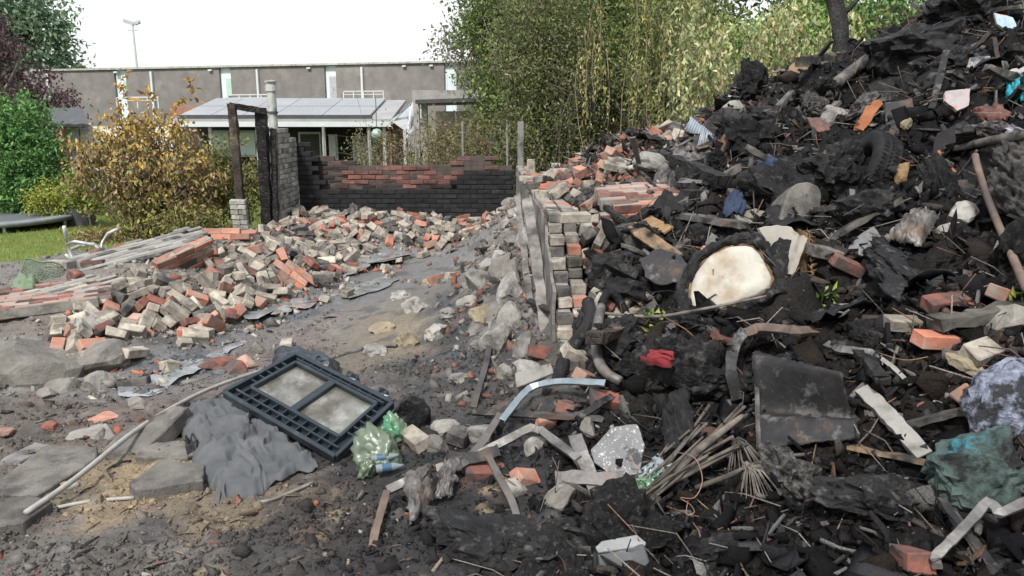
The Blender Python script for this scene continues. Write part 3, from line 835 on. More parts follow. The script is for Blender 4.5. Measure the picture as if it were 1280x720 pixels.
# wire fence and concrete post behind the wall
wf = thing('wire_fence', 'thin wire fence on slim grey metal posts behind the red wall', 'fence', (-1, 13.6, 0))
tops = []
for u, v in ((404, 158), (461, 163), (519, 158), (578, 152), (634, 153)):
    p = PY(u, v, 13.6); tops.append(p)
    MB().tube([(p[0], 13.6, 0), p], .018, 6).build('fence_post', MATS['sooty_concrete'], wf)
for k in range(8):
    f = .1 + k * .118
    MB().tube([(q[0], 13.58, q[2] * f + .0) for q in tops], .0018, 4, up=(0, 1, 0)).build('wire', MATS['dark_metal'], wf)
p = PY(651, 152, 13.1)
cpst = MB().box((p[0], 13.1, p[2] / 2), (.10, .12, p[2]), None, .004).build('concrete_post', MATS['sooty_concrete'], bevel=.008)
tag(cpst, 'dark square concrete fence post at the corner of the ruined wall', 'fence post')
# ------------------------------------------------------------------ plants
AM('leaf', rough=.6, spec=.25, bump=0, var=.2, trans=.35, vscale=6)
AM('dry_leaf', rough=.8, spec=.15, bump=0, var=.25, trans=.25, vscale=10)
M('bark', (.06, .05, .04), (.12, .10, .08), 10, .95, .6, 30, rnd=.15)
M('dry_twig', (.15, .12, .085), (.25, .20, .14), 10, .95, .2, 30, rnd=.2)
M('grey_twig', (.11, .095, .08), (.19, .165, .14), 10, .95, .2, 30, rnd=.2)
M('burnt_bark', (.015, .015, .015), (.05, .048, .046), 8, .8, .8, 30, crack=20, rnd=.1, spec=.2)

def leaves(name, root, pos, dirs, length, width, cols, mat='leaf', fold=.25, rng=RNG):
    """one mesh of folded leaves: pos (N,3), dirs (N,3) pointing to the leaf tip"""
    n = len(pos)
    d = dirs / (np.linalg.norm(dirs, axis=1, keepdims=True) + 1e-9)
    rv = rng.normal(size=(n, 3)); s = np.cross(d, rv); s /= np.linalg.norm(s, axis=1, keepdims=True) + 1e-9
    u = np.cross(s, d)
    L = length * rng.uniform(.45, 1.4, (n, 1)); Wd = width * rng.uniform(.7, 1.25, (n, 1))
    a = pos; b = pos + d * L * .45 - s * Wd / 2 + u * Wd * fold; c = pos + d * L - u * L * .12; e = pos + d * L * .45 + s * Wd / 2 + u * Wd * fold
    V = np.stack([a, b, c, e], 1).reshape(-1, 3)
    i = np.arange(n) * 4
    F = np.concatenate([np.stack([i, i + 2, i + 1], 1), np.stack([i, i + 3, i + 2], 1)])
    C = np.repeat(cols, 4, 0)
    off = wloc(root)
    return link(name, mesh_np(name, V - off, F, MATS[mat], False, C), root, off)

def pick(cols, n, rng=RNG, jitter=.25, w=None):
    c = np.array(cols)[rng.choice(len(cols), n, p=w)]
    return np.clip(c * (1 + rng.uniform(-jitter, jitter, (n, 1))), .005, .9)

def clumps(ells, n, rng=RNG, shell=.45, cl=40, spread=.16):
    """leaf points in clumps spread through ellipsoids (cx,cy,cz,rx,ry,rz)"""
    E = np.array(ells); vol = E[:, 3] * E[:, 4] * E[:, 5]
    m = max(1, n // cl)
    k = rng.choice(len(E), m, p=vol / vol.sum())
    v = rng.normal(size=(m, 3)); v /= np.linalg.norm(v, axis=1, keepdims=True)
    c = E[k, :3] + v * E[k, 3:] * (rng.uniform(0, 1, (m, 1)) ** shell)
    sz = spread * rng.uniform(.5, 1.4, (m, 1))
    j = rng.integers(0, m, n)
    return c[j] + rng.normal(size=(n, 3)) * sz[j] * [1, 1, .7], c, (c[j] - E[k[j], :3])

def twigs(name, root, pairs, mat, r0=.02, r1=.004, bend=.1, n=4, segs=5, rng=RNG):
    """thin tapering stems from a to b in one part"""
    V = []; F = []
    b0 = 0
    for a, b in pairs:
        a = np.asarray(a, float); b = np.asarray(b, float)
        L = np.linalg.norm(b - a); w = rng.normal(size=3) * bend * L
        for i in range(segs + 1):
            t = i / segs; p = a + (b - a) * t + w * math.sin(PI * t)
            r = r0 + (r1 - r0) * t
            d = b - a + w * PI * math.cos(PI * t)
            _, s, u = frame_of(d)
            for k in range(n):
                A = 2 * PI * k / n; V.append(p + (s * math.cos(A) + u * math.sin(A)) * r)
        for i in range(segs):
            for k in range(n): F.append((b0 + i * n + k, b0 + i * n + (k + 1) % n, b0 + (i + 1) * n + (k + 1) % n, b0 + (i + 1) * n + k))
        b0 += (segs + 1) * n
    off = wloc(root)
    return link(name, mesh_np(name, np.array(V) - off, np.array(F), MATS[mat], True), root, off)

def rndvec(n, rng=RNG): return rng.normal(size=(n, 3))

def tree(name, label, cat, base, ells, n, ll, lw, cols, trunk_r=.2, mat='leaf', droop=0.2, cl=40, spread=.2, bark='bark', limbs=30, group=None, shell=.45, trunk_h=None, w=None):
    base = np.asarray(base, float)
    t = thing(name, label, cat, base, group)
    pos, cc, dr = clumps(ells, n, cl=cl, spread=spread, shell=shell)
    d = rndvec(n) + dr * .5 / (np.linalg.norm(dr, axis=1, keepdims=True) + .01) + np.array([0, 0, -droop * 3])
    leaves('crown', t, pos, d, ll, lw, pick(cols, n, w=w), mat)
    top = np.mean(np.array(ells)[:, :3], 0) if trunk_h is None else base + [0, 0, trunk_h]
    twigs('trunk', t, [(base, top)], bark, trunk_r, trunk_r * .45, .03, 8, 8)
    sel = cc[RNG.choice(len(cc), min(limbs, len(cc)), replace=False)]
    prs = [(base + (top - base) * RNG.uniform(.35, 1), q) for q in sel]
    twigs('limbs', t, prs, bark, trunk_r * .35, trunk_r * .06, .08, 5, 5)
    return t

# --- far trees behind the block
p = PY(50, 84, 62)
e = [(p[0] - 2, 62, 8.0, 4.6, 3.5, 3.2), (p[0] - 1, 62, 5.2, 4.2, 3.5, 3), (p[0] - 3.5, 61, 10.5, 4.2, 3, 3), (p[0] + 1.2, 62, 3.8, 2.6, 2.5, 2.4), (p[0] + .3, 62, 9.5, 2.3, 2, 2)]
tree('green_tree', 'tall soft green tree behind the brick block and the purple tree', 'tree', (p[0] - 2, 62, 0), e, 16000, .42, .22, [(.13, .20, .12), (.17, .25, .15), (.10, .16, .10), (.20, .28, .17)], .4, cl=60, spread=.55, limbs=26)
p = PY(20, 100, 34)
e = [(p[0] - 1.2, 34, 3.6, 2.6, 2, 2.2), (p[0] - 2, 34, 5.5, 2.0, 2, 1.8), (p[0] + .9, 33.6, 2.2, 1.9, 1.6, 1.2), (p[0] + .2, 34, 1.6, 1.8, 1.6, 1.3)]
tree('copper_beech', 'dark purple-leaved tree overlapping the end of the brick block', 'tree', (p[0] - 1.2, 34, 0), e, 12000, .17, .10, [(.075, .045, .055), (.11, .065, .075), (.055, .035, .045), (.15, .10, .10)], .22, cl=40, spread=.3, limbs=40, bark='grey_twig')
# --- laurel hedge bush and the low yellow shrub
p = G(28, 255)
Yl = 15.5
c = PY(20, 180, Yl)
e = [(c[0], Yl, .9, .85, .7, 1.1), (c[0] - .5, Yl, 1.4, .6, .6, 1.05), (c[0] + .42, Yl - .1, .6, .42, .5, .8), (c[0] + .05, Yl, 2.0, .55, .5, .55), (c[0] + .3, Yl, 1.5, .45, .5, .5), (c[0] - .2, Yl - .2, .3, .8, .5, .6)]
tree('laurel_bush', 'dense bright green laurel bush beside the lawn', 'bush', (c[0], Yl, 0), e, 14000, .10, .05, [(.09, .20, .055), (.13, .27, .08), (.065, .15, .045), (.19, .34, .12)], .05, cl=26, spread=.12, limbs=14, shell=.3)
for (u, v, Y, rx, rz, lab, cols, n) in ((66, 246, 14.6, .42, .30, 'low yellow-green shrub at the edge of the lawn below the laurel', [(.24, .27, .05), (.34, .36, .07), (.17, .20, .04)], 2200),
                                 (108, 232, 14.2, .45, .45, 'round yellow-green shrub tucked behind the brown-leaved bush', [(.20, .26, .06), (.30, .34, .08), (.14, .18, .05), (.33, .30, .08)], 2600),
                                 (275, 222, 13.4, .34, .75, 'olive green bush between the brown-leaved bush and the door frame', [(.14, .16, .055), (.20, .21, .07), (.10, .11, .04), (.27, .22, .08)], 2600),
                                 (240, 278, 12.0, .55, .22, 'low olive ground shrub under the brown-leaved bush', [(.15, .16, .05), (.21, .20, .07), (.26, .21, .09), (.10, .11, .04)], 2600),
                                 (140, 296, 12.3, .6, .13, 'dry tan ground shrub at the foot of the brown-leaved bush', [(.23, .18, .08), (.30, .24, .11), (.17, .15, .06)], 1800),
                                 (310, 225, 13.3, .25, .7, 'sparse green bush glimpsed through the charred door frame', [(.13, .17, .06), (.20, .23, .08), (.25, .20, .08)], 1500)):
    c = PY(u, v, Y)
    tree('shrub', lab, 'shrub', (c[0], Y, .03), [(c[0], Y, c[2], rx, rx * .8, rz), (c[0] + rx * .5, Y, c[2] - rz * .4, rx * .6, rx * .6, rz * .6), (c[0] - rx * .4, Y, c[2] - rz * .35, rx * .6, rx * .6, rz * .65)], n, .07, .035, cols, .02, cl=22, spread=.08, limbs=14)
# --- brown-leaved bush
Yb = 12.6
c = PY(185, 195, Yb); cx = c[0]
e = [(cx, Yb, 1.15, .82, .7, .62), (cx + .35, Yb, .75, .75, .65, .5), (cx - .55, Yb, 1.35, .5, .5, .42), (cx - .2, Yb, 1.75, .5, .45, .36), (cx + .2, Yb + .1, 1.6, .55, .45, .4), (cx - .15, Yb - .1, .55, .7, .55, .4), (cx + .62, Yb, 1.1, .45, .45, .45), (cx - .8, Yb, 1.0, .36, .36, .3)]
bb_ = thing('brown_bush', 'large bush with scorched brown and ochre leaves beside the lawn', 'bush', (cx, Yb, .05))
n = 9500
pos, cc, dr = clumps(e, n, cl=30, spread=.11, shell=.42)
zz = (pos[:, 2] - .3) / 1.7
cols = pick([(.25, .165, .075), (.34, .235, .11), (.22, .16, .085), (.17, .12, .08), (.40, .31, .15), (.26, .25, .10), (.22, .22, .08), (.11, .08, .075)], n)
gold = (zz + RNG.normal(size=n) * .25 > .85)[:, None]
cols = np.where(gold, pick([(.42, .28, .06), (.36, .23, .07), (.48, .34, .10)], n), cols)
green = ((zz + RNG.normal(size=n) * .2 < .12) & (RNG.uniform(size=n) < .6))[:, None]
cols = np.where(green, pick([(.20, .23, .05), (.28, .28, .07)], n), cols)
leaves('foliage', bb_, pos, rndvec(n) * .6 + [0, 0, -.9], .088, .045, cols, 'dry_leaf')
st = [((cx + RNG.normal() * .12, Yb + RNG.normal() * .12, .0), q) for q in cc[RNG.choice(len(cc), 200, replace=False)]]
twigs('stems', bb_, st, 'dry_twig', .013, .004, .06, 4, 5)
for q in range(8):
    a = PY(150 + 100 * RNG.uniform(), 130 + RNG.uniform(-12, 14), Yb); b = a + [RNG.normal() * .12, 0, .25 + RNG.uniform(0, .15)]
    pos2 = a + (b - a) * RNG.uniform(.2, 1, (9, 1)) + RNG.normal(size=(9, 3)) * .03
    if q == 0: P2 = pos2
    else: P2 = np.concatenate([P2, pos2])
leaves('top_leaves', bb_, P2, rndvec(len(P2)) * .6 + [0, 0, -.5], .12, .055, pick([(.42, .28, .06), (.34, .19, .05), (.30, .18, .07)], len(P2)), 'dry_leaf')

# --- scrub and trees behind the back wall and the heap
def scrub(name, label, cat, u0, u1, v0, v1, Y, n, cols, tw, ll=.06, lw=.03, stems=120, twmat='grey_twig', droop=.4, ydep=.6, mat='leaf', stem_r=.008, w=None, cl=18, spread=.09, base_spread=.5, lean=0.0, group=None, gate=.0):
    c0, c1 = PY(u0, v1, Y), PY(u1, v0, Y)
    mx = (c0[0] + c1[0]) / 2
    base = np.array([mx, Y, 0.0])
    t = thing(name, label, cat, base, group)
    m = max(4, n // cl)
    cl_p = np.stack([RNG.uniform(c0[0], c1[0], m), Y + RNG.uniform(-ydep, ydep, m), RNG.uniform(max(.1, c0[2]), c1[2], m)], 1)
    if gate:
        keep = fbm(cl_p[:, 0] * 1.1 + cl_p[:, 1] * .7, cl_p[:, 2] * 1.1, int(abs(u0) + 3), 3) > -gate
        cl_p = cl_p[keep]; m = len(cl_p)
    j = RNG.integers(0, m, n)
    pos = cl_p[j] + RNG.normal(size=(n, 3)) * spread * [1, 1, 1.5]
    leaves('foliage', t, pos, rndvec(n) * .7 + [0, 0, -droop * 2], ll, lw, pick(cols, n, w=w), mat)
    ends = cl_p[RNG.choice(m, min(stems, m), replace=False)]
    prs = [((mx + (q[0] - mx) * base_spread + RNG.normal() * .1 + lean, Y + (q[1] - Y) * .5, 0), q) for q in ends]
    twigs('stems', t, prs, twmat, stem_r, .003, .07, 3, 6)
    if tw:
        a = cl_p[RNG.integers(0, m, tw)] + RNG.normal(size=(tw, 3)) * .15
        b = a + RNG.normal(size=(tw, 3)) * [.25, .2, .3] + [0, 0, -.15]
        tag(twigs('twigs', t, list(zip(a, b)), twmat, .004, .002, .12, 3, 3), kind='stuff')
    return t
# backing trees far behind so the mass is closed
e = []
for k in range(16): e.append((.5 + RNG.uniform(-.6, 7.6), 20 + RNG.uniform(-1, 1.5), RNG.uniform(.8, 6.2), 1.3, 1.2, 1.2))
tree('hedge_tree', 'dark green tree closing the view behind the scorched scrub', 'tree', (3.8, 20.5, 0), e, 26000, .16, .09, [(.08, .12, .04), (.12, .17, .055), (.055, .08, .03), (.14, .16, .065)], .18, cl=50, spread=.3, limbs=40, shell=.6)
e = []
for k in range(10): e.append((6.3 + RNG.uniform(-1.7, 1.4), 19 + RNG.uniform(-1, 1), 3.4 + RNG.uniform(-1.2, 1.8), .9, .9, .8))
tree('bright_tree', 'bright green leafy tree above the pale wilted bush', 'tree', (6.2, 19, 0), e, 9000, .13, .08, [(.17, .28, .06), (.24, .36, .09), (.12, .2, .05)], .14, cl=30, spread=.22, limbs=30)
p = PY(1115, 35, 40)
e = [(p[0], 40, 6.5, 3.2, 2.5, 2.4), (p[0] - 2.8, 41, 6.2, 2.4, 2.2, 2.2), (p[0] + 2, 40, 5.6, 1.8, 2, 2.0), (p[0] - 1, 40, 3.5, 3.5, 2.5, 2.2)]
tree('distant_tree', 'hazy green tree far behind the top of the black heap', 'tree', (p[0], 40, 0), e, 14000, .3, .17, [(.16, .26, .10), (.21, .33, .13), (.12, .2, .08)], .3, cl=50, spread=.42, limbs=20)
p = PY(575, 50, 40)
tree('bare_tree', 'brownish thin-leaved tree just above the brick block by the scrub', 'tree', (p[0] + .5, 40, 0), [(p[0] + .5, 40, 5.6, 1.7, 1.5, 1.2), (p[0] + 1.6, 40, 6.3, 1.6, 1.5, 1.6)], 3200, .2, .1, [(.16, .15, .11), (.21, .19, .14), (.12, .12, .08)], .16, cl=30, spread=.4, limbs=40, bark='grey_twig')
# the green left edge of the scrub: a leafy tree
e = [(PY(u, v, Y)[0], Y, PY(u, v, Y)[2], r, r, r * 1.05) for u, v, Y, r in ((625, 40, 16.5, .75), (600, 95, 16, .42), (622, 120, 16, .5), (600, 8, 16.5, .6), (615, 150, 15.8, .42), (645, 80, 16.3, .6), (650, 20, 16.5, .7), (612, 185, 15.6, .35), (640, 170, 15.6, .4), (590, 30, 16.5, .35), (672, 60, 15.4, .6), (690, 120, 15.2, .5), (664, 130, 15.2, .5), (700, 20, 15.4, .6), (720, 80, 15.4, .45))]
tree('leafy_tree', 'mid-green leafy tree leaning over the end of the red wall', 'tree', (PY(630, 200, 16)[0], 16, 0), e, 17000, .085, .045, [(.12, .18, .055), (.18, .25, .075), (.09, .125, .045), (.24, .29, .10), (.075, .12, .035)], .09, cl=24, spread=.14, limbs=70, shell=.5, bark='grey_twig')
scrub('dry_thicket', 'grey-brown dried thicket of drooping twigs with few olive leaves', 'thicket', 628, 745, -60, 195, 14.8, 19000, [(.14, .17, .06), (.19, .215, .085), (.10, .12, .05), (.25, .25, .12), (.13, .19, .055), (.16, .145, .09)], 700, .075, .032, 26, 'grey_twig', .2, .7, gate=.10, base_spread=.55, cl=40, spread=.17, stem_r=.006)
yw = thing('yellow_willow', 'yellowing willow-like shrub with hanging strands of narrow leaves', 'shrub', (PY(775, 190, 13.6)[0], 13.6, 0))
P2 = []; prs = []
for k in range(15):
    u = RNG.uniform(725, 835); v0 = RNG.uniform(-40, 90) + abs(u - 770) * .5; L = RNG.uniform(.6, 1.8)
    a = PY(u, v0, 13.4 + RNG.uniform(-.3, .5)); b = a + [RNG.normal() * .12, RNG.normal() * .1, -L]
    m = int(38 * L); tt = RNG.uniform(0, 1, (m, 1))
    P2.append(a + (b - a) * tt + RNG.normal(size=(m, 3)) * .045)
    prs.append((a, b)); (k % 6 == 0) and prs.append(((PY(775, 190, 13.6)[0] + RNG.normal() * .25, 13.6, .2), a))
P2 = np.concatenate(P2)
leaves('foliage', yw, P2, rndvec(len(P2)) * .35 + [0, 0, -1.0], .085, .026, pick([(.34, .31, .11), (.26, .25, .10), (.42, .37, .16), (.20, .21, .08)], len(P2)), 'dry_leaf')
twigs('stems', yw, prs, 'dry_twig', .009, .003, .05, 3, 5)
scrub('olive_scrub', 'olive green scrub with drooping leaves between willow and wilted bush', 'shrub', 790, 905, -70, 170, 14.4, 6500, [(.16, .20, .065), (.23, .27, .09), (.12, .15, .05), (.31, .33, .13)], 300, .095, .036, 60, 'grey_twig', .35, .6, gate=.2, cl=36, spread=.17, stem_r=.006)
e = [(PY(u, v, Y)[0], Y, PY(u, v, Y)[2], r, r, r) for u, v, Y, r in ((700, 110, 16, .7), (735, 60, 16.2, .7), (770, 120, 16, .7), (740, 165, 15.8, .6), (800, 70, 16.3, .7), (830, 120, 16, .7), (790, 10, 16.5, .7), (850, 40, 16.5, .7), (710, -10, 16.5, .7), (870, 90, 16, .6), (680, 165, 15.8, .5), (800, 165, 15.8, .55), (860, 150, 15.6, .6))]
tree('leafy_shrub', 'full rounded green shrub filling the space behind the yellow strands', 'shrub', (PY(770, 200, 16)[0], 16, 0), e, 20000, .09, .05, [(.10, .16, .045), (.15, .22, .065), (.075, .11, .035), (.22, .27, .09), (.28, .28, .10)], .06, cl=30, spread=.17, limbs=50, shell=.5, bark='grey_twig')
scrub('green_undergrowth', 'dark green undergrowth at the foot of the dried thicket', 'shrub', 640, 900, 95, 205, 15.6, 6000, [(.07, .10, .03), (.10, .14, .045), (.05, .07, .025)], 300, .09, .045, 120, 'grey_twig', .3, .5)
scrub('wall_scrub', 'thin brownish scrub of weeds behind the middle of the red wall', 'shrub', 440, 585, 168, 235, 14.6, 2200, [(.20, .17, .085), (.25, .22, .11), (.15, .15, .06), (.12, .15, .05)], 260, .06, .03, 70, 'dry_twig', .2, .4)
scrub('bramble', 'reddish green bramble arching behind the red wall by the carport', 'shrub', 530, 612, 150, 215, 15.2, 1800, [(.14, .15, .055), (.2, .17, .075), (.22, .13, .07), (.1, .13, .045)], 200, .07, .04, 60, 'dry_twig', .2, .4)
# --- wilted bush with big crisp hanging leaves; the largest leaves are parts
wb = thing('wilted_bush', 'pale heat-wilted bush with big limp cream-green leaves behind the heap', 'bush', (PY(930, 150, 11.6)[0], 11.6, 0))
WC = [(.30, .34, .17), (.40, .42, .24), (.21, .26, .11), (.45, .42, .22), (.15, .20, .07), (.38, .33, .16)]
cl_ = []
for k in range(210):
    u = RNG.uniform(845, 1110); v = RNG.uniform(-5, 185)
    if v < (u - 960) * .35 - 5 and u > 960 and v < 20: continue
    if v < 70 - (u - 845) * .5 and RNG.uniform() < .75: continue
    cl_.append(PY(u, v, 11.4 + RNG.uniform(-.5, .9)))
cl_ = np.array(cl_)
n = 8500
pos = cl_[RNG.integers(0, len(cl_), n)] + RNG.normal(size=(n, 3)) * [.10, .10, .13]
leaves('foliage', wb, pos, rndvec(n) * .45 + [0, 0, -1.0], .088, .040, pick(WC, n), 'dry_leaf', .35)
twigs('stems', wb, [((PY(930, 150, 11.6)[0] + RNG.normal() * .35, 11.6, .2), q) for q in cl_[::2]], 'dry_twig', .012, .004, .06, 4, 5)
lm = []
for k, c in enumerate(WC):
    mt = M(f'wilted_leaf_{k}', tuple(np.array(c) * .8), tuple(np.array(c) * 1.15), 14, .8, .3, 60, rnd=.2)
    for s in range(2):
        mb = MB(); L, w = .112, .05
        ring = [(0, 0, 0), (w * .38, -.02, -L * .22), (w * .5, -.028, -L * .5), (w * .28, -.01, -L * .8), (0, .012, -L), (-w * .28, -.008, -L * .8), (-w * .5, -.03 - .012 * s, -L * .5), (-w * .38, -.018, -L * .22), (0, .008, -L * .5)]
        mb.add(ring, [(i, (i + 1) % 8, 8) for i in range(8)])
        lm.append(mb.mesh('leaf', mt))
for k in range(240):
    q = cl_[RNG.integers(0, len(cl_))] + RNG.normal(size=3) * [.13, .1, .13] + [0, -.22, 0]
    o = link('leaf', lm[k % len(lm)], wb, q, (RNG.normal() * .5, RNG.normal() * .5, RNG.uniform(0, 6.28)))
    s = RNG.uniform(.75, 1.2); o.scale = (s, s, s)
# --- scorched trunk at the top of the heap
a, b = PY(1052, 70, 9.6), PY(1040, -90, 9.8)
tt = thing('scorched_trunk', 'blackened bare tree trunk rising behind the crest of the heap', 'tree', (a[0], a[1], 0))
MB().tube([a * [1, 1, 0] + [.05, 0, 0], a, PY(1050, 30, 9.7), PY(1042, -5, 9.75), b], [.15, .115, .10, .095, .08], 10).build('trunk', MATS['burnt_bark'], tt, smooth=True)
MB().tube([PY(1054, 18, 9.7), PY(1068, 4, 9.7), PY(1084, -14, 9.7), PY(1110, -50, 9.7)], [.035, .028, .02, .012], 6).build('limb', MATS['burnt_bark'], tt, smooth=True)

# ------------------------------------------------------------------ garden things
p = G(30, 284)
tr = thing('trampoline', 'low sunken trampoline with dark mat on the lawn', 'trampoline', (p[0] - .5, 14.4, .05))
cx, cy = p[0] - .75, 14.4
MB().lathe([(0, .20), (1.35, .20), (1.35, .185), (0, .185)], (cx, cy, 0), n=40).build('jumping_mat', M('tramp_mat', (.085, .09, .10), (.12, .125, .135), 6, .6, .1, 40, rnd=0), tr)
MB().lathe([(1.34, .16), (1.34, .225), (1.62, .235), (1.64, .20), (1.62, .15), (1.34, .16)], (cx, cy, 0), n=40).build('edge_pad', M('tramp_pad', (.15, .165, .175), (.21, .225, .235), 5, .6, .1, 40, rnd=0), tr, smooth=True)
for k in range(8):
    a = 2 * PI * k / 8
    MB().tube([(cx + 1.5 * math.cos(a), cy + 1.5 * math.sin(a), .0), (cx + 1.5 * math.cos(a), cy + 1.5 * math.sin(a), .17)], .03, 6).build('leg', MATS['galvanised'], tr)
c = G(103, 283)
bn = thing('garden_bin', 'dark grey plastic bin standing behind the lawn edge beside the brown bush', 'bin', c)
w, h = mpp(c) * 26, mpp(c) * 24
MB().sheet([c + [-w / 2, 0, 0], c + [w / 2, 0, 0], c + [w / 2 * 1.05, -.02, h], c + [-w / 2 * 1.05, -.02, h]], 6, 3, .3, lambda s, t: .008 * (int(s * 12) % 2)).build('tub', MATS['dark_metal'], bn)
MB().box(c + [0, .05, h + .02], (w * 1.15, .4, .035), (-.06, 0, 0)).build('rim', MATS['dark_metal'], bn, bevel=.008)
# grass: stuff
n = 26000
gx = RNG.uniform(-12, -3.4, n * 2); gy = RNG.uniform(9.0, 17, n * 2)
g_ = sst(.0, .8, -(gx + 3.3) + fbm(gx * .8, gy * .8, 31) * .5) * sst(9.2, 10.4, gy + (gx + 6) * -.25) > .5
gx = gx[g_][:n]; gy = gy[g_][:n]; n = len(gx)
gp = np.stack([gx, gy, H(gx, gy)], 1)
gr = tag(bpy.data.objects.new('grass', None), None); bpy.data.objects.remove(gr)
d = rndvec(n) * [.5, .5, .1] + [0, 0, 1.0]
s = np.cross(d, rndvec(n)); s /= np.linalg.norm(s, axis=1, keepdims=True)
hh = RNG.uniform(.02, .06, (n, 1))
V = np.stack([gp - s * .004, gp + s * .004, gp + d * hh], 1).reshape(-1, 3)
go = link('grass', mesh_np('grass', V, np.arange(n * 3).reshape(-1, 3), MATS['leaf'], False, np.repeat(pick([(.20, .25, .06), (.27, .30, .08), (.15, .19, .05), (.34, .33, .11)], n), 3, 0)))
tag(go, kind='stuff')
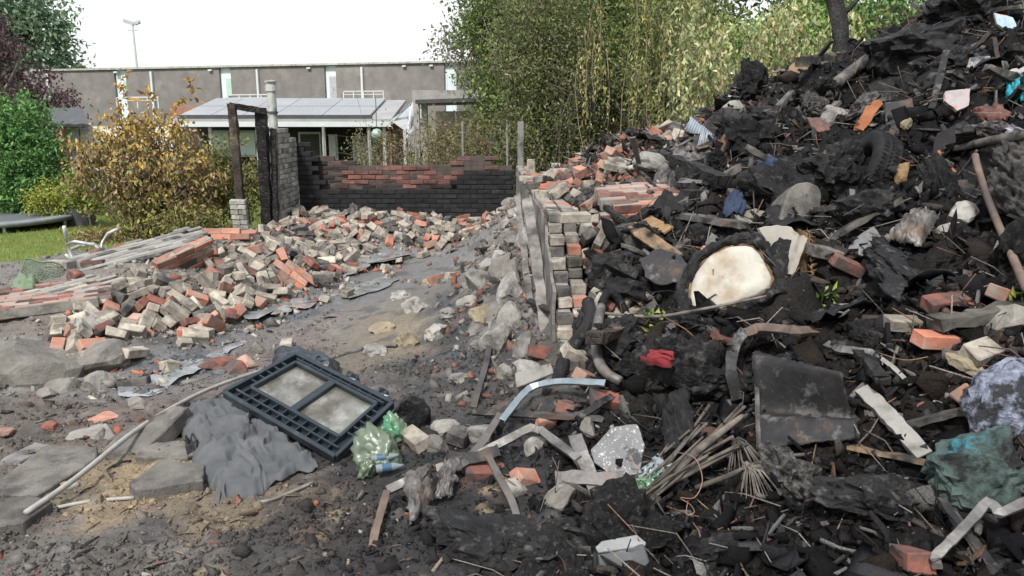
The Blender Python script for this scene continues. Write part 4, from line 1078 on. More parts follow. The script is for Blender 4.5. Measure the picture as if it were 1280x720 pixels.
# ------------------------------------------------------------------ fallen bricks (settled positions in mm, quaternions in 1/100)
FALLEN = '''L0,-3596,9107,498,92,34,-6,-19;L2,-3472,7583,297,72,2,3,69;L0,-2739,10632,318,52,-8,-24,-81;L2,-3366,6638,113,95,-29,11,7;L0,-3209,10359,436,54,-11,10,83;L0,-2807,7892,96,49,-14,-50,70;L2,-2729,10920,329,66,-10,36,-65;L1,-1922,9188,90,2,96,-28,-2;L0,-2529,11022,308,31,-81,-48,17;L1,-2824,6700,14,95,6,12,28;L1,-3346,6802,150,15,18,-89,39;L2,-3381,11087,430,89,2,14,44;L2,-2707,9346,306,14,6,-93,34;L0,-3131,9138,455,30,-45,66,-52;L1,-2722,8153,124,72,-5,-51,47;L1,-3476,8671,418,93,8,13,34;L1,-3132,8239,282,55,-48,65,21;L2,-3306,8095,365,45,-36,26,-78;L0,-3481,7087,251,19,57,73,34;L1,-2439,9785,248,90,39,2,-18;L0,-3000,8432,262,44,53,-48,-54;L0,-1978,11020,165,7,-95,29,11;L0,-2879,8671,269,41,86,-5,-30;L2,-2254,9850,185,48,-16,-3,-86;L0,-2634,9007,258,84,47,0,-27;L0,-2887,10318,373,80,7,-10,-58;L1,-2106,10408,122,50,9,71,49;L0,-3486,8954,470,93,27,13,22;L2,-3822,6611,177,93,-19,-8,32;L1,-3330,9689,544,1,-48,84,-23;L0,-2452,8265,91,94,23,-20,-15;L0,-2417,9338,230,18,-63,-73,19;L0,-3221,7573,210,12,27,-17,94;L0,-2234,10308,131,17,-69,-67,22;L1,-2326,9941,198,3,28,90,32;L2,-2655,10452,264,33,-23,14,-91;L0,-2401,10966,275,39,-11,1,-91;L1,-3556,9427,532,90,-6,5,42;L1,-2568,10210,265,27,-85,39,-22;L0,-2102,8890,117,12,-11,-32,-93;L1,-3231,7459,199,83,-47,4,-31;L0,-2755,7725,49,18,21,-85,-45;L0,-3356,10230,463,10,4,45,89;L0,-2344,9179,187,98,-7,18,7;L0,-3019,7571,111,7,27,13,95;L0,-3608,7641,369,98,-1,1,-17;L1,-3588,8518,460,78,-49,36,-17;L0,-2714,9738,362,33,38,-79,-34;L0,-2822,7057,29,99,-3,7,-15;L0,-2385,10129,221,45,-65,53,-31;L0,-1980,9593,124,1,99,2,-15;L1,-2766,7324,14,89,-40,14,-18;L1,-3345,9907,506,85,2,9,52;L1,-2318,9020,181,42,-82,33,-21;L1,-2788,7553,44,91,17,37,-10;L0,-3338,10507,445,68,7,-23,-69;L0,-3536,7382,299,4,88,46,10;L0,-3330,7375,215,18,17,-89,37;L2,-2486,10682,228,25,17,-16,94;L1,-2342,8669,94,9,-90,-38,19;L0,-2938,8599,256,91,28,14,-26;L2,-2903,11058,372,58,14,3,80;L0,-3521,6780,189,50,34,-36,-71;L2,-2238,9335,180,95,3,9,30;L0,-2465,8644,136,67,21,11,71;L0,-2562,9178,255,84,-33,-13,40;L0,-2172,8179,28,98,-7,0,17;L0,-3090,7384,144,53,19,34,75;L0,-3890,5567,-8,4,-27,95,-15;L0,-3411,7190,236,68,30,-22,-63;L2,-2460,8405,102,97,-22,-5,-6;L1,-3331,6936,164,14,-3,-18,97;L0,-3730,6352,79,54,19,1,82;L2,-2315,10889,236,40,-79,-31,34;L0,-3464,10608,434,7,-71,-70,8;L2,-2459,10072,243,60,15,12,77;L0,-2338,8916,182,35,-1,-46,82;L1,-3094,7243,110,91,-9,37,17;L2,-2756,10764,320,0,-6,25,97;L0,-2797,6878,34,18,-14,28,-93;L0,-3703,9258,520,96,-3,0,27;L1,-3803,6486,153,19,84,-43,25;L1,-2772,9538,353,37,-27,5,-89;L1,-2123,9248,166,56,-14,55,60;L0,-3064,8687,335,84,-15,-17,50;L2,-3462,8134,414,11,11,16,97;L2,-2220,9995,161,26,16,24,92;L2,-2065,10768,113,70,0,11,-71;L0,-3494,10925,428,44,-4,1,-90;L0,-3492,8526,440,31,27,54,74;L0,-3149,6956,122,81,-26,24,-47;L0,-3201,7221,169,51,17,36,76;L2,-3662,8601,468,10,-46,78,-42;L0,-2877,7372,51,30,-75,-49,32;L0,-3634,6418,84,8,57,73,37;L0,-3503,10349,457,94,-32,1,11;L0,-2210,10481,166,52,-83,-15,-10;L0,-2919,7810,132,7,30,52,79;L1,-2644,10882,368,12,40,62,-67;L0,-2813,8340,165,95,-3,-3,30;L0,-3668,9046,517,8,-53,-78,-33;L0,-2774,9104,317,62,24,-29,-69;L2,-3011,8898,367,40,-66,-58,25;L0,-3250,10481,487,42,-53,39,-63;L0,-3296,7172,209,5,50,82,-27;L2,-2870,10141,395,38,-90,18,6;L0,-3106,7730,192,94,12,25,22;L0,-2576,9591,296,22,-79,57,-7;L0,-1976,9032,98,13,-4,-27,-95;L0,-3764,7061,292,30,93,21,3;L0,-3208,11024,418,32,-16,-57,74;L0,-2104,9132,147,23,94,-24,-6;L2,-2826,10910,375,66,45,1,60;L2,-3485,6652,152,34,71,49,37;L1,-2416,11155,308,47,-80,-28,-22;L0,-3410,8863,437,29,-92,-24,9;L0,-2385,10532,186,8,-87,-43,21;L0,-3281,9423,540,6,44,-89,-8;L0,-2906,9476,421,60,38,-32,-63;L0,-3203,11174,412,6,18,95,23;L0,-2564,8171,87,9,10,-88,46;L0,-2072,7197,-27,49,-3,-2,87;L0,-3284,6341,36,40,30,-38,-78;L0,-3009,10756,389,85,42,-6,-32;L0,-3150,8353,306,10,34,75,56;L0,-1480,9506,61,31,2,-7,-95;L2,-2831,8372,231,3,94,35,3;L0,-2860,9187,360,63,-5,14,-76;L0,-2567,7518,-15,5,45,-89,-2;L2,-2427,10780,232,5,-94,23,25;L0,-3659,7217,315,79,58,8,-15;L0,-3008,8226,202,36,0,-25,-90;L1,-3755,8677,474,6,-30,92,-25;L1,-3210,8641,367,25,-81,-48,21;L0,-2884,9894,430,17,-47,-57,65;L0,-3424,11314,435,66,25,-14,-70;L0,-2208,8678,97,45,23,28,82;L1,-3641,7307,411,95,1,-15,27;L1,-1828,10669,61,76,-7,-16,63;L0,-3010,9039,409,2,-25,-34,-91;L0,-3412,10091,502,6,28,95,-12;L0,-3845,8829,486,12,-6,2,-99;L0,-3073,7061,122,67,-32,18,-64;L2,-3238,7816,256,45,29,16,83;L1,-1948,10288,83,94,2,12,32;L0,-3043,11080,436,43,21,7,-87;L1,-3148,10755,422,6,-78,-49,-37;L0,-2341,9264,269,39,23,13,88;L2,-3024,10920,404,44,-56,-69,-11;L1,-2543,8803,199,47,-9,3,-88;L1,-3172,11366,422,91,-3,6,-40;L0,-3464,6204,27,16,53,-81,-22;L1,-2258,8360,29,10,6,-2,-99;L0,-3489,8294,445,19,65,-74,3;L1,-3167,7335,212,10,39,-47,78;L0,-2660,8479,188,72,28,46,44;L0,-2683,9519,382,91,-14,23,-31;L2,-2888,7621,97,0,-52,-69,50;L0,-2184,10780,196,4,9,75,-65;L1,-3705,6561,151,38,-39,7,-84;L2,-2647,8888,248,30,-20,-88,30;L0,-2643,9210,275,38,14,-33,-85;L0,-3617,8808,465,9,89,-33,-29;L0,-3578,7978,427,91,12,17,35;L2,-2694,7674,54,73,48,2,48;L0,-3711,7866,434,41,19,11,88;L0,-2836,8140,171,89,-33,-12,-29;L1,-2348,10364,165,40,-5,-90,-17;L0,-2677,11044,393,38,9,86,33;L2,-3365,8511,414,44,81,-16,-35;L2,-3601,7511,353,24,-13,-3,96;L0,-2887,8963,335,52,24,-28,-77;L0,-3625,7395,348,28,-11,-4,95;L2,-3189,6260,-4,4,98,-18,-8;L0,-3639,9860,517,12,90,42,7;L1,-3800,6905,279,28,-26,40,-83;L0,-2705,8259,151,35,89,28,-12;L0,-2960,7145,77,70,-30,-18,61;L0,-3136,8064,265,90,0,44,-3;L0,-3044,10076,418,14,-16,-98,3;L0,-3277,6726,120,4,-7,-43,-90;L1,-3274,7077,178,90,-20,18,34;L0,-1343,9383,53,1,-43,-90,1;L1,-2627,10086,303,26,-26,2,-93;L2,-2631,7320,-9,80,-31,-4,52;L0,-2554,10576,239,5,95,-31,-9;L0,-2848,9753,389,34,80,48,7;L1,-2023,9992,110,14,-8,-1,-99;L0,-3244,9252,493,2,-39,92,-4;L0,-2780,8812,269,36,46,37,72;L1,-3132,8942,404,16,71,-68,-11;L0,-3284,8550,388,83,-41,38,-8;L1,-2563,5986,-50,95,9,20,22;L0,-2183,9006,159,88,-29,6,-37;L2,-3894,6695,224,8,43,90,-2;L2,-3286,7688,272,30,7,-72,63;L1,-1941,10709,71,99,12,-2,-8;L1,-3234,10820,404,7,45,-86,23;L2,-2689,9280,358,41,30,-32,80;L0,-2605,10347,264,78,46,27,32;L0,-2650,8727,218,75,-42,38,-34;L0,-2222,10698,172,3,-3,-8,100;L0,-3834,9495,505,95,-1,-3,-31;L0,-2257,9697,226,93,27,10,-21;L0,-2238,9577,229,7,-3,29,-95;L2,-2696,10174,319,41,82,37,-13;L1,-2421,9509,245,34,-4,43,83;L0,-2006,10626,78,1,9,64,76;L0,-2298,10130,219,30,-76,30,-49;L1,-3142,10871,402,26,-19,-55,77;L1,-2859,10501,344,9,-53,78,-32;L2,-3059,8409,350,35,4,-9,93;L1,-3583,7004,250,25,18,-95,-9;L0,-2930,7426,102,26,90,27,22;L0,-2854,5802,-42,11,99,4,7;L0,-4318,10839,385,83,-4,-1,56;L2,-2231,10583,241,8,4,-18,-98;L0,-3087,6338,38,53,-13,0,-84;L0,-2782,10775,389,3,-12,96,-26;L0,-2401,10333,243,24,-24,-13,93;L0,-2191,11033,227,21,-90,37,12;L2,-1996,6066,-39,3,94,-32,7;L1,-2419,11063,365,18,43,65,-60;L0,-3336,9092,478,57,62,-27,-48;L0,-2745,11135,441,19,92,21,26;L0,-3449,8922,519,25,-12,28,-92;L2,-2415,9629,272,5,-23,22,95;L0,-2594,8440,134,85,-30,-7,42;L1,-2516,9431,263,2,-88,-6,-47;L0,-2803,7230,67,82,-43,-36,7;L1,-3168,8755,374,1,23,96,14;L0,-3629,6608,166,82,-30,27,-42;L2,-3619,6176,34,31,-67,62,-26;L0,-3559,10052,510,36,-79,35,-35;L1,-3466,9628,547,75,-5,7,-66;L1,-2929,6945,46,97,-1,13,21;L0,-3420,7866,366,45,85,28,-1;L1,-3405,10792,421,78,-8,3,-62;L0,-3063,7149,197,8,-90,-17,39;L0,-2872,8297,299,86,0,-5,-51;L1,-3987,6928,299,8,86,-49,-8;L1,-3299,11311,440,25,12,-95,-17;L0,-2587,10798,299,33,58,-70,-25;L1,-2208,10571,146,13,68,-12,-71;L2,-3044,7409,190,21,91,-6,-34;L0,-3226,6874,160,48,-54,-68,9;L0,-2778,8057,154,34,90,-26,11;L1,-3126,10570,400,88,6,-4,46;L0,-2979,10553,406,17,41,-77,46;L1,-3463,9524,567,54,-84,-10,5;L0,-3577,6834,210,51,33,-37,-71;L0,-1874,10169,102,48,-12,-22,-84;L1,-3633,10221,469,0,47,-88,4;L0,-2036,8736,88,96,-3,-2,-27;L0,-2972,8124,214,1,64,-56,-54;L0,-2366,8287,32,10,-51,-85,4;L0,-4329,8176,444,17,5,-8,-98;L0,-2577,7678,28,28,-40,76,-42;L0,-3705,10405,446,9,84,-54,5;L0,-3008,7946,176,6,17,-93,32;L0,-2546,8072,70,94,34,-1,-4;L1,-2644,9627,355,17,-95,21,-15;L2,-2738,7955,86,85,-15,25,-44;L0,-2109,9440,160,7,86,-50,-10;L1,-3178,9993,457,4,-77,-63,12;L1,-3267,8927,436,68,14,57,44;L0,-3420,9259,535,99,-8,-10,-3;L0,-2410,10946,348,7,-11,-2,-99;L0,-2394,8829,172,78,41,6,-46;L0,-2037,10099,190,78,-48,-40,-3;L2,-2209,10114,173,58,1,45,68;L0,-2432,7730,15,15,-87,-46,-1;L1,-2509,9686,306,11,53,25,80;L1,-3346,7602,278,31,-56,69,-35;L1,-2540,10599,305,2,99,2,-10;L1,-3758,5475,-30,2,73,68,-3;L2,-4013,9745,481,33,7,-3,94;L0,-2496,10327,269,51,33,-5,-79;L2,-2654,7886,116,55,22,18,78;L0,-1854,10018,85,98,-3,8,17;L2,-3027,7494,163,47,-77,35,24;L0,-2142,10249,188,52,-8,-38,76;L2,-2268,8487,56,5,1,-100,-1;L0,-1898,10816,91,6,-6,-99,11;L1,-2788,10466,318,93,-17,-29,-16;L2,-2268,9437,218,2,41,-85,33;L1,-3029,10677,402,14,14,89,40;L1,-2743,6190,-32,4,29,96,-6;L0,-3608,10523,442,86,9,-8,-49;L2,-3066,11013,506,12,98,-10,12;L0,-2534,10074,344,14,-47,-87,7;L2,-2797,8704,307,1,31,92,26;L1,-2928,8052,204,83,41,35,15;L0,-2904,8520,301,16,44,43,78;L0,-4795,8389,414,1,8,100,-5;L0,-2043,10221,118,39,22,32,84;L0,-3033,10437,407,72,68,15,2;L0,-2961,9120,442,2,-20,-72,66;L1,-1690,10241,69,26,-9,6,96;L0,-2877,10828,450,11,-7,51,85;L2,-2966,9834,430,16,-39,-91,3;L0,-3417,7743,350,15,-86,-34,35;L2,-2247,10871,251,85,28,45,6;L1,-2564,7978,78,75,28,-24,55;L0,-2713,10327,338,11,-15,17,97;L1,-2006,9268,122,31,80,50,13;L0,-2106,8789,170,12,-11,67,-72;L1,-2555,9802,288,97,-15,19,-3;L0,-2741,7163,67,57,12,-66,-47;L1,-2718,8578,236,84,43,13,29;L2,-3738,6748,223,94,-31,-14,-3;L0,-3241,8071,389,66,33,30,61;L1,-3116,8510,293,86,5,2,51;L1,-3208,10658,426,24,-89,37,-12;L1,-2709,7534,62,77,0,40,-49;L2,-1562,9329,64,9,-9,3,-99;L2,-3699,6872,251,4,38,-28,88;L1,-3614,9709,519,4,94,-33,5;L0,-2820,9386,413,43,-44,-33,72;L0,-2678,7418,31,28,-2,87,40;L1,-2899,11034,439,1,-92,37,15;L1,-2611,9957,317,52,27,10,80;L0,-2440,9891,245,93,31,5,-19;L0,-2339,10652,270,25,14,-48,-83;L0,-3296,10889,436,28,-16,23,92;L0,-3423,9799,569,13,-40,-54,73;L2,-3109,11260,439,41,-25,-25,-84;L0,-2149,6577,-39,2,47,88,-6;L0,-3436,10116,584,58,46,-55,-40;L0,-3465,6397,81,84,27,22,41;B0,-490,11619,361,0,94,-29,17;B1,-3253,12084,500,21,-56,-79,-15;B1,-350,12176,414,38,33,80,33;B0,-765,11329,282,61,-13,23,-75;B0,-1992,11767,403,91,6,2,-40;B0,-1001,11216,187,74,31,3,59;B1,-2155,11638,392,53,-9,4,-84;B2,-1984,12257,458,41,-4,1,91;B0,-3165,12314,468,27,10,55,78;B0,-1850,11459,295,67,-11,34,-65;B1,-2349,11309,341,5,70,0,-71;B0,-2077,11354,289,65,26,7,71;B1,-903,11622,270,85,-11,-17,49;B1,-3128,11503,447,13,64,-64,-41;B0,-1774,12449,461,14,21,-91,-32;B0,-1279,12060,389,72,52,-15,-44;B0,-1401,11718,324,54,29,11,78;B0,-2520,12101,516,3,26,-18,-95;B2,-1780,11938,433,9,-85,51,6;B1,-520,11894,313,6,10,99,-4;B2,-2343,12185,469,92,39,1,1;B0,-2734,11898,508,51,5,-3,86;B1,-2635,11720,449,32,-93,-17,10;B1,-3107,12632,385,3,-70,-70,11;B0,-1075,11804,308,78,27,14,54;B1,-2093,11087,234,42,42,80,-3;B2,-262,12417,433,92,-39,-9,4;B0,-2878,12560,418,86,-21,4,47;B0,-2887,12285,491,82,-50,6,-25;B0,-2268,11393,336,73,6,8,-68;B1,-2757,11631,440,26,-19,7,94;B2,-2591,11141,350,39,-77,-46,22;B0,-2119,12259,470,40,-42,-55,59;B1,-2992,11539,450,8,98,-15,-8;B2,-829,11898,309,77,5,-6,-63;B0,-1612,12179,472,24,15,2,96;B2,-554,12255,370,38,32,56,66;B0,-1800,11710,380,33,88,31,15;B0,-3094,12389,456,95,7,-11,-27;B1,-2030,11610,375,23,19,-42,86;B1,-545,11792,326,20,9,97,-6;B1,-2319,11726,426,81,-1,0,-58;B0,-2724,12478,455,76,11,-28,-57;B0,-1406,12396,410,19,-9,-2,-98;B0,-2690,12042,514,2,86,-51,-6;B1,-2532,11887,471,1,97,23,5;B1,-1425,12656,406,55,51,-44,49;B0,-892,11725,342,85,48,18,15;B0,-2259,11930,449,96,28,4,-6;B0,-731,11919,344,62,-25,11,73;B0,-2242,11561,392,14,32,52,78;B1,-472,11457,383,27,66,65,26;B1,-2870,11314,440,92,-30,-8,-22;B1,-2590,12479,450,1,-15,-92,-37;B2,-2361,12078,464,1,-1,34,-94;B0,-1942,11468,321,40,-54,71,-21;B1,-2037,12460,431,57,-5,-10,-82;B0,-2160,11308,303,54,46,-26,-65;B2,-2388,12466,440,4,-37,-92,9;B0,-646,11856,320,51,31,-38,-70;B0,-2231,12581,411,72,-5,-4,-69;B2,-584,12554,353,82,1,3,56;B0,-1587,11806,376,45,3,-22,86;B2,-1406,12210,420,56,2,-11,-82;B0,-304,11691,422,91,-15,-19,34;B0,-1733,11287,228,34,-59,-72,10;B0,-342,12498,426,16,13,91,-36;B1,-3184,11735,489,62,14,1,-77;B0,-415,12333,425,46,-49,73,-15;B2,-1737,11611,335,31,95,1,-9;B0,-1875,11860,422,81,21,-3,-55;B0,-1145,12155,374,13,16,-96,-20;B1,-2219,11760,419,81,1,3,-58;B0,-568,12423,378,9,-16,-66,73;B0,-3021,12248,535,2,76,60,22;B0,-2898,11206,400,14,-98,-7,8;B0,-307,12604,401,97,-21,0,-15;B1,-1089,12471,367,75,-16,-9,63;B2,-2495,12341,458,17,1,-4,-98;B1,-3149,11614,471,41,91,-5,-5;B0,-1995,12628,396,99,-10,-1,4;B1,-1949,12397,465,77,30,29,49;B0,-1488,11366,217,18,-53,-83,0;B0,-942,11824,333,66,42,3,63;B1,-2384,11512,399,3,21,-11,-97;B2,-2557,12647,418,59,-80,2,3;B2,-3253,11475,478,97,11,-20,-3;B0,-2640,11581,463,32,-31,82,-35;B0,-2376,12058,574,47,44,12,76;B0,-1298,11341,197,88,6,6,-46;B2,-2291,12313,465,82,-53,11,-20;B1,-1091,11500,241,21,98,-1,1;B1,-1125,12345,379,31,-62,64,-32;B0,-2711,11357,404,15,80,-50,-29;B1,-986,11958,322,34,-3,-1,94;B0,-636,12255,359,57,65,-36,-34;B0,-1552,12319,461,88,-13,-5,-45;B0,-730,12127,324,2,-31,95,2;B2,-2341,11171,359,61,22,37,67;B0,-2499,11715,446,10,84,-51,-16;B1,-2255,11402,407,10,-99,-6,1;B0,-910,12431,358,16,-93,33,-6;B0,-1173,12616,406,31,-10,-94,8;B1,-854,11469,273,50,-22,-4,-84;B2,-1514,11881,392,84,-32,30,-33;B0,-950,12070,349,12,-5,-76,64;B0,-2964,12642,446,46,0,89,0;B1,-216,12621,481,61,37,-57,-40;B0,-2015,11961,470,1,21,-4,-98;B1,-2378,11410,369,38,52,64,-42;B2,-1363,11940,379,15,-19,46,-85;B0,-1408,12033,435,39,-91,-6,-12;B0,-736,12521,347,71,3,-7,-70;B1,-2213,12426,451,1,5,-90,-43;B0,-773,12287,358,45,-46,60,-47;B0,-1551,12504,437,48,86,19,-2;B0,-146,12245,466,10,-66,72,-18;B0,-1786,12585,467,63,6,33,-70;B0,-2891,12200,553,1,65,71,26;B0,-1331,12574,409,83,-24,12,49;B1,-2766,11233,473,50,76,38,17;B0,-2075,11774,472,5,-60,80,5;B1,-1093,11388,230,27,69,63,-23;B0,-1139,10806,102,88,-8,-7,46;B0,-2133,12040,472,8,-7,83,-55;B0,-2198,12191,503,29,-60,-73,-13;B0,-428,11787,372,57,-11,-2,-81;B1,-2553,12559,428,41,-91,-3,-2;B0,-1149,11239,177,44,-82,-35,8;B0,-2707,12291,492,87,-46,19,-4;B0,-3265,12208,502,38,60,67,-21;B0,-345,11818,423,40,-14,-1,-91;B0,-1429,11453,278,69,23,33,60;B0,-2502,11316,348,2,100,0,-7;B0,-2333,11816,501,32,10,80,50;B0,-2974,11412,449,31,94,-13,5;B0,-1006,12344,382,78,4,-18,59;B2,-1206,11436,250,65,28,-41,-57;B0,-1685,10700,72,79,0,5,-62;B2,-616,12058,336,2,98,21,1;B1,-600,11416,328,12,-37,90,-20;B1,-1192,11796,323,25,-48,80,-27;B0,-2105,11726,534,82,5,-4,57;B0,-2831,12441,473,21,-48,83,-21;B1,-2519,12213,498,42,47,64,-43;B2,-3196,12256,557,41,31,45,73;B0,-765,12551,410,38,6,-5,-92;B0,-2234,12489,524,7,47,-86,20;B1,-1127,12038,352,11,-56,-82,4;B1,-693,11306,316,26,-61,-74,8;B0,-2849,12016,567,95,21,-13,19;B1,-2641,11190,408,89,-23,-21,33;B0,-805,11600,313,5,45,-86,23;B0,-703,11584,347,25,-87,-30,30;B1,-647,11505,323,62,68,21,33;B0,-908,12633,347,4,-2,-3,-100;B0,-3106,11978,535,55,10,14,81;B0,-2367,12588,452,7,-50,-70,50;B0,-2929,11176,490,74,-59,29,-13;B0,-1361,10963,103,8,-33,94,-9;B0,-2256,11179,318,33,-21,92,-8;B0,-2211,11870,534,35,51,50,61;B0,-1638,11448,262,6,76,-59,-26;B0,-3235,11988,541,80,10,16,-58;B2,-309,12268,457,27,-15,-23,-92;B1,-890,12237,341,68,5,-7,-73;B0,-2573,11397,437,45,37,69,43;B1,-386,11944,381,32,-29,-29,-85;B1,-1586,10344,66,4,99,2,-11;B0,-1184,12478,405,1,17,-7,-98;B0,-920,11377,247,40,8,18,90;B0,-452,12033,370,9,93,34,2;B0,-2070,12637,461,2,0,100,-10;B0,-1067,11557,290,51,-10,-19,-83;B2,-2529,11538,428,67,47,-17,-55;M0,1908,8470,1864,86,22,-23,40;M1,959,9800,1300,27,-51,82,4;M0,665,9438,1320,12,48,-87,-4;M0,1826,8130,1817,19,-28,93,-11;M1,1003,8100,1511,43,33,80,23;M0,488,10179,1123,39,82,41,5;M0,843,7646,1365,6,-62,70,34;M2,678,7518,1246,81,-8,-8,-58;M1,605,8967,1354,3,5,-99,-12;M0,583,8535,1328,32,64,-68,-11;M0,536,8819,1329,76,65,2,6;M0,226,8681,1234,0,-70,71,0;M1,622,6541,1013,64,-29,-27,66;M1,1428,8182,1774,67,-60,43,3;M2,422,9584,1130,54,-48,52,-46;M2,1515,8004,1719,26,-30,24,89;M1,544,6868,1032,38,61,-70,-1;M1,390,8935,1252,2,-2,71,-71;M0,1572,7930,1715,16,16,-35,-91;M0,1282,9089,1599,94,-4,27,21;M0,1504,8159,1715,84,-39,-25,29;M0,478,9948,1138,37,-56,-47,58;M0,849,9590,1376,56,-6,-35,-75;M0,582,7716,1234,28,-48,-67,50;M1,1088,9156,1563,8,-12,99,-7;M1,505,8554,1268,56,-77,23,21;M0,981,6849,1275,86,18,4,48;M0,1614,8414,1754,8,-81,-47,35;M1,288,9564,1234,0,-100,4,0;M0,-862,9067,105,73,61,18,26;M1,535,8744,1304,12,18,-61,76;M2,1024,9692,1330,88,-32,-13,32;M2,553,8290,1261,21,-38,26,86;M2,641,10444,1109,2,96,-22,16;M0,366,7694,1234,94,0,0,-35;M0,1188,9948,1292,71,13,-40,-56;M0,833,9901,1232,23,-24,-3,94;M0,1466,9550,1466,83,-13,2,-54;M0,534,7391,1221,95,3,9,31;M0,511,7527,1224,36,-60,3,-71;M0,202,9378,1234,0,30,95,0;M0,532,6466,927,39,60,-41,-56;M0,527,7677,1203,30,-46,-65,52;M1,707,8941,1411,2,-50,85,18;M0,433,9220,1279,58,-67,24,-41;M1,673,6856,1093,41,38,-20,-81;M0,387,8489,1234,0,-87,49,0;M1,897,7769,1440,33,3,38,86;M0,1565,8647,1718,17,-2,33,93;M1,631,8682,1368,55,-15,82,-6;M0,560,7268,1182,92,7,27,27;M0,251,9861,1234,97,0,0,25;M0,528,7093,1116,69,0,-4,72;M0,821,6878,1189,8,49,-83,-26;M0,331,9184,1234,84,0,0,-55;M0,945,7457,1483,15,-98,-6,12;M0,1496,9138,1628,26,23,-94,3;M0,451,9028,1301,7,-87,-5,-48;M1,781,9072,1491,8,-57,-81,-14;M0,1265,10152,1209,30,-28,89,-22;M2,1350,9485,1499,92,33,17,14;M1,1766,8694,1760,71,3,14,-68;M1,634,7141,1129,1,-71,70,-7;M0,1635,8201,1806,52,-3,24,-82;M0,1000,7607,1511,11,9,-20,97;M0,1080,7121,1401,76,-22,-52,31;M1,1899,8294,1845,17,-64,74,-14;M2,920,7984,1459,36,16,-13,-91;M0,359,7455,1234,92,0,0,39;M0,691,7020,1195,91,-11,-25,30;M0,1292,8864,1666,69,-10,6,-71;M0,967,9678,1405,25,72,64,4;M2,720,9841,1238,94,14,-29,-7;M0,1615,7082,1567,1,-99,14,2;M0,700,7172,1199,30,-4,-3,-95;M0,597,7981,1290,91,-39,-15,-8;M1,1320,9561,1480,9,24,-28,93;M1,655,8599,1394,22,7,63,-75;M0,547,9249,1352,15,86,46,-17;M1,515,8367,1262,11,74,-49,44;M2,422,9851,1133,38,53,43,62;M1,1714,8565,1730,15,-8,2,99;M0,563,9629,1244,94,-8,-33,10;M0,1134,8706,1632,81,-38,-2,44;M0,785,10419,1103,23,-40,85,-26;M0,706,7598,1299,7,72,-68,9;M0,712,8058,1394,90,12,8,-41;M0,210,8356,1234,77,0,0,-63;M0,633,7274,1222,34,-24,10,-90;M0,726,8863,1454,92,18,1,36;M0,1581,9343,1552,65,-10,6,75;M0,239,10154,1309,43,-56,-43,-56;M0,918,7482,1404,34,26,-50,-75;M0,460,9442,1215,9,-80,-58,13;M0,1313,8720,1699,9,-7,-81,-58;M1,1230,7349,1482,38,-78,50,-4;M1,563,9965,1182,23,-56,-70,36;M1,479,8075,1199,86,-2,51,0;M0,917,8069,1532,16,-77,55,-27;M1,1082,10289,1109,90,-14,13,40;M0,1570,7814,1724,56,16,36,-73;M1,186,9006,1234,67,0,0,74;M2,516,8185,1233,30,16,81,-48;M2,1240,10246,1154,36,91,19,2;M0,590,8076,1328,97,19,1,13;M0,688,6625,1085,29,-84,43,-18;M0,1499,8583,1759,37,-91,12,-12;M0,1224,9348,1516,83,3,-4,-55;M0,-458,9221,147,42,18,-18,-87;M0,296,8412,1302,0,60,-80,0;M1,1380,9896,1330,79,19,-39,-44;M0,377,8656,1301,33,-80,31,-38;M0,427,8734,1234,0,56,83,0;M2,1313,7995,1654,83,-19,-2,-52;M0,950,7646,1435,40,81,31,30;M0,933,6986,1262,64,-3,27,-72;M0,394,9521,1253,62,-54,-34,46;M1,1381,9108,1619,23,73,-63,-12;M2,423,7228,1275,94,4,-30,14;M0,1563,8465,1807,86,-37,-34,11;M0,517,7898,1242,30,0,-47,-83;M1,562,8093,1240,20,-8,95,21;M0,1281,9902,1275,1,-65,-63,42;M2,372,8308,1234,0,-99,10,0;M1,638,7784,1296,6,-66,-71,24;W1,596,5554,703,26,38,-33,-82;W0,816,5337,577,19,-93,-31,-10;W0,652,6104,930,31,-30,15,89;W0,1430,5528,1004,99,1,-3,-13;W0,579,6242,929,40,-71,-36,46;W2,-309,4420,97,81,4,3,59;W1,562,5973,874,56,-42,-68,23;W0,1690,5140,1123,10,3,-98,-15;W0,859,6125,1075,18,56,80,7;W2,922,5244,642,9,-56,-60,56;W0,707,6275,1037,24,77,-50,32;W0,871,5433,725,10,53,71,44;W1,583,5838,864,34,-88,11,-32;W1,681,5212,538,38,75,-19,51;W0,695,5445,657,33,37,-33,-80;W0,572,6031,1015,72,-2,-35,-60;W1,-1597,5873,-16,99,-10,7,3;W2,568,6344,1029,68,-36,-38,-52;W0,807,5218,557,63,63,45,2;W0,431,5582,1234,99,0,0,13;W0,618,5415,684,67,-42,-26,54;W0,-554,4341,112,87,13,-8,-47;W0,671,5968,1039,23,47,-27,-81;W0,620,6181,1043,86,-19,3,-47;W0,754,5402,609,46,9,82,-32;F0,-511,9421,116,67,-1,-14,73;F2,-1791,8540,58,4,-78,-63,2;F1,-1504,10550,68,5,77,-62,14;F0,-635,9568,149,51,26,-8,-81;F0,-624,9287,106,11,29,95,-1;F1,-1605,10040,71,47,8,15,87;F1,-1988,8333,47,15,75,-62,-18;F0,-664,9108,125,56,-77,-25,15;F1,-763,8937,122,13,36,92,-9;F0,-670,8881,175,39,31,-62,-60;F2,-1216,10886,99,46,3,-4,-89;F0,-1623,6140,-30,9,81,-57,-8;F1,-373,9278,105,24,1,97,-8;F0,-1977,6803,-28,1,64,77,0'''
random.seed(21)
BM = {}
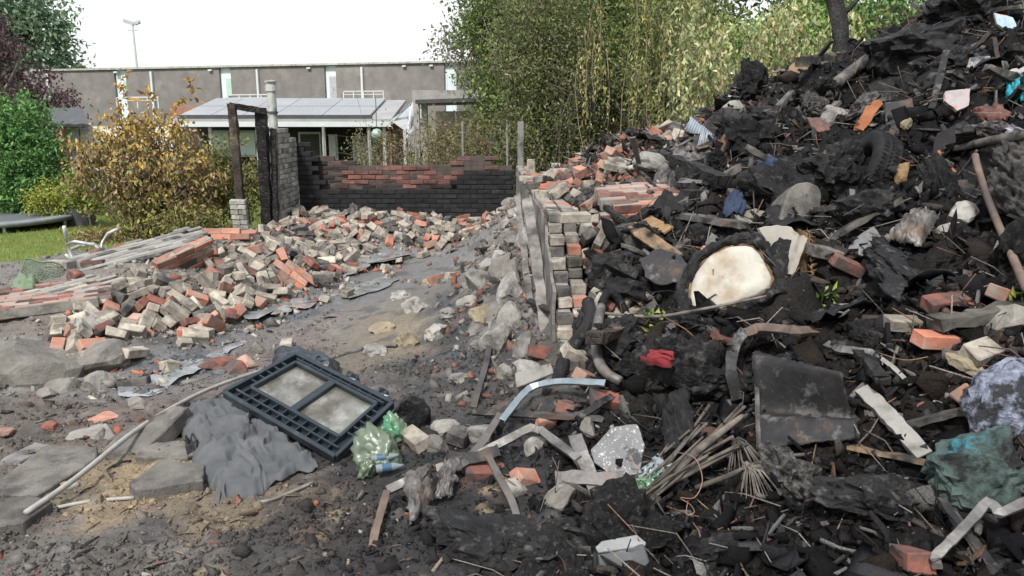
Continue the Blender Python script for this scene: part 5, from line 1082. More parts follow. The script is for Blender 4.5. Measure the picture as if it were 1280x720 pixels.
for mt in ('pale_brick', 'sooty_brick', 'red_brick', 'scorched_red_brick'):
    BM[mt, 0] = brick_meshes('brick', mt, 6, .218, .105, .068, .006)
    BM[mt, 1] = brick_meshes('brick', mt, 6, .115, .105, .068, .016)
    BM[mt, 2] = brick_meshes('brick', mt, 5, .165, .105, .068, .013)
    for k in (1, 2):                                     # broken ends
        for me in BM[mt, k]: rough_mesh(me, .012, 9, random.randint(1, 99))
    for me in BM[mt, 0]: rough_mesh(me, .005, 9, random.randint(1, 99))
WHERE = {'L': 'in the long heap of fallen wall on the garden side', 'B': 'in the low heap against the black wall', 'M': 'on the brick-strewn shoulder of the debris heap', 'W': 'tumbled beside the stepped wall end', 'F': 'at the edge of the muddy floor by the garage side wall'}
LOOK = {'pale_brick': ('pale grey', 'grey_brick'), 'sooty_brick': ('soot-blackened', 'blackened_brick'), 'red_brick': ('orange-red', 'red_brick'), 'scorched_red_brick': ('scorched red', 'red_brick')}
SIZE = ('whole', 'half', 'broken')
def brick_words(o, zn, mt, ty):
    """what sets this brick apart: colour, size, how it lies, and what it lies beside"""
    x, y, z = o.location; up = o.rotation_quaternion.to_matrix().col[2].z; lx = o.rotation_quaternion.to_matrix().col[0].z
    pose = 'upended' if abs(lx) > .75 else 'tilted' if abs(lx) > .3 else 'flat' if abs(up) > .85 else 'on-edge' if abs(up) < .45 else 'canted'
    if zn == 'L':
        k = 0 if y < 7.3 else 1 if y < 8.1 else 2 if y < 9.0 else 3 if y < 10.1 else 4
        w = ('at the low end of the heap by the rocks', 'beside the narrow grey slab', 'at the middle of the heap by the puddle', 'between the orange slab and mud', 'below the small brick pier')[k]
    elif zn == 'B':
        k = 0 if x < -2.5 else 1 if x < -1.7 else 2 if x < -.9 else 3
        w = ('by the grey wall stub', 'under the low gap of the black wall', 'before the middle of the black wall', 'in the corner of the black wall')[k]
    elif zn == 'M':
        w = ('on the rubble crest under the willow', 'on top of the garage side wall', 'around the big red slab')[0 if y > 9 else 1 if x < .8 else 2]
    else: w = {'W': 'tumbled beside the stepped wall end', 'F': 'on the floor near the side wall'}[zn]
    high = ', atop' if z - float(H(x, y)) > .13 else ''
    lab = f'{pose} {LOOK[mt][0]} {SIZE[ty]} brick {w}{high}'
    return lab, 'brick', lab.replace(' brick ', ' bricks ', 1)
PW = {'L': (.68, .12, .15, .05), 'B': (.55, .15, .2, .10), 'M': (.36, .16, .30, .18), 'W': (.7, .2, .05, .05), 'F': (.6, .25, .1, .05)}
_rows = FALLEN.split(';')
def _off(r):
    a = r.split(','); p = np.array([int(c) / 1000 for c in a[1:4]]) - CAM; d = np.dot(p, FWD); u = CX + FPX * p[0] / d; v = CY - FPX * np.dot(p, UPV) / d
    if a[0][0] == 'M': return 752 < u < 890 and 214 < v < 268
    if a[0][0] not in 'LB': return False
    if any(u0 < u < u1 and v0 < v < v1 for u0, u1, v0, v1 in ((194, 258, 302, 348), (254, 312, 280, 306), (348, 388, 328, 362))): return True
    lim = np.interp(v, [300, 315, 335, 352, 368, 385, 405, 430, 455], [660, 470, 442, 402, 352, 312, 282, 250, 225])
    return u > lim or (a[0][0] == 'B' and v > 312 and u > 470)
_rows = [r for r in _rows if not _off(r)]
random.seed(21)
_mts = [random.choices(list(LOOK), PW[r[0]])[0] for r in _rows]
def _app(i):
    a = _rows[i].split(','); return ((.218, .115, .165)[int(a[0][1])] ** .5) * 1000 / int(a[2]) * (.6 if int(a[3]) / 1000 - float(H(int(a[1]) / 1000, int(a[2]) / 1000)) < .03 else 1)
_far = set()
for _kind, _cap in (('grey_brick', 285), ('blackened_brick', 200), ('red_brick', 220)):
    _far |= set(sorted([i for i in range(len(_rows)) if LOOK[_mts[i]][1] == _kind], key=lambda i: -_app(i))[_cap:])
_jv = []; _jf = []
for _ri, row in enumerate(_rows):
    a = row.split(','); zn, ty = a[0][0], int(a[0][1]); q = [int(c) for c in a[1:]]
    mt = _mts[_ri]
    if _ri in _far:                       # past the 300 that show largest: joined below
        me = random.choice(BM[mt, ty]); m4 = Matrix.LocRotScale(Vector((q[0] / 1000, q[1] / 1000, q[2] / 1000)), Quaternion([c / 100 for c in q[3:]]).normalized(), None)
        b = len(_jv); _jv += [tuple(m4 @ v.co) for v in me.vertices]; _jf += [tuple(b + i for i in p.vertices) for p in me.polygons]
        continue
    o = link(LOOK[mt][1], random.choice(BM[mt, ty]), None, (q[0] / 1000, q[1] / 1000, q[2] / 1000), Quaternion([c / 100 for c in q[3:]]).normalized())
    tag(o, *brick_words(o, zn, mt, ty))
if _jv:
    me = bpy.data.meshes.new('brick_rubble'); me.from_pydata(_jv, [], _jf); me.materials.append(MATS['pale_brick'])
    tag(link('brick_rubble', me), kind='stuff')
# bricks in the fallen heaps below the ones that can be picked apart: small broken pieces
def chips(name, n, sampler, size, cols, mat, label=None, seed=5, flat=.6, sink=.3):
    """stuff: n small broken boxes on the ground"""
    rg = np.random.default_rng(seed)
    xy = sampler(n, rg); n = len(xy)
    z = H(xy[:, 0], xy[:, 1])
    s = rg.uniform(size[0], size[1], (n, 1)) * rg.uniform(.5, 1.2, (n, 3)) * [1, .8, flat]
    base = np.array([[(i & 1) - .5, ((i >> 1) & 1) - .5, ((i >> 2) & 1) - .5] for i in range(8)])
    V = base[None] + rg.normal(size=(n, 8, 3)) * .22
    s = s * rg.uniform(.45, 1.3, (n, 3))
    V = V * s[:, None, :]
    q = rg.normal(size=(n, 4)); q[:, 1:3] *= .5; q /= np.linalg.norm(q, axis=1, keepdims=True)
    w, x, y, zq = q.T
    Rm = np.stack([np.stack([1 - 2 * (y * y + zq * zq), 2 * (x * y - zq * w), 2 * (x * zq + y * w)], -1), np.stack([2 * (x * y + zq * w), 1 - 2 * (x * x + zq * zq), 2 * (y * zq - x * w)], -1), np.stack([2 * (x * zq - y * w), 2 * (y * zq + x * w), 1 - 2 * (x * x + y * y)], -1)], 1)
    V = np.einsum('nij,nkj->nki', Rm, V)
    V += np.stack([xy[:, 0], xy[:, 1], z + s[:, 2] * (.5 - sink)], 1)[:, None]
    f = np.array([(0, 2, 3, 1), (4, 5, 7, 6), (0, 1, 5, 4), (2, 6, 7, 3), (0, 4, 6, 2), (1, 3, 7, 5)])
    F = (f[None] + (np.arange(n) * 8)[:, None, None]).reshape(-1, 4)
    c = cols(xy, rg) if callable(cols) else pick(cols, n, rg)
    o = link(name, mesh_np(name, V.reshape(-1, 3), F, MATS[mat], False, np.repeat(c, 8, 0)))
    return tag(o, kind='stuff')
AM('chip', rough=.95, spec=.15, bump=.6, bscale=120, var=.45, vscale=130)
AM('char_chip', rough=.42, spec=.12, bump=1.0, bscale=110, var=.8, vscale=120, ash=(.64, (.19, .19, .195)), ascale=34)
def near_zone(zs, sp):
    P = np.array([[int(c) / 1000 for c in r.split(',')[1:3]] for r in FALLEN.split(';') if r[0] in zs])
    return lambda n, rg: P[rg.integers(0, len(P), n)] + rg.normal(size=(n, 2)) * sp
chips('brick_rubble', 3800, near_zone('LB', .16), (.008, .028), [(.17, .15, .125), (.11, .10, .09), (.22, .20, .17), (.15, .085, .06)], 'chip', seed=8)
chips('brick_rubble', 2200, near_zone('LB', .20), (.025, .085), [(.33, .31, .26), (.26, .24, .21), (.12, .115, .11), (.22, .2, .17), (.28, .25, .21), (.30, .13, .085), (.22, .09, .065)], 'chip', seed=6)
chips('brick_rubble', 1500, near_zone('M', .3), (.025, .10), [(.28, .26, .23), (.28, .12, .08), (.20, .085, .062), (.08, .075, .07), (.33, .32, .29), (.06, .055, .05)], 'chip', seed=7)

# ------------------------------------------------------------------ garage side wall, racked down towards the camera
gw = thing('garage_side_wall', 'long brick garage side wall with stepped broken end of grey bricks', 'wall', (.12, 8.8, 0))
random.seed(5)
ms_p = BM['pale_brick', 0] ; ms_s = BM['sooty_brick', 0]; ms_r = BM['red_brick', 0]
wd = nrm(wallx(5) - wallx(12.6), 5 - 12.6, 0); wang = math.atan2(wd[1], wd[0]); wn = np.array([-wd[1], wd[0], 0])    # wd runs towards the camera; wn points to the heap side
if wn[0] < 0: wn = -wn
mb = MB()
W0 = np.array([wallx(12.6), 12.6, 0])
def wall_end(z):   # how far along (from the far corner) each course still stands
    return 12.6 - (4.95 + max(0, (z - .33)) / .9 * 1.35)
nc = 0
for leaf, offs in ((0, .055), (1, .175)):
    for k in range(16):
        z = .03 + k * .0735
        if z > 1.17 + (.03 if leaf else 0): break
        Lz = wall_end(z) - .12 * leaf + random.uniform(-.04, .06)
        s = Lz
        first = True
        while s > .1:
            vis = first or z > 1.05 or s > Lz - .45
            if vis and nc < 290:
                p = W0 + wd * (s - BL / 2) + wn * (offs + random.uniform(-.006, .006)) + [0, 0, z + .036]
                mm = random.choices([ms_p, ms_s, ms_r], [.42, .38, .2] if leaf else [.52, .42, .06])[0]
                o = link('brick', random.choice(mm), gw, p, (random.gauss(0, .02), random.gauss(0, .02), wang + random.gauss(0, .07 if first else .02))); nc += 1
            s -= BL + .011; first = False
        c = W0 + wd * ((Lz - .06) / 2) + wn * offs + [0, 0, z + .034]
        mb.box(c, (Lz - .06, .085, .074 + .003 * (k % 2)), (0, 0, wang))
mb.build('mortar', MATS['mortar'], gw)
# weathered boards and render on its garage face
M('weathered_board', (.11, .10, .092), (.20, .188, .175), 7, .9, .8, 30, over=(.045, .042, .04), ot=.54, os=5, ow=.1, rnd=.18)
s0 = 1.2
for k in range(5):
    L = 1.28 + random.uniform(-.1, .1)
    e = wall_end(1.05) - .05 if k == 4 else s0 + L
    zt = 1.16 + random.uniform(-.03, .02); 
    a = W0 + wd * s0 - wn * .012; b = W0 + wd * min(s0 + L, 7.25) - wn * .012
    z1 = zt; z2 = zt if k < 4 else .75
    MB().sheet([a + [0, 0, 0], b + [0, 0, 0], b + [0, 0, z2], a + [0, 0, z1]], 5, 5, .022, None, .004, .012).build('render_panel', MATS['weathered_board'], gw)
    s0 += L + .02
# the leaning grey boards at its broken end
beam(MB(), PY(687, 438, 5.5), PY(659, 250, 7.0), .045, .085, 14, .010, (1, 0, .2)).build('board', MATS['weathered_board'], gw)
beam(MB(), PY(668, 420, 6.0), PY(647, 246, 8.0), .03, .06, 12, .010, (1, 0, .2)).build('board', MATS['weathered_board'], gw)

# ------------------------------------------------------------------ slabs of fallen brickwork
def brick_slab(name, label, cen, xdir, ydir, nx, ny, kind, thick=1, bond=True, mort='mortar', miss=0, cat='brickwork', soot=.25, header=False):
    """a piece of wall lying down: nx bricks long, ny courses, its face normal = xdir x ydir"""
    xd = np.asarray(xdir, float); xd /= np.linalg.norm(xd); yd = np.asarray(ydir, float); yd -= xd * np.dot(xd, yd); yd /= np.linalg.norm(yd)
    nd = np.cross(xd, yd)
    root = thing(name, label, cat, cen)
    m3 = Matrix((tuple(xd), tuple(nd), tuple(yd))).transposed()   # brick: length along x, width along normal, height along y
    if m3.determinant() < 0: m3 = Matrix((tuple(xd), tuple(-nd), tuple(yd))).transposed()
    q = m3.to_quaternion()
    bl = .105 if header else .205; st = bl + .010
    mbx = MB()
    for j in range(ny):
        for i in range(nx):
            if random.random() < miss and (i in (0, nx - 1) or j in (0, ny - 1)): continue
            x = (i - (nx - 1) / 2) * st + (st / 2 if (j % 2 and bond) else 0) - st / 4; y = (j - (ny - 1) / 2) * .071
            mt = random.choices([kind[0], kind[1]], [1 - soot, soot])[0]
            o = link('brick', random.choice(BM[mt, 1 if header else 0]), root, np.asarray(cen) + xd * x + yd * y + nd * random.uniform(-.004, .004), q)
            mbx.box(np.asarray(cen) + xd * x + yd * y, (st, .084, .072), m3)
    mbx.build('mortar', MATS[mort], root)
    return root
RB = ('red_brick', 'scorched_red_brick'); PB = ('pale_brick', 'sooty_brick')
c = GT(225, 328, .20)
brick_slab('brickwork_chunk', 'tilted orange brick slab three courses deep leaning on the garden-side heap', c, (.62, .75, .30), (.2, -.35, 1), 3, 4, RB, soot=.1)
c = GT(283, 297, .16)
brick_slab('brickwork_chunk', 'flat red brick slab with dark top lying on the heap near the bush', c, (1, .15, 0), (0, .35, 1), 2, 3, ('red_brick', 'sooty_brick'), soot=.3)
c = GT(367, 348, .12)
brick_slab('brickwork_chunk', 'small diamond-shaped red brick slab propped at the inner edge of the heap', c, (.8, -.1, -.55), (.55, .25, .8), 2, 4, RB, soot=.05)
c = G(48, 372) + [0, 0, .03]
brick_slab('brickwork_chunk', 'large flat red brick slab dusted grey beside the green net', c, (.95, .30, .0), (-.3, .95, .04), 5, 12, ('old_red', 'red'), soot=.4) if False else None
random.seed(9)
# broad slab of dusty red brickwork seen on its face
BM['old_red_brick', 0] = brick_meshes('brick', 'old_red_brick', 5)
BM['old_red_brick', 1] = brick_meshes('brick', 'old_red_brick', 4, .105)
M('dusty_red_brick', (.20, .105, .08), (.30, .17, .13), 6, .95, .5, 40, over=(.24, .215, .19), ot=.5, os=4, ow=.12, rnd=.2)
BM['dusty_red_brick', 0] = brick_meshes('brick', 'dusty_red_brick', 5)
brick_slab('brickwork_chunk', 'broad flat slab of dusty red brickwork beside the green net', G(52, 376) + [0, 0, .02], (.92, .40, .05), (-.40, .92, .06), 5, 11, ('dusty_red_brick', 'scorched_red_brick'), soot=.25, miss=.2)
M('dusty_grey_brick', (.20, .19, .175), (.30, .285, .26), 6, .95, .4, 40, over=(.10, .10, .102), ot=.55, os=3, ow=.12, rnd=.25)
BM['dusty_grey_brick', 0] = brick_meshes('brick', 'dusty_grey_brick', 5)
brick_slab('brickwork_chunk', 'long flat slab of grey brickwork fallen outwards from the garden-side heap', G(196, 322) + [-.15, .1, .05], (.50, .86, .10), (-.86, .5, .12), 8, 9, ('dusty_grey_brick', 'sooty_brick'), soot=.2, miss=.6)
brick_slab('brickwork_chunk', 'narrow flat slab of grey brickwork nearest the dusty red slab', G(112, 366) + [-.1, 0, .03], (.55, .83, .10), (-.83, .55, .05), 3, 7, ('dusty_grey_brick', 'pale_brick'), soot=.2, miss=.4)
c = GT(818, 243, .12)
brick_slab('brickwork_chunk', 'big red brick slab lying across the shoulder of the heap', c, (1, .05, .06), (-.05, 1, .20), 4, 6, ('dusty_red_brick', 'scorched_red_brick'), soot=.3)
brick_slab('brickwork_chunk', 'front course of the big red brick slab on the heap shoulder', c + [0, -.26, -.10], (1, .05, .06), (0, -.2, 1), 4, 2, RB, soot=.2)
c = GT(750, 212, .12)
brick_slab('brickwork_chunk', 'broken red brick lump upright among grey rubble near the willow shrub', c, (.8, .2, .35), (-.3, .1, 1), 2, 4, RB, soot=.3, miss=.2)
brick_slab('brickwork_chunk', 'small red brick chunk of the rubble crest under the willow', GT(775, 208, .1), (.5, .6, -.3), (.1, -.3, 1), 2, 3, RB, soot=.3)
# ------------------------------------------------------------------ single things: materials
M('char', (.006, .006, .007), (.024, .023, .023), 9, .5, 1.0, 45, over=(.085, .083, .082), ot=.61, os=16, ow=.07, rnd=.3, spec=.2, bdist=.02)
M('char_crust', (.006, .006, .007), (.022, .022, .023), 9, .55, 1.0, 45, over=(.075, .075, .076), ot=.64, os=14, ow=.08, rnd=.3, spec=.18, bdist=.02)
M('ash_wood', (.05, .045, .04), (.13, .12, .105), 8, .9, .6, 30, over=(.012, .012, .012), ot=.52, os=6, ow=.1, rnd=.3)
M('pale_timber', (.40, .31, .18), (.52, .42, .27), 5, .85, .4, 30, over=(.05, .045, .04), ot=.60, os=5, ow=.07, rnd=.1)
M('brown_timber', (.13, .085, .05), (.24, .165, .10), 7, .85, .5, 30, over=(.02, .018, .017), ot=.55, os=4, ow=.08, rnd=.2)
M('burnt_steel', (.07, .066, .064), (.16, .15, .145), 6, .55, .3, 30, metal=.35, over=(.13, .075, .045), ot=.62, os=5, ow=.1, rnd=.25, over2=(.025, .024, .024), ot2=.58, os2=3)
M('dark_steel', (.012, .012, .014), (.036, .035, .036), 5, .6, .5, 30, metal=.1, spec=.25, over=(.09, .055, .036), ot=.63, os=5, ow=.08, rnd=.25, over2=(.13, .128, .125), ot2=.62, os2=11)
M('bluish_steel', (.14, .175, .20), (.29, .335, .36), 5, .4, .25, 30, metal=.4, over=(.05, .048, .047), ot=.60, os=5, ow=.07, rnd=.1)
M('pale_metal', (.07, .068, .066), (.20, .195, .188), 9, .5, .4, 30, metal=.3, over=(.045, .04, .037), ot=.54, os=7, ow=.12, rnd=.15, over2=(.16, .10, .06), ot2=.67, os2=4)
M('rusty_pipe', (.075, .052, .042), (.145, .102, .078), 9, .8, .4, 40, rnd=.15, over=(.05, .04, .036), ot=.6, os=3)
M('rust_foam', (.20, .075, .032), (.31, .125, .06), 9, .95, .8, 26, rnd=.1, over=(.05, .03, .02), ot=.62, os=6)
M('cream_fabric', (.32, .305, .265), (.41, .395, .35), 3, .85, .6, 12, rnd=0, over=(.24, .17, .10), ot=.62, os=5, ow=.15)
M('scorched_fabric', (.05, .03, .018), (.20, .125, .065), 9, .9, .5, 40, rnd=0)
M('white_board', (.25, .235, .205), (.38, .36, .32), 5, .85, .25, 30, over=(.20, .155, .11), ot=.62, os=5, ow=.08, rnd=.1)
M('coir', (.16, .10, .05), (.26, .17, .085), 20, .95, .8, 60, rnd=.1)
M('plaster_pale', (.19, .185, .172), (.31, .30, .28), 6, .9, .5, 40, over=(.10, .095, .088), ot=.54, os=6, ow=.12, rnd=.1)
M('stone_grey', (.19, .18, .165), (.31, .295, .27), 5, .93, .6, 26, over=(.075, .07, .066), ot=.56, os=4, ow=.1, rnd=.2, bdist=.02)
M('sand_stone', (.17, .145, .10), (.27, .225, .15), 6, .95, .8, 24, over=(.12, .10, .075), ot=.58, os=5, ow=.1, rnd=.15, bdist=.02)
M('rubble_stone', (.13, .122, .11), (.24, .226, .20), 5, .93, .7, 26, over=(.11, .10, .09), ot=.55, os=4, ow=.12, rnd=.2, bdist=.02)
M('asphalt_slab', (.075, .070, .064), (.16, .148, .132), 8, .92, .9, 70, over=(.045, .042, .04), ot=.56, os=5, ow=.08, rnd=.2)
M('speckled_tile', (.09, .093, .095), (.17, .175, .177), 6, .6, .4, 90, over=(.40, .41, .41), ot=.60, os=55, ow=.02, rnd=.1, over2=(.03, .03, .032), ot2=.60, os2=5)
M('black_plastic', (.011, .016, .022), (.022, .030, .038), 6, .32, .12, 60, rnd=0, spec=.5, over=(.07, .07, .068), ot=.68, os=6, ow=.1)
M('milky_pane', (.10, .10, .09), (.19, .19, .175), 5, .35, .3, 14, over=(.055, .05, .038), ot=.52, os=4, ow=.12, rnd=0, over2=(.27, .27, .26), ot2=.62, os2=6)
M('blanket_cloth', (.056, .060, .065), (.095, .10, .107), 5, .95, .25, 120, over=(.05, .05, .052), ot=.58, os=4, ow=.15, rnd=0)
M('white_pipe', (.24, .228, .208), (.35, .335, .31), 7, .6, .2, 40, over=(.22, .20, .175), ot=.58, os=8, ow=.1, rnd=.05)
M('rubber', (.009, .009, .010), (.021, .021, .022), 8, .7, .6, 40, spec=.15, over=(.07, .068, .066), ot=.68, os=7, ow=.1, rnd=0)
M('blue_cloth', (.012, .022, .045), (.03, .045, .085), 10, .95, .5, 50, rnd=.2)
M('turquoise_cloth', (.01, .19, .25), (.03, .31, .38), 10, .9, .5, 40, rnd=.1, over=(.02, .05, .06), ot=.62, os=7)
M('red_cloth', (.11, .010, .014), (.20, .02, .024), 10, .9, .5, 40, rnd=.1, over=(.03, .015, .015), ot=.60, os=8)
M('green_plastic', (.03, .11, .055), (.075, .20, .11), 7, .3, .3, 20, rnd=.1, spec=.6, over=(.22, .26, .17), ot=.55, os=6)
M('pale_green_plastic', (.06, .085, .055), (.14, .165, .115), 7, .35, .3, 20, rnd=.1, spec=.6, over=(.07, .09, .06), ot=.58, os=6)
M('bottle_plastic', (.10, .13, .135), (.20, .23, .24), 6, .2, .1, 20, rnd=.1, spec=.7)
M('blue_label', (.03, .075, .13), (.05, .11, .18), 6, .4, .05, 20, rnd=.1)
M('net_green', (.085, .12, .075), (.14, .18, .115), 9, .9, .3, 40, rnd=.1)
M('teal_foam', (.025, .045, .043), (.085, .12, .11), 16, .9, 1.0, 40, over=(.02, .22, .30), ot=.63, os=4, ow=.06, rnd=0, bdist=.03, over2=(.012, .012, .012), ot2=.55, os2=6)
M('bluish_foam', (.09, .10, .14), (.30, .33, .42), 30, .9, 1.0, 60, over=(.022, .022, .025), ot=.50, os=11, ow=.06, rnd=0, bdist=.02)
M('paper_white', (.26, .26, .26), (.42, .42, .415), 7, .8, .2, 30, over=(.10, .09, .085), ot=.62, os=5, ow=.06, rnd=.1)
M('paper_lilac', (.24, .23, .28), (.40, .39, .43), 9, .8, .2, 30, over=(.06, .055, .06), ot=.56, os=8, ow=.04, rnd=.1)
M('print_blue', (.06, .14, .22), (.20, .30, .36), 14, .4, .1, 30, over=(.32, .14, .08), ot=.60, os=9, ow=.06, rnd=0, over2=(.03, .03, .035), ot2=.66, os2=6)
M('print_grey', (.12, .14, .155), (.30, .32, .325), 12, .4, .1, 30, over=(.04, .045, .05), ot=.56, os=9, ow=.04, rnd=0)
M('print_pink', (.22, .19, .20), (.36, .32, .325), 10, .4, .1, 30, over=(.38, .10, .09), ot=.60, os=10, ow=.04, rnd=0, over2=(.05, .10, .20), ot2=.64, os2=8)
M('book_edge', (.32, .29, .24), (.45, .42, .36), 40, .9, .3, 60, rnd=.1, over=(.03, .028, .026), ot=.55, os=6)
M('blue_sheet', (.19, .23, .27), (.29, .335, .38), 4, .6, .15, 30, over=(.06, .06, .064), ot=.54, os=5, rnd=.1)
M('copper_wire', (.13, .075, .055), (.20, .125, .09), 9, .5, .1, 30, rnd=.1)
M('reed', (.055, .047, .04), (.15, .13, .108), 9, .9, .4, 40, over=(.03, .028, .026), ot=.55, os=6, rnd=.25)
M('grey_plastic', (.05, .055, .06), (.085, .09, .096), 5, .5, .3, 30, over=(.20, .20, .20), ot=.68, os=5, rnd=.1)
M('silver_top', (.13, .135, .14), (.23, .235, .24), 5, .4, .2, 30, metal=.3, over=(.06, .06, .06), ot=.62, os=6, rnd=.1)
M('leaf_green', (.10, .22, .04), (.20, .36, .07), 9, .6, .2, 30, rnd=.2)

# ------------------------------------------------------------------ single things: builders
def jag(uvs, sub=3, amp=2.0):
    out = []
    for i, a in enumerate(uvs):
        b = uvs[(i + 1) % len(uvs)]
        for k in range(sub):
            t = k / sub; j = 0 if k == 0 else amp
            out.append((a[0] + (b[0] - a[0]) * t + random.uniform(-j, j), a[1] + (b[1] - a[1]) * t + random.uniform(-j, j)))
    return out
def gp(pts, t=0.0):
    return [GT(p[0], p[1], p[2] if len(p) > 2 else t) for p in pts]
def tube(name, label, cat, pts, r, mat, n=8, parent=None, flat=1.0, jit=0, group=None):
    P = gp(pts)
    if jit: P = [p + np.array([random.uniform(-jit, jit) for _ in range(3)]) for p in P]
    # a rounded run through the bends
    Q = []
    for i in range(len(P) - 1):
        p0 = P[max(i - 1, 0)]; p1 = P[i]; p2 = P[i + 1]; p3 = P[min(i + 2, len(P) - 1)]
        for k in range(4):
            t = k / 4; Q.append(.5 * (2 * p1 + (p2 - p0) * t + (2 * p0 - 5 * p1 + 4 * p2 - p3) * t * t + (3 * p1 - p0 - 3 * p2 + p3) * t ** 3))
    Q.append(P[-1])
    rr = r if not isinstance(r, (list, tuple)) else [np.interp(i / (len(Q) - 1), np.linspace(0, 1, len(r)), r) for i in range(len(Q))]
    o = MB().tube(Q, rr, n, flat=flat).build(name, MATS[mat], parent, smooth=True)
    return tag(o, label, cat, group) if label else o
def strip(name, label, cat, pts, w, th, mat, up=None, parent=None, jit=.06, group=None):
    P = gp(pts)
    if up is None: up = [nrm(*(tocam(p) + [0, 0, .6])) for p in P]
    elif isinstance(up, str): up = [tocam(p) for p in P]
    Q = []; U = []
    for i in range(len(P) - 1):
        p0 = P[max(i - 1, 0)]; p1 = P[i]; p2 = P[i + 1]; p3 = P[min(i + 2, len(P) - 1)]
        for k in range(5):
            t = k / 5; c = .5 * (2 * p1 + (p2 - p0) * t + (2 * p0 - 5 * p1 + 4 * p2 - p3) * t * t + (3 * p1 - p0 - 3 * p2 + p3) * t ** 3)
            Q.append(p1 + (p2 - p1) * t if k < 4 and 'steel' not in mat else c); U.append(np.asarray(up[i]) * (1 - t) + np.asarray(up[i + 1]) * t)
    Q.append(P[-1]); U.append(np.asarray(up[-1]))
    if th < .015 and w < .14: w *= .74; mb = MB().angle(Q, w, w * random.uniform(.3, .6), max(th, .004), U, .10)
    else: mb = MB().strip(Q, w, th, U, jit)
    o = mb.build(name, MATS[mat], parent, bevel=min(.002, th * .3))
    return tag(o, label, cat, group) if label else o
def plate(name, label, cat, uvs, C, N, th, mat, parent=None, jags=0, amp=2, rough=0, bevel=.003, group=None):
    C = GT(*C) if len(C) == 3 and abs(C[0]) > 20 else np.asarray(C)
    N = nrm(*N)
    if np.dot(N, tocam(C)) < 0: N = -N
    P = outline(jag(uvs, jags, amp) if jags else uvs, C, N)
    mb = MB().prism(P, -N * th)
    o = mb.build(name, MATS[mat], parent, bevel=bevel)
    if rough: rough_mesh(o.data, rough, 6, len(uvs), 0)
    return tag(o, label, cat, group) if label else o
def rock(name, label, cat, u, v, t, wpx, hpx, dpx, mat, seed, rot=(0, 0, 0), cuts=8, noise=.08, sub=3, parent=None, group=None):
    p = GT(u, v, t); m = mpp(p)
    me = rock_mesh(name, MATS[mat], (wpx * m, dpx * m, hpx * m), seed, cuts, noise, sub)
    o = link(name, me, parent, p, rot)
    return tag(o, label, cat, group) if label else o
def brick(label, u, v, t, mat, rot, ty=0, name=None):
    o = link(name or LOOK[mat][1], random.choice(BM[mat, ty]), None, GT(u, v, t), rot)
    return tag(o, label, 'brick')
def puff(name, uvs, C, N, rings, mat, parent, sag=None):
    C = np.asarray(C); N = nrm(*N)
    P = outline(uvs, C, N); cen = sum(P) / len(P); n = len(P)
    mb = MB(); vs = []
    for k, h in rings:
        for i, p in enumerate(P): vs.append(cen + (p - cen) * k + N * (h + (sag(i / n, k) if sag else 0)))
    vs.append(cen + N * rings[-1][1])
    fs = [(r * n + i, r * n + (i + 1) % n, (r + 1) * n + (i + 1) % n, (r + 1) * n + i) for r in range(len(rings) - 1) for i in range(n)]
    e = (len(rings) - 1) * n
    fs += [(e + i, e + (i + 1) % n, len(vs) - 1) for i in range(n)]
    mb.add(vs, fs)
    return mb.build(name, MATS[mat], parent, smooth=True)
def cloth(name, label, cat, corners, hump, mat, nu=36, nv=30, fold=.02, ff=(3, 9), seed=3, th=.004, t=.02, drop=0, parent=None, rag=.0, wav=.03, pw=4):
    P = gp(corners, t)
    if np.dot(np.cross(P[1] - P[0], P[3] - P[0]), tocam(P[0]) + [0, 0, .8]) < 0: P = [P[0], P[3], P[2], P[1]]; nu, nv = nv, nu; ff = (ff[1], ff[0])
    def fn(s, q):
        e = (max(0, 1 - abs(2 * s - 1) ** pw) * max(0, 1 - abs(2 * q - 1) ** pw)) ** .7
        w = float(fbm(s * ff[0] + q * 1.5, q * ff[1] - s * 2, seed, 3)); r = 1 - abs(float(fbm(s * ff[0] * .8 + 5 + q, q * ff[1] * .8 + s, seed + 4, 2))) * 2
        return hump * e + fold * (w * 1.6 + r * 1.1 + .35 * float(fbm(s * ff[0] * 2.4 + 3, q * ff[1] * 2.2, seed + 9, 2))) - drop * (1 - e)
    o = MB().sheet(P, nu, nv, th, fn, 0, rag, wav, seed).build(name, MATS[mat], parent, smooth=True)
    return tag(o, label, cat) if label else o

random.seed(31)
# ------------------------------------------------------------------ black plastic tray and what lies round it
C = GT(400, 520, .30); N = nrm(.02, -.46, 1)
A_, B_, C_, D_ = outline([(281, 494), (371, 446), (491, 507), (420, 575)], C, N)
tray = thing('plastic_tray', 'black ribbed plastic lid with two milky panes lying on the grey blanket', 'plastic lid', (A_ + C_) / 2 - N * .05)
def tq(s, t, h=0.0): return (A_ * (1 - s) + B_ * s) * (1 - t) + (D_ * (1 - s) + C_ * s) * t + N * h
def tbar(name, s0, t0, s1, t1, w, h, z=0.0, mat='black_plastic', par=None):
    a, b = tq(s0, t0, z), tq(s1, t1, z)
    return MB().strip([a, (a + b) / 2, b], w, h, N).build(name, MATS[mat], par or tray, bevel=.004)
for nm, q in (('rim', [(0, 0, 1, 0), (1, 0, 1, 1), (1, 1, 0, 1), (0, 1, 0, 0)]), ('inner_rim', [(.24, .09, .88, .09), (.88, .09, .88, .91), (.88, .91, .24, .91), (.24, .91, .24, .09)])):
    for a in q: tbar(nm, *a, .028 if nm == 'rim' else .022, .055, .012)
tbar('divider', .24, .48, .88, .48, .05, .05, .010)
tbar('middle_rib', .12, .03, .12, .97, .012, .045, .010)
tbar('middle_rib', .94, .05, .94, .95, .012, .04, .010)
for k in range(1, 11):
    t = k / 11; tbar('rib', 0, t, .24, t, .010, .045, .010)
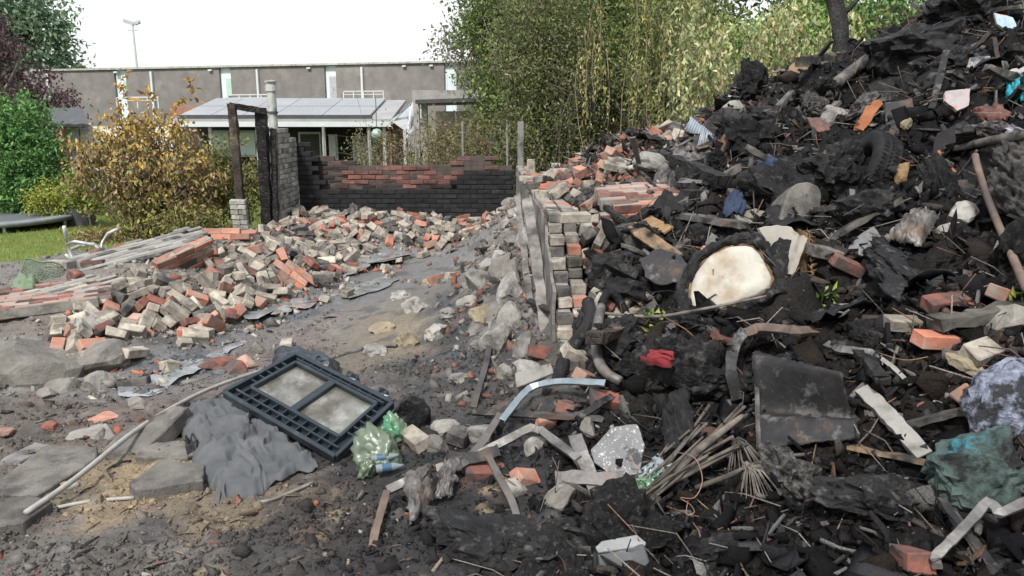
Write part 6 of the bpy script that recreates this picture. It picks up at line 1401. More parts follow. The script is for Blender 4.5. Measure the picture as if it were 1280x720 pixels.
for k in range(1, 10):
    t = k / 10; tbar('rib', .88, t, 1, t, .010, .04, .010)
for k in range(1, 6):
    s = .24 + (.88 - .24) * k / 6; tbar('rib', s, 0, s, .09, .010, .045, .010); tbar('rib', s, .91, s, 1, .010, .045, .010)
for q in ((0, 0, 1, .09), (0, .91, 1, 1), (0, .09, .24, .91), (.88, .09, 1, .91)):
    MB().sheet([tq(q[0], q[1], -.012), tq(q[2], q[1], -.012), tq(q[2], q[3], -.012), tq(q[0], q[3], -.012)], 2, 2, .006).build('web', MATS['black_plastic'], tray)
for t0, t1 in ((.10, .46), (.50, .90)):
    MB().sheet([tq(.25, t0, .0), tq(.87, t0, .0), tq(.87, t1, .0), tq(.25, t1, .0)], 8, 8, .005, lambda s, t: .006 * float(fbm(s * 3 + t0 * 9, t * 3, 5))).build('pane', MATS['milky_pane'], tray, smooth=True)
for s, t in ((.9, .16), (.93, .5), (.9, .80)):
    MB().sheet([tq(s, t, .02), tq(1.12, t - .02, .03), tq(1.14, t + .10, .02), tq(s, t + .12, .02)], 5, 4, .006, lambda a, b: .035 * math.sin(a * 3) + .012 * float(fbm(a * 4, b * 4, int(t * 50))), 0, .01).build('melted_flap', MATS['black_plastic'], tray)
o = cloth('melted_sheet', 'crumpled black melted plastic sheet behind the ribbed plastic lid', 'plastic sheet', [(338, 470, .06), (345, 440, .10), (425, 458, .10), (420, 480, .10)], .09, 'black_plastic', 18, 12, .035, (4, 5), 8, .006)
cloth('grey_blanket', 'crumpled slate-grey blanket heaped beside the broken paving slabs', 'blanket', [(214, 520, .03), (300, 508, .02), (402, 586, -.02), (272, 640, -.03)], .16, 'blanket_cloth', 110, 96, .030, (3.4, 13), 3, .006, 0, 0, None, 0, .08, 2.6)
cloth('black_cloth', 'black charred cloth edge sticking out under the grey blanket', 'cloth', [(216, 515, .05), (236, 505, .08), (262, 575, .03), (236, 575, .02)], .05, 'char', 16, 20, .025, (3, 6), 6, .008)
tube('bent_tube', 'bent pale metal tube lying in front of the grey blanket', 'tube', [(318, 615, .02), (326, 627, .02), (352, 620, .03), (392, 603, .04)], .010, 'pale_metal')
g = thing('plastic_bag', 'crumpled green plastic bag of rubbish beside the black ribbed lid', 'bag', GT(475, 585, .02))
for (u, v, t, w, h, mt, sd) in ((470, 570, .09, 46, 58, 'pale_green_plastic', 3), (492, 545, .13, 34, 44, 'green_plastic', 4), (458, 588, .05, 24, 30, 'pale_green_plastic', 8)):
    p = GT(u, v, t); m = mpp(p)
    me = rough_mesh(rock_mesh('bag_fold', MATS[mt], (w * m, w * m * .8, h * m), sd, 6, .30, 4, True), .014, 34, sd)
    link('bag_fold', me, g, p, (.2, .1, sd))
for k, (u, v, du, dv) in enumerate(((464, 574, 26, -4), (470, 586, 24, -3))):
    a, b = GT(u, v, .13), GT(u + du, v + dv, .14)
    bt = thing('plastic_bottle', ('clear plastic bottle with blue label, upper of two on the green bag', 'clear plastic bottle with blue label, lower of two on the green bag')[k], 'bottle', a)
    r = .022; dd = (b - a)
    MB().lathe([(0, 0), (r, 0), (r, .10), (r * .5, .13), (r * .45, .15), (0, .15)], a, dd, 12).build('body', MATS['bottle_plastic'], bt, smooth=True)
    MB().lathe([(r + .001, .03), (r + .001, .08)], a, dd, 12).build('label_band', MATS['blue_label'], bt, smooth=True)
rock('charred_lump', 'rounded black charred bundle behind the green bag', 'charred lump', 508, 528, .08, 50, 60, 40, 'char', 77, (0, .3, 0), 5, .2, 3)
# ------------------------------------------------------------------ paving slabs and pipes by the path
def slab(label, uvs, th, C, N=(0, -.05, 1), mat='asphalt_slab'):
    o = plate('paving_slab', label, 'paving slab', uvs, C, N, th, mat, None, 4, 1.2, .004, .006)
    o['kind'] = 'thing'; return o
slab('flat dark paving slab lying at the edge of the heap behind the long pipe', [(-4, 600), (60, 556), (122, 558), (120, 572), (48, 618), (-6, 618)], .11, (60, 585, .13))
slab('long broken paving slab propped up at a slant under the long pipe', [(112, 578), (150, 540), (215, 507), (236, 508), (216, 528), (160, 580), (128, 594)], .10, (165, 548, .20), (-.25, -.3, 1))
slab('small dark paving slab in front with a clean broken edge', [(160, 602), (205, 572), (256, 580), (254, 600), (225, 604), (170, 612)], .11, (208, 592, .14))
slab('broken paving slab tucked under the blanket beside the hollow', [(168, 570), (180, 553), (230, 550), (250, 562), (234, 572)], .08, (205, 560, .12))
slab('dark paving slab at the very bottom of the long pipe', [(-8, 660), (-4, 628), (34, 618), (66, 626), (30, 652)], .09, (28, 640, .10))
slab('thin grey paving slab just behind the flat dark one', [(-6, 586), (4, 572), (44, 552), (66, 556), (20, 580)], .04, (30, 568, .05), (0, -.05, 1), 'sooty_concrete')
slab('broken grey slab standing behind the propped paving slab', [(80, 552), (86, 540), (132, 528), (146, 546), (128, 556), (100, 558)], .07, (112, 545, .06), (0, -.8, .6), 'stone_grey')
rock('stone', 'angular dark stone wedged behind the propped paving slab', 'stone', 124, 543, .04, 34, 26, 26, 'stone_grey', 5)
tube('plastic_pipe', 'long pale plastic pipe slanting across the paving slabs to the black lid', 'pipe', [(32, 641, .12), (92, 600, .22), (180, 531, .28), (260, 487, .2), (330, 462, .15)], .015, 'white_pipe')
tube('plastic_pipe', 'second length of pale pipe lying in the mud behind the black lid', 'pipe', [(398, 455, .02), (430, 443, .03), (470, 433, .04), (496, 432, .05)], .017, 'pale_metal')
tube('plastic_pipe', 'thin pale pipe lying on the sand near the bottom of the slabs', 'pipe', [(26, 645, .015), (60, 637, .015), (110, 627, .02), (168, 622, .02)], .010, 'white_pipe')
rock('concrete_mound', 'low domed lump of grey concrete at the edge of the lawn side', 'concrete lump', 38, 462, .0, 116, 70, 100, 'rubble_stone', 14, (0, .1, .3), 4, .06, 3)
for (u, v, w, h, lab, sd) in ((122, 452, 62, 52, 'big cracked grey stone block beside the concrete dome', 21), (124, 484, 38, 32, 'squarish pale stone in front of the big cracked block', 24), (84, 484, 42, 34, 'pale broken stone nearest the concrete dome', 26), (60, 492, 20, 14, 'small pale stone below the concrete dome', 29), (172, 505, 26, 14, 'flat stone on the mud below the big cracked block', 33)):
    rock('stone', lab, 'stone', u, v, .03, w, h, w, 'rubble_stone', sd, (0, random.uniform(-.3, .3), random.uniform(0, 3)), 9, .06)
cloth('cement_bag', 'crumpled pale torn cement bag on the bricks above the big stone', 'bag', [(92, 402, .05), (118, 396, .07), (146, 408, .05), (122, 418, .02)], .06, 'plaster_pale', 16, 12, .03, (3, 4), 12, .008)
cloth('cement_bag', 'crumpled grey plastic sack between the big stone and the bricks', 'bag', [(78, 414, .05), (100, 400, .08), (112, 424, .05), (88, 432, .02)], .05, 'stone_grey', 14, 12, .03, (3, 4), 15, .008)
# ------------------------------------------------------------------ metal chair frame, net
c = PY(112, 336, 8.9)
ch = thing('chair_frame', 'overturned grey tubular metal chair frame near the lawn edge', 'chair', (c[0], c[1], float(H(c[0], c[1]))))
for pts in ([(80, 283), (83, 300), (88, 322), (100, 338)], [(88, 312), (108, 304), (126, 306), (128, 322)], [(126, 310), (131, 296), (140, 288), (150, 286)], [(87, 318), (104, 326), (122, 322)], [(82, 318), (94, 330), (106, 344)], [(84, 304), (104, 300), (130, 312)]):
    Q = [PY(u, v, 8.9 + .12 * math.sin(u * .3)) for u, v in pts]
    Q = [Q[0]] + [(Q[k] + Q[k + 1]) / 2 for k in range(len(Q) - 1)] + [Q[-1]]
    MB().tube(Q, .020, 8).build('tube_bar', MATS['zinc'], ch, smooth=True)
nt_ = thing('garden_net', 'dull green garden net draped over a wire hoop beside the dusty red slab', 'net', GT(45, 365))
P4 = [PY(10, 366, 7.7), PY(32, 326, 8.1), PY(80, 334, 8.1), PY(60, 372, 7.6)]
def nq(s, t):
    p = (P4[0] * (1 - s) + P4[3] * s) * (1 - t) + (P4[1] * (1 - s) + P4[2] * s) * t
    return p + np.array([0, -.06, .08]) * math.sin(PI * s) * math.sin(PI * t * .9) + np.array([0, 0, .015]) * math.sin(s * 9 + t * 7)
mb = MB()
for k in range(15):
    s = k / 14
    mb.tube([nq(s, i / 8) for i in range(9)], .0045, 4); mb.tube([nq(i / 8, s) for i in range(9)], .0045, 4)
mb.build('mesh', MATS['net_green'], nt_)
mb = MB().tube([nq(i / 8, 1) + [0, 0, .01] for i in range(9)], .009, 6).build('hoop', MATS['net_green'], nt_)
MB().tube([nq(0, i / 8) for i in range(9)], .008, 6).build('hoop', MATS['net_green'], nt_)
cloth('net_cloth', 'bunched dark green cloth lying under the garden net', 'cloth', [(14, 364, .03), (22, 350, .05), (48, 356, .05), (42, 370, .03)], .08, 'net_green', 14, 12, .03, (3, 5), 20, .01)
for (u, v, lab) in ((128, 322, 'red brick chunk under the tubular chair frame'), (150, 316, 'red brick chunk beside the tubular chair frame'), (96, 346, 'red brick chunk at the tip of the chair frame'), (168, 318, 'darker red brick chunk behind the grey slab')):
    rock('red_brick_chunk', lab, 'brick', u, v, .05, 34, 17, 20, 'scorched_red_brick', u, (0, random.uniform(-.3, .3), random.uniform(0, 3)), 8, .05)
for (u, v, w, h, mt, lab) in ((272, 458, 40, 20, 'scorched_red_brick', 'dark red brick lump on the muddy track, end of a row of three'), (296, 460, 30, 18, 'scorched_red_brick', 'low red brick lump between two others on the muddy track'), (310, 456, 26, 22, 'red_brick', 'orange brick lump on the muddy track near the pipe'), (322, 437, 28, 20, 'rubble_stone', 'stone with red underside on the muddy track'), (133, 522, 34, 12, 'red_brick', 'flat red brick piece by the propped slab'), (66, 533, 30, 12, 'scorched_red_brick', 'flat dark brick piece behind the dark slab'), (8, 541, 20, 14, 'red_brick', 'red brick piece at the outer edge of the path'), (240, 478, 24, 9, 'rubble_stone', 'flat pale stone beside the wet patch'), (90, 607, 16, 8, 'stone_grey', 'small dark stone on the sand')):
    rock('brick_lump' if 'brick' in lab else 'stone', lab, 'brick' if 'brick' in lab else 'stone', u, v, .03, w, h, w * .7, mt, int(u * 3 + v), (0, 0, random.uniform(0, 3)), 9, .05)
for (u, v, w, h, mt, lab) in ((508, 430, 28, 24, 'sand_stone', 'big yellow sandy clod beside the second pipe'), (478, 412, 28, 16, 'sand_stone', 'rough yellow sandy clod on the ridge behind the pipe'), (548, 418, 34, 22, 'stone_grey', 'grey muddy clod at the edge of the black puddle'), (520, 385, 30, 22, 'stone_grey', 'grey clod high on the muddy ridge'), (470, 440, 30, 18, 'stone_grey', 'brownish clod just behind the second pipe end'), (540, 356, 22, 14, 'sand_stone', 'pale yellow clod at the far end of the ridge'), (500, 372, 26, 15, 'stone_grey', 'muddy clod on the far ridge'), (560, 392, 20, 12, 'stone_grey', 'dark clod in the black puddle'), (575, 475, 26, 14, 'stone_grey', 'muddy stone at the near end of the black puddle')):
    rock('clod', lab, 'clod', u, v, .02, w, h, w * .8, mt, int(u + v * 7), (0, 0, random.uniform(0, 3)), 3, .24, 3)
cloth('blue_rag', 'small bright blue rag among the bricks of the heap', 'rag', [(399, 318, .06), (408, 310, .1), (418, 318, .08), (408, 327, .04)], .04, 'paper_lilac', 8, 8, .03, (3, 3), 14, .006)
bpy.data.objects['blue_rag'].data.materials[0] = M('bright_blue_cloth', (.07, .09, .34), (.14, .17, .50), 9, .9, .3, 40)
p = GT(462, 262, .16)
b_ = MB().box(p, (.20, .13, .20), (.5, .5, .6)).build('black_box', MATS['black_plastic'], bevel=.01)
tag(b_, 'charred black open box tipped on the bricks by the black wall', 'box')
tube('bent_cable', 'bent pale cable sticking up against the black wall', 'cable', [(426, 262, .12), (420, 250, .18), (416, 240, .22), (412, 236, .24)], .012, 'ash_wood')
tube('charred_pipe', 'short charred pipe on the bricks near the garage wall corner', 'pipe', [(545, 287, .06), (560, 291, .07), (574, 297, .05)], .03, 'char_wood')
# rubble ramp against the side wall
for i, (u, v, w, h, d, mt, lab) in enumerate(((628, 340, 40, 44, 40, 'rubble_stone', 'pale slab of plaster leaning against the garage side wall'), (598, 352, 40, 28, 40, 'stone_grey', 'sandy grey boulder in the ramp below the side wall'), (640, 366, 30, 44, 34, 'stone_grey', 'tall rough stone leaning on the side wall boards'), (604, 392, 28, 20, 34, 'sand_stone', 'yellowish stone low in the ramp by the black puddle'), (640, 402, 34, 44, 30, 'stone_grey', 'weathered grey stone close to the wall boards'), (622, 430, 40, 50, 36, 'stone_grey', 'dark sooty boulder at the foot of the wall boards'), (655, 436, 30, 40, 28, 'stone_grey', 'grey broken stone just before the board ends'), (585, 378, 26, 16, 24, 'rubble_stone', 'small pale stone at the edge of the black puddle'), (610, 330, 30, 16, 24, 'plaster_pale', 'pale flat stone on the floor near the wall'), (662, 468, 34, 28, 30, 'stone_grey', 'dark stone wedged below the wall end'), (632, 465, 24, 22, 22, 'rubble_stone', 'small grey stone between the steel strip and the wall'))):
    rock('boulder', lab, 'stone', u, v, .03, w, h, d, mt, i * 13 + 3, (0, random.uniform(-.5, .5), random.uniform(0, 3)), 9, .08)
plate('grey_board', 'weathered grey board leaning on the stones by the side wall', 'board', [(628, 330), (642, 322), (648, 352), (618, 402), (612, 398), (626, 360)], (630, 362, .08), (-.7, -.6, .5), .03, 'weathered_board', None, 3, 1.5)
plate('grey_board', 'second weathered board lying aslant below the side wall', 'board', [(606, 372), (640, 360), (648, 372), (610, 412), (588, 424), (584, 414)], (615, 392, .05), (-.4, -.5, .8), .03, 'weathered_board', None, 3, 2)
tube('floor_pipe', 'black charred rail lying on the bricks by the side wall', 'rail', [(564, 315, .04), (600, 312, .05), (640, 306, .06)], .025, 'char_wood')
brick('pale brick standing alone on the muddy floor', 505, 323, .03, 'pale_brick', (0, 0, .4), 1)
random.seed(47)
# ------------------------------------------------------------------ the heap: cream cushion and board
C = GT(912, 352, .16); N = nrm(*(tocam(C) + [-.15, 0, .35]))
OUT = [(862, 372), (864, 356), (870, 342), (880, 328), (893, 317), (908, 310), (925, 307), (941, 309), (951, 318), (958, 332), (966, 348), (962, 362), (948, 372), (930, 379), (910, 386), (892, 393), (876, 396), (866, 388)]
OUT = jag(OUT, 2, .8)
cu = thing('mattress', 'cream mattress panel with a scorched black burnt rim in the heap', 'mattress', C)
sg = lambda i, k: .012 * math.sin(i * 2 * PI * 3 + k * 4) * k
def sg(i, k):
    a = i * 2 * PI; x, y = math.cos(a) * k, math.sin(a) * k
    return (.018 if k < .97 else .004) * float(fbm(x * 2.6 + 3, y * 2.6, 5, 4)) + .020 * (1 - 2 * abs(float(fbm(x * 1.5 + y * .6 + 9, (y - x) * .35, 6, 2)))) * (1 if k < .97 else .3) + .016 * math.exp(-((x * .9 - y * .25 - .08) / .07) ** 2) * (k < .97)
puff('cover', OUT, C, N, [(1.0, -.01), (.985, .010), (.95, .024), (.9, .03), (.82, .036), (.72, .04), (.6, .044), (.48, .046), (.36, .046), (.24, .046), (.12, .046)], 'cream_fabric', cu, sg)
o = puff('scorched_edge', OUT, C, N, [(1.10, -.05), (1.06, .0), (1.02, .020), (.985, .024), (.970, .014), (.96, -.02)], 'scorched_fabric', cu); rough_mesh(o.data, .012, 30, 5, 1)
o = puff('burnt_rim', OUT, C, N, [(1.50, -.20), (1.42, -.03), (1.27, .05), (1.10, .055), (1.03, .03), (.99, -.02)], 'char', cu); rough_mesh(o.data, .034, 14, 3, 2)
bd = thing('padded_board', 'burnt cream padded board with frayed brown edge beside the cream mattress', 'board', GT(990, 330))
C = GT(975, 318, .14); N = nrm(*(tocam(C) + [.5, 0, .1]))
plate('panel', None, None, [(949, 285), (972, 281), (990, 284), (1000, 294), (992, 322), (984, 340), (974, 332), (960, 306)], C, N, .03, 'white_board', bd, 3, 1.2)
plate('burnt_patch', None, None, [(964, 308), (975, 296), (990, 300), (986, 320), (983, 341), (975, 338), (968, 322)], C + N * .008, N, .012, 'char', bd, 3, 2)
beam(MB(), outline([(1004, 297)], C + N * .03, N)[0], outline([(986, 345)], C + N * .03, N)[0], .035, .05, 6, .004, N).build('edge_bar', MATS['white_board'], bd)
plate('side_cloth', None, None, [(1000, 286), (1013, 292), (1012, 318), (1006, 350), (994, 380), (986, 385), (980, 372), (995, 350), (1003, 318)], C + N * .005, N + np.array([.4, 0, 0]), .02, 'scorched_fabric', bd, 3, 1.5)
mb = MB()
for k in range(90):
    t = random.random(); u = 1009 + 5 * math.sin(t * 3) - 20 * max(0, t - .6); v = 286 + t * 96
    a = outline([(u, v)], C + N * .01, N)[0]; mb.tube([a, a + np.array([random.uniform(-.03, .04), random.uniform(-.03, .01), random.uniform(-.03, .03)])], [.004, .001], 3)
mb.build('frayed_edge', MATS['coir'], bd)
plate('concrete_block', 'grey concrete block with rounded top above the padded board', 'concrete block', [(976, 276), (980, 254), (986, 238), (996, 229), (1010, 227), (1023, 232), (1029, 244), (1026, 264), (1020, 288), (1000, 284)], (1003, 258, .14), (.30, -.8, .45), .20, 'asphalt_slab', None, 2, .6, .008, .012)
plate('concrete_block', 'flat-topped sooty concrete piece next to the rounded block', 'concrete block', [(918, 268), (944, 260), (962, 266), (958, 277), (926, 281)], (940, 271, .08), (0, -.6, .7), .07, 'rubble_stone', None, 3, 1, .004)
# ------------------------------------------------------------------ tyre
ty = thing('car_tyre', 'blackened car tyre with ribbed tread half buried in the heap', 'tyre', GT(1092, 205))
c = GT(1084, 214, -.16); axis = nrm(-.90, .02, .42); Rt = .30
MB().lathe([(.17, -.085), (.21, -.098), (.27, -.10), (Rt - .008, -.085), (Rt, -.065), (Rt, .065), (Rt - .008, .085), (.27, .10), (.21, .098), (.17, .085), (.165, .0), (.17, -.085)], c, axis, 48).build('carcass', MATS['rubber'], ty, smooth=True)
d_, s_, u_ = frame_of(axis)
tm = MB().box((0, 0, 0), (.014, .030, .062), (0, .25, 0)).mesh('tread_block', MATS['rubber'], bevel=.003)
for k in range(56):
    a = 2 * PI * k / 56
    for r, off in ((-1, .045), (1, -.045), (0, 0)):
        rad = s_ * math.cos(a + r * .03) + u_ * math.sin(a + r * .03); tan = np.cross(d_, rad)
        m3 = Matrix((tuple(rad), tuple(tan), tuple(d_))).transposed()
        o = link('tread_block', tm, ty, c + rad * (Rt - .003) + d_ * off, m3.to_quaternion())
        if r == 0: o.scale = (1, .8, .45)
# ------------------------------------------------------------------ named bits in the upper heap
plate('foam_board', 'rust-orange scorched foam board standing in the upper heap', 'foam board', [(1066, 166), (1072, 152), (1082, 132), (1098, 124), (1104, 130), (1094, 142), (1086, 156), (1074, 168)], (1085, 146, .12), (-.3, -.8, .4), .03, 'rust_foam', None, 3, 2)
plate('red_tile', 'dull red tile fragment below the orange foam board', 'tile', [(1008, 146), (1022, 146), (1036, 155), (1040, 166), (1026, 166), (1014, 158)], (1024, 156, .08), (-.1, -.7, .6), .03, 'scorched_red_brick', None, 2, 1.5)
plate('burnt_sheet', 'large sooty black panel behind the tyre', 'panel', [(1106, 128), (1140, 122), (1146, 140), (1138, 170), (1110, 172)], (1124, 148, .10), (-.2, -.9, .3), .02, 'dark_steel', None, 2, 1.5)
def magazine(label, uvs, C, N, mat):
    c = GT(*C)
    bk = thing('magazine', label, 'magazine', c)
    N = nrm(*N); N = N if np.dot(N, tocam(c)) > 0 else -N
    P = outline(jag(uvs, 3, .8), c, N)
    MB().prism(P, -N * .028).build('pages', MATS['book_edge'], bk, bevel=.002)
    cen = sum(P) / len(P)
    MB().prism([cen + (p - cen) * .97 + N * .006 for p in P], -N * .004).build('cover', MATS[mat], bk)
magazine('singed blue picture magazine near the top of the heap', [(1242, 16), (1266, 22), (1276, 46), (1268, 52), (1256, 38), (1246, 30)], (1258, 34, .14), (-.3, -.8, .35), 'print_blue')
magazine('pale grey magazine standing on a burnt plank in the upper heap', [(1213, 72), (1238, 70), (1234, 90), (1230, 106), (1203, 100)], (1221, 88, .16), (-.15, -.9, .3), 'print_grey')
magazine('white and red printed magazine below the burnt plank', [(1182, 114), (1213, 111), (1211, 132), (1196, 139), (1180, 126)], (1197, 124, .14), (-.15, -.85, .4), 'print_pink')
beam(MB(), GT(1192, 106, .16), GT(1226, 111, .18), .05, .03, 5, .004).build('burnt_plank', MATS['ash_wood']); tag(bpy.data.objects['burnt_plank'], 'burnt plank supporting the pale grey magazine', 'plank')
cloth('turquoise_cloth', 'bright turquoise torn cloth high on the heap', 'cloth', [(1262, 104, .10), (1290, 98, .12), (1290, 126, .10), (1260, 128, .08)], .05, 'turquoise_cloth', 14, 12, .035, (3, 4), 9, .008, rag=.015)
cloth('torn_paper', 'white torn paper sheets above the charred pole', 'paper', [(1230, 164, .10), (1272, 160, .12), (1292, 166, .10), (1240, 178, .06)], .03, 'paper_lilac', 14, 8, .03, (4, 4), 19, .004, rag=.012)
cloth('torn_paper', 'pale crumpled paper under the turquoise cloth', 'paper', [(1250, 96, .10), (1280, 90, .12), (1296, 98, .10), (1262, 106, .06)], .03, 'paper_white', 12, 8, .03, (4, 4), 29, .004, rag=.012)
cloth('dark_red_sheet', 'dark reddish crumpled sheet between the turquoise cloth and papers', 'sheet', [(1214, 140, .10), (1252, 136, .14), (1262, 152, .1), (1222, 156, .06)], .05, 'scorched_red_brick', 14, 8, .03, (3, 4), 39, .006, rag=.012)
tube('charred_pole', 'charred grey pole sticking out level from the heap under the papers', 'pole', [(1192, 186, .22), (1224, 179, .26), (1262, 172, .3), (1300, 166, .34)], [.020, .030, .034, .036], 'ash_wood')
M('braid', (.035, .032, .03), (.10, .092, .085), 30, .95, 1.0, 60, over=(.012, .012, .012), ot=.5, os=9)
cloth('braided_mat', 'grey knotted mat hanging over the side of the heap', 'mat', [(1252, 186, .16), (1292, 180, .18), (1300, 290, .10), (1236, 260, .10)], .06, 'braid', 26, 40, .05, (4, 10), 49, .02)
tube('rusty_pipe', 'long rusty steel pipe leaning out of the heap', 'pipe', [(1219, 194, .62), (1223, 212, .62), (1240, 262, .50), (1284, 362, .32)], .021, 'rusty_pipe', 12)
tube('thin_rod', 'thin charred rod beside the rusty pipe', 'rod', [(1221, 188, .5), (1204, 212, .32), (1188, 228, .18)], .008, 'ash_wood')
plate('black_shell', 'large smooth black plastic shell leaning below the charred pole', 'plastic shell', [(1172, 166), (1206, 150), (1232, 176), (1238, 200), (1212, 222), (1178, 214), (1166, 190)], (1202, 188, .05), (-.2, -.8, .5), .02, 'rubber', None, 3, 2)
plate('black_shell', 'dark angled sheet below the black plastic shell', 'plastic shell', [(1168, 262), (1190, 226), (1232, 222), (1244, 232), (1210, 262), (1180, 280)], (1205, 245, .07), (-.3, -.6, .6), .012, 'dark_steel', None, 3, 2)
plate('brown_scrap', 'curled rusty brown scrap behind the thin rod', 'scrap', [(1168, 190), (1176, 188), (1184, 204), (1196, 214), (1192, 224), (1180, 214)], (1181, 205, .12), (-.3, -.8, .4), .015, 'rust_foam', None, 3, 2)
rock('yellow_foam', 'scorched yellowish foam lump next to the tyre', 'foam', 1128, 216, .08, 16, 28, 14, 'coir', 5, (0, .2, 0), 4, .15)
rock('yellow_foam', 'small pale yellow foam lump above the black panel', 'foam', 1133, 154, .14, 12, 14, 10, 'sand_stone', 9, (0, .2, 0), 4, .15)
cloth('blue_jeans', 'dark blue crumpled denim near the crest of the rubble', 'cloth', [(945, 212, .10), (962, 200, .14), (984, 212, .12), (968, 228, .06)], .06, 'blue_cloth', 16, 12, .03, (3, 4), 59, .008)
cloth('blue_jeans', 'dark blue wet cloth draped below the concrete piece', 'cloth', [(905, 250, .10), (925, 240, .12), (930, 268, .12), (902, 272, .08)], .06, 'blue_cloth', 16, 12, .03, (3, 4), 69, .008)
tube('charred_beam', 'thick charred pole lying along the crest of the heap', 'beam', [(1046, 104, .10), (1066, 88, .14), (1086, 74, .16)], .055, 'ash_wood')
plate('brown_board', 'brown singed board standing at the crest near the scorched trunk', 'board', [(1016, 60), (1024, 44), (1040, 48), (1030, 66)], (1028, 55, .02), (-.2, -.9, .2), .04, 'brown_timber', None, 2, 1.5)
plate('brown_board', 'curved brown board below the crest', 'board', [(980, 96), (992, 78), (1012, 68), (1030, 66), (1014, 84), (996, 100)], (1004, 84, .05), (-.3, -.8, .4), .03, 'brown_timber', None, 3, 1.5)
for i, (a, b, w, mt, lab) in enumerate((((962, 146, .08), (990, 116, .16), .06, 'pale_metal', 'grey metal bars bundled on the slope below the brown boards'), ((1050, 92, .1), (1062, 50, .25), .05, 'dark_steel', 'upright black steel bar below the scorched trunk'), ((1030, 146, .08), (1048, 128, .14), .05, 'ash_wood', 'short grey stick above the red tile'), ((944, 98, .16), (978, 110, .08), .03, 'dark_steel', 'thin black bar poking into the wilted bush'), ((1030, 98, .1), (1038, 126, .12), .045, 'char_wood', 'black bar standing on the upper slope'), ((1076, 50, .2), (1088, 80, .12), .05, 'char_wood', 'short charred stake near the crest'), ((1208, 70, .1), (1240, 40, .2), .05, 'ash_wood', 'charred plank leaning near the blue magazine'), ((1232, 14, .12), (1278, 8, .2), .05, 'ash_wood', 'charred roll at the very top of the heap'))):
    o = beam(MB(), GT(*a), GT(*b), w, w * .7, 6, .006).build('charred_bar', MATS[mt]); tag(o, lab, 'bar')
# ------------------------------------------------------------------ the rubble shoulder
C = GT(892, 175, .12)
pts = [(870, 210, .1), (876, 190, .14), (886, 168, .2), (898, 150, .24), (910, 142, .26), (922, 148, .24), (932, 160, .2)]
strip('curved_fender', 'curved black burnt panel arching over the rubble shoulder', 'panel', pts, .17, .015, 'char_wood', [nrm(-.6, -.6, .6)] * 3 + [nrm(-.2, -.7, .8)] * 2 + [nrm(.3, -.7, .7)] * 2)
plate('burnt_casing', 'brown-black hollow burnt casing inside the curved panel', 'casing', [(893, 206), (896, 180), (908, 162), (922, 166), (918, 190), (912, 204)], (907, 186, .06), (-.2, -.9, .3), .05, 'scorched_fabric', None, 2, 1.5)
o = beam(MB(), GT(831, 194, .16), GT(906, 228, .18), .13, .09, 10, .010, (0, 0, 1)).build('charred_beam', MATS['char_wood']); tag(o, 'thick black charred beam slanting across the rubble shoulder', 'beam')
for i, (u0, v0, u1, v1, lab) in enumerate(((868, 150, 884, 172, 'ribbed blue-white sheet upright against the wilted bush'), (882, 160, 896, 200, 'ribbed grey-blue sheet beside the curved black panel'))):
    t_ = thing('ribbed_sheet', lab, 'metal sheet', GT(u0, v1))
    C = GT((u0 + u1) / 2, (v0 + v1) / 2, .10); N = nrm(-.2, -.9, .3)
    q = outline([(u0 - 12, v1 - 10), (u1 - 4, v1 + 6), (u1, v0 + 12), (u0 - 4, v0 - 4)], C, N)
    MB().sheet(q, 48, 2, .003, lambda s, t: .005 * math.sin(s * 8 * 2 * PI)).build('sheet', MATS['blue_sheet'], t_, smooth=True)
tube('grey_rod', 'grey rod slanting up from the rubble beside the black beam', 'rod', [(828, 192, .10), (842, 186, .12), (864, 174, .16)], .014, 'pale_metal')
tube('white_tube', 'white metal tube sticking up from the top of the side wall', 'tube', [(663, 193, .3), (672, 200, .22), (684, 212, .1)], .020, 'white_pipe')
tube('wire_loop', 'thin curled wire loop above the red brick lump', 'wire', [(722, 196, .1), (730, 180, .2), (740, 184, .2), (738, 196, .12), (734, 204, .05)], .005, 'pale_metal', 5)
o = beam(MB(), GT(686, 205, .18), GT(704, 266, .05), .045, .09, 8, .008, (0, 0, 1)).build('split_timber', MATS['pale_timber']); tag(o, 'pale yellow split timber standing at the top of the side wall', 'timber')
o = beam(MB(), GT(704, 270, .10), GT(762, 240, .14), .10, .07, 8, .006).build('wooden_beam', MATS['brown_timber']); tag(o, 'short brown wooden beam lying on the bricks by the split timber', 'beam')
for i, (a, b, lab) in enumerate((((800, 214, .22), (836, 250, .12), 'thin black rod of a fan of three over the big red slab, longest'), ((834, 206, .25), (842, 248, .12), 'flat black bar of the fan over the big red slab'), ((846, 222, .2), (848, 242, .1), 'short black rod of the fan over the big red slab'), ((762, 205, .2), (764, 230, .08), 'short grey plank upright before the red brick lump'))):
    o = beam(MB(), GT(*a), GT(*b), .03 if i != 3 else .06, .018, 5, .003).build('black_rod', MATS['char_wood' if i != 3 else 'ash_wood']); tag(o, lab, 'rod')
o = beam(MB(), GT(841, 268, .20), GT(930, 282, .22), .085, .045, 9, .006).build('mottled_rail', MATS['pale_metal']); tag(o, 'mottled pale metal rail lying level above the cream mattress', 'rail')
plate('brick_piece', 'flat grey brick piece behind the mottled rail', 'brick', [(920, 270), (950, 262), (960, 268), (958, 278), (925, 282)], (940, 276, .1), (0, -.7, .7), .06, 'scorched_red_brick') if False else None
rock('grey_stone', 'pale stone lump among the rubble behind the red slab', 'stone', 812, 206, .05, 60, 26, 40, 'plaster_pale', 61, (0, .2, .3), 7, .1)
rock('grey_stone', 'pale cloth-like lump beside the split timber', 'stone', 700, 250, .08, 34, 40, 30, 'rubble_stone', 64, (0, .4, .2), 7, .1)
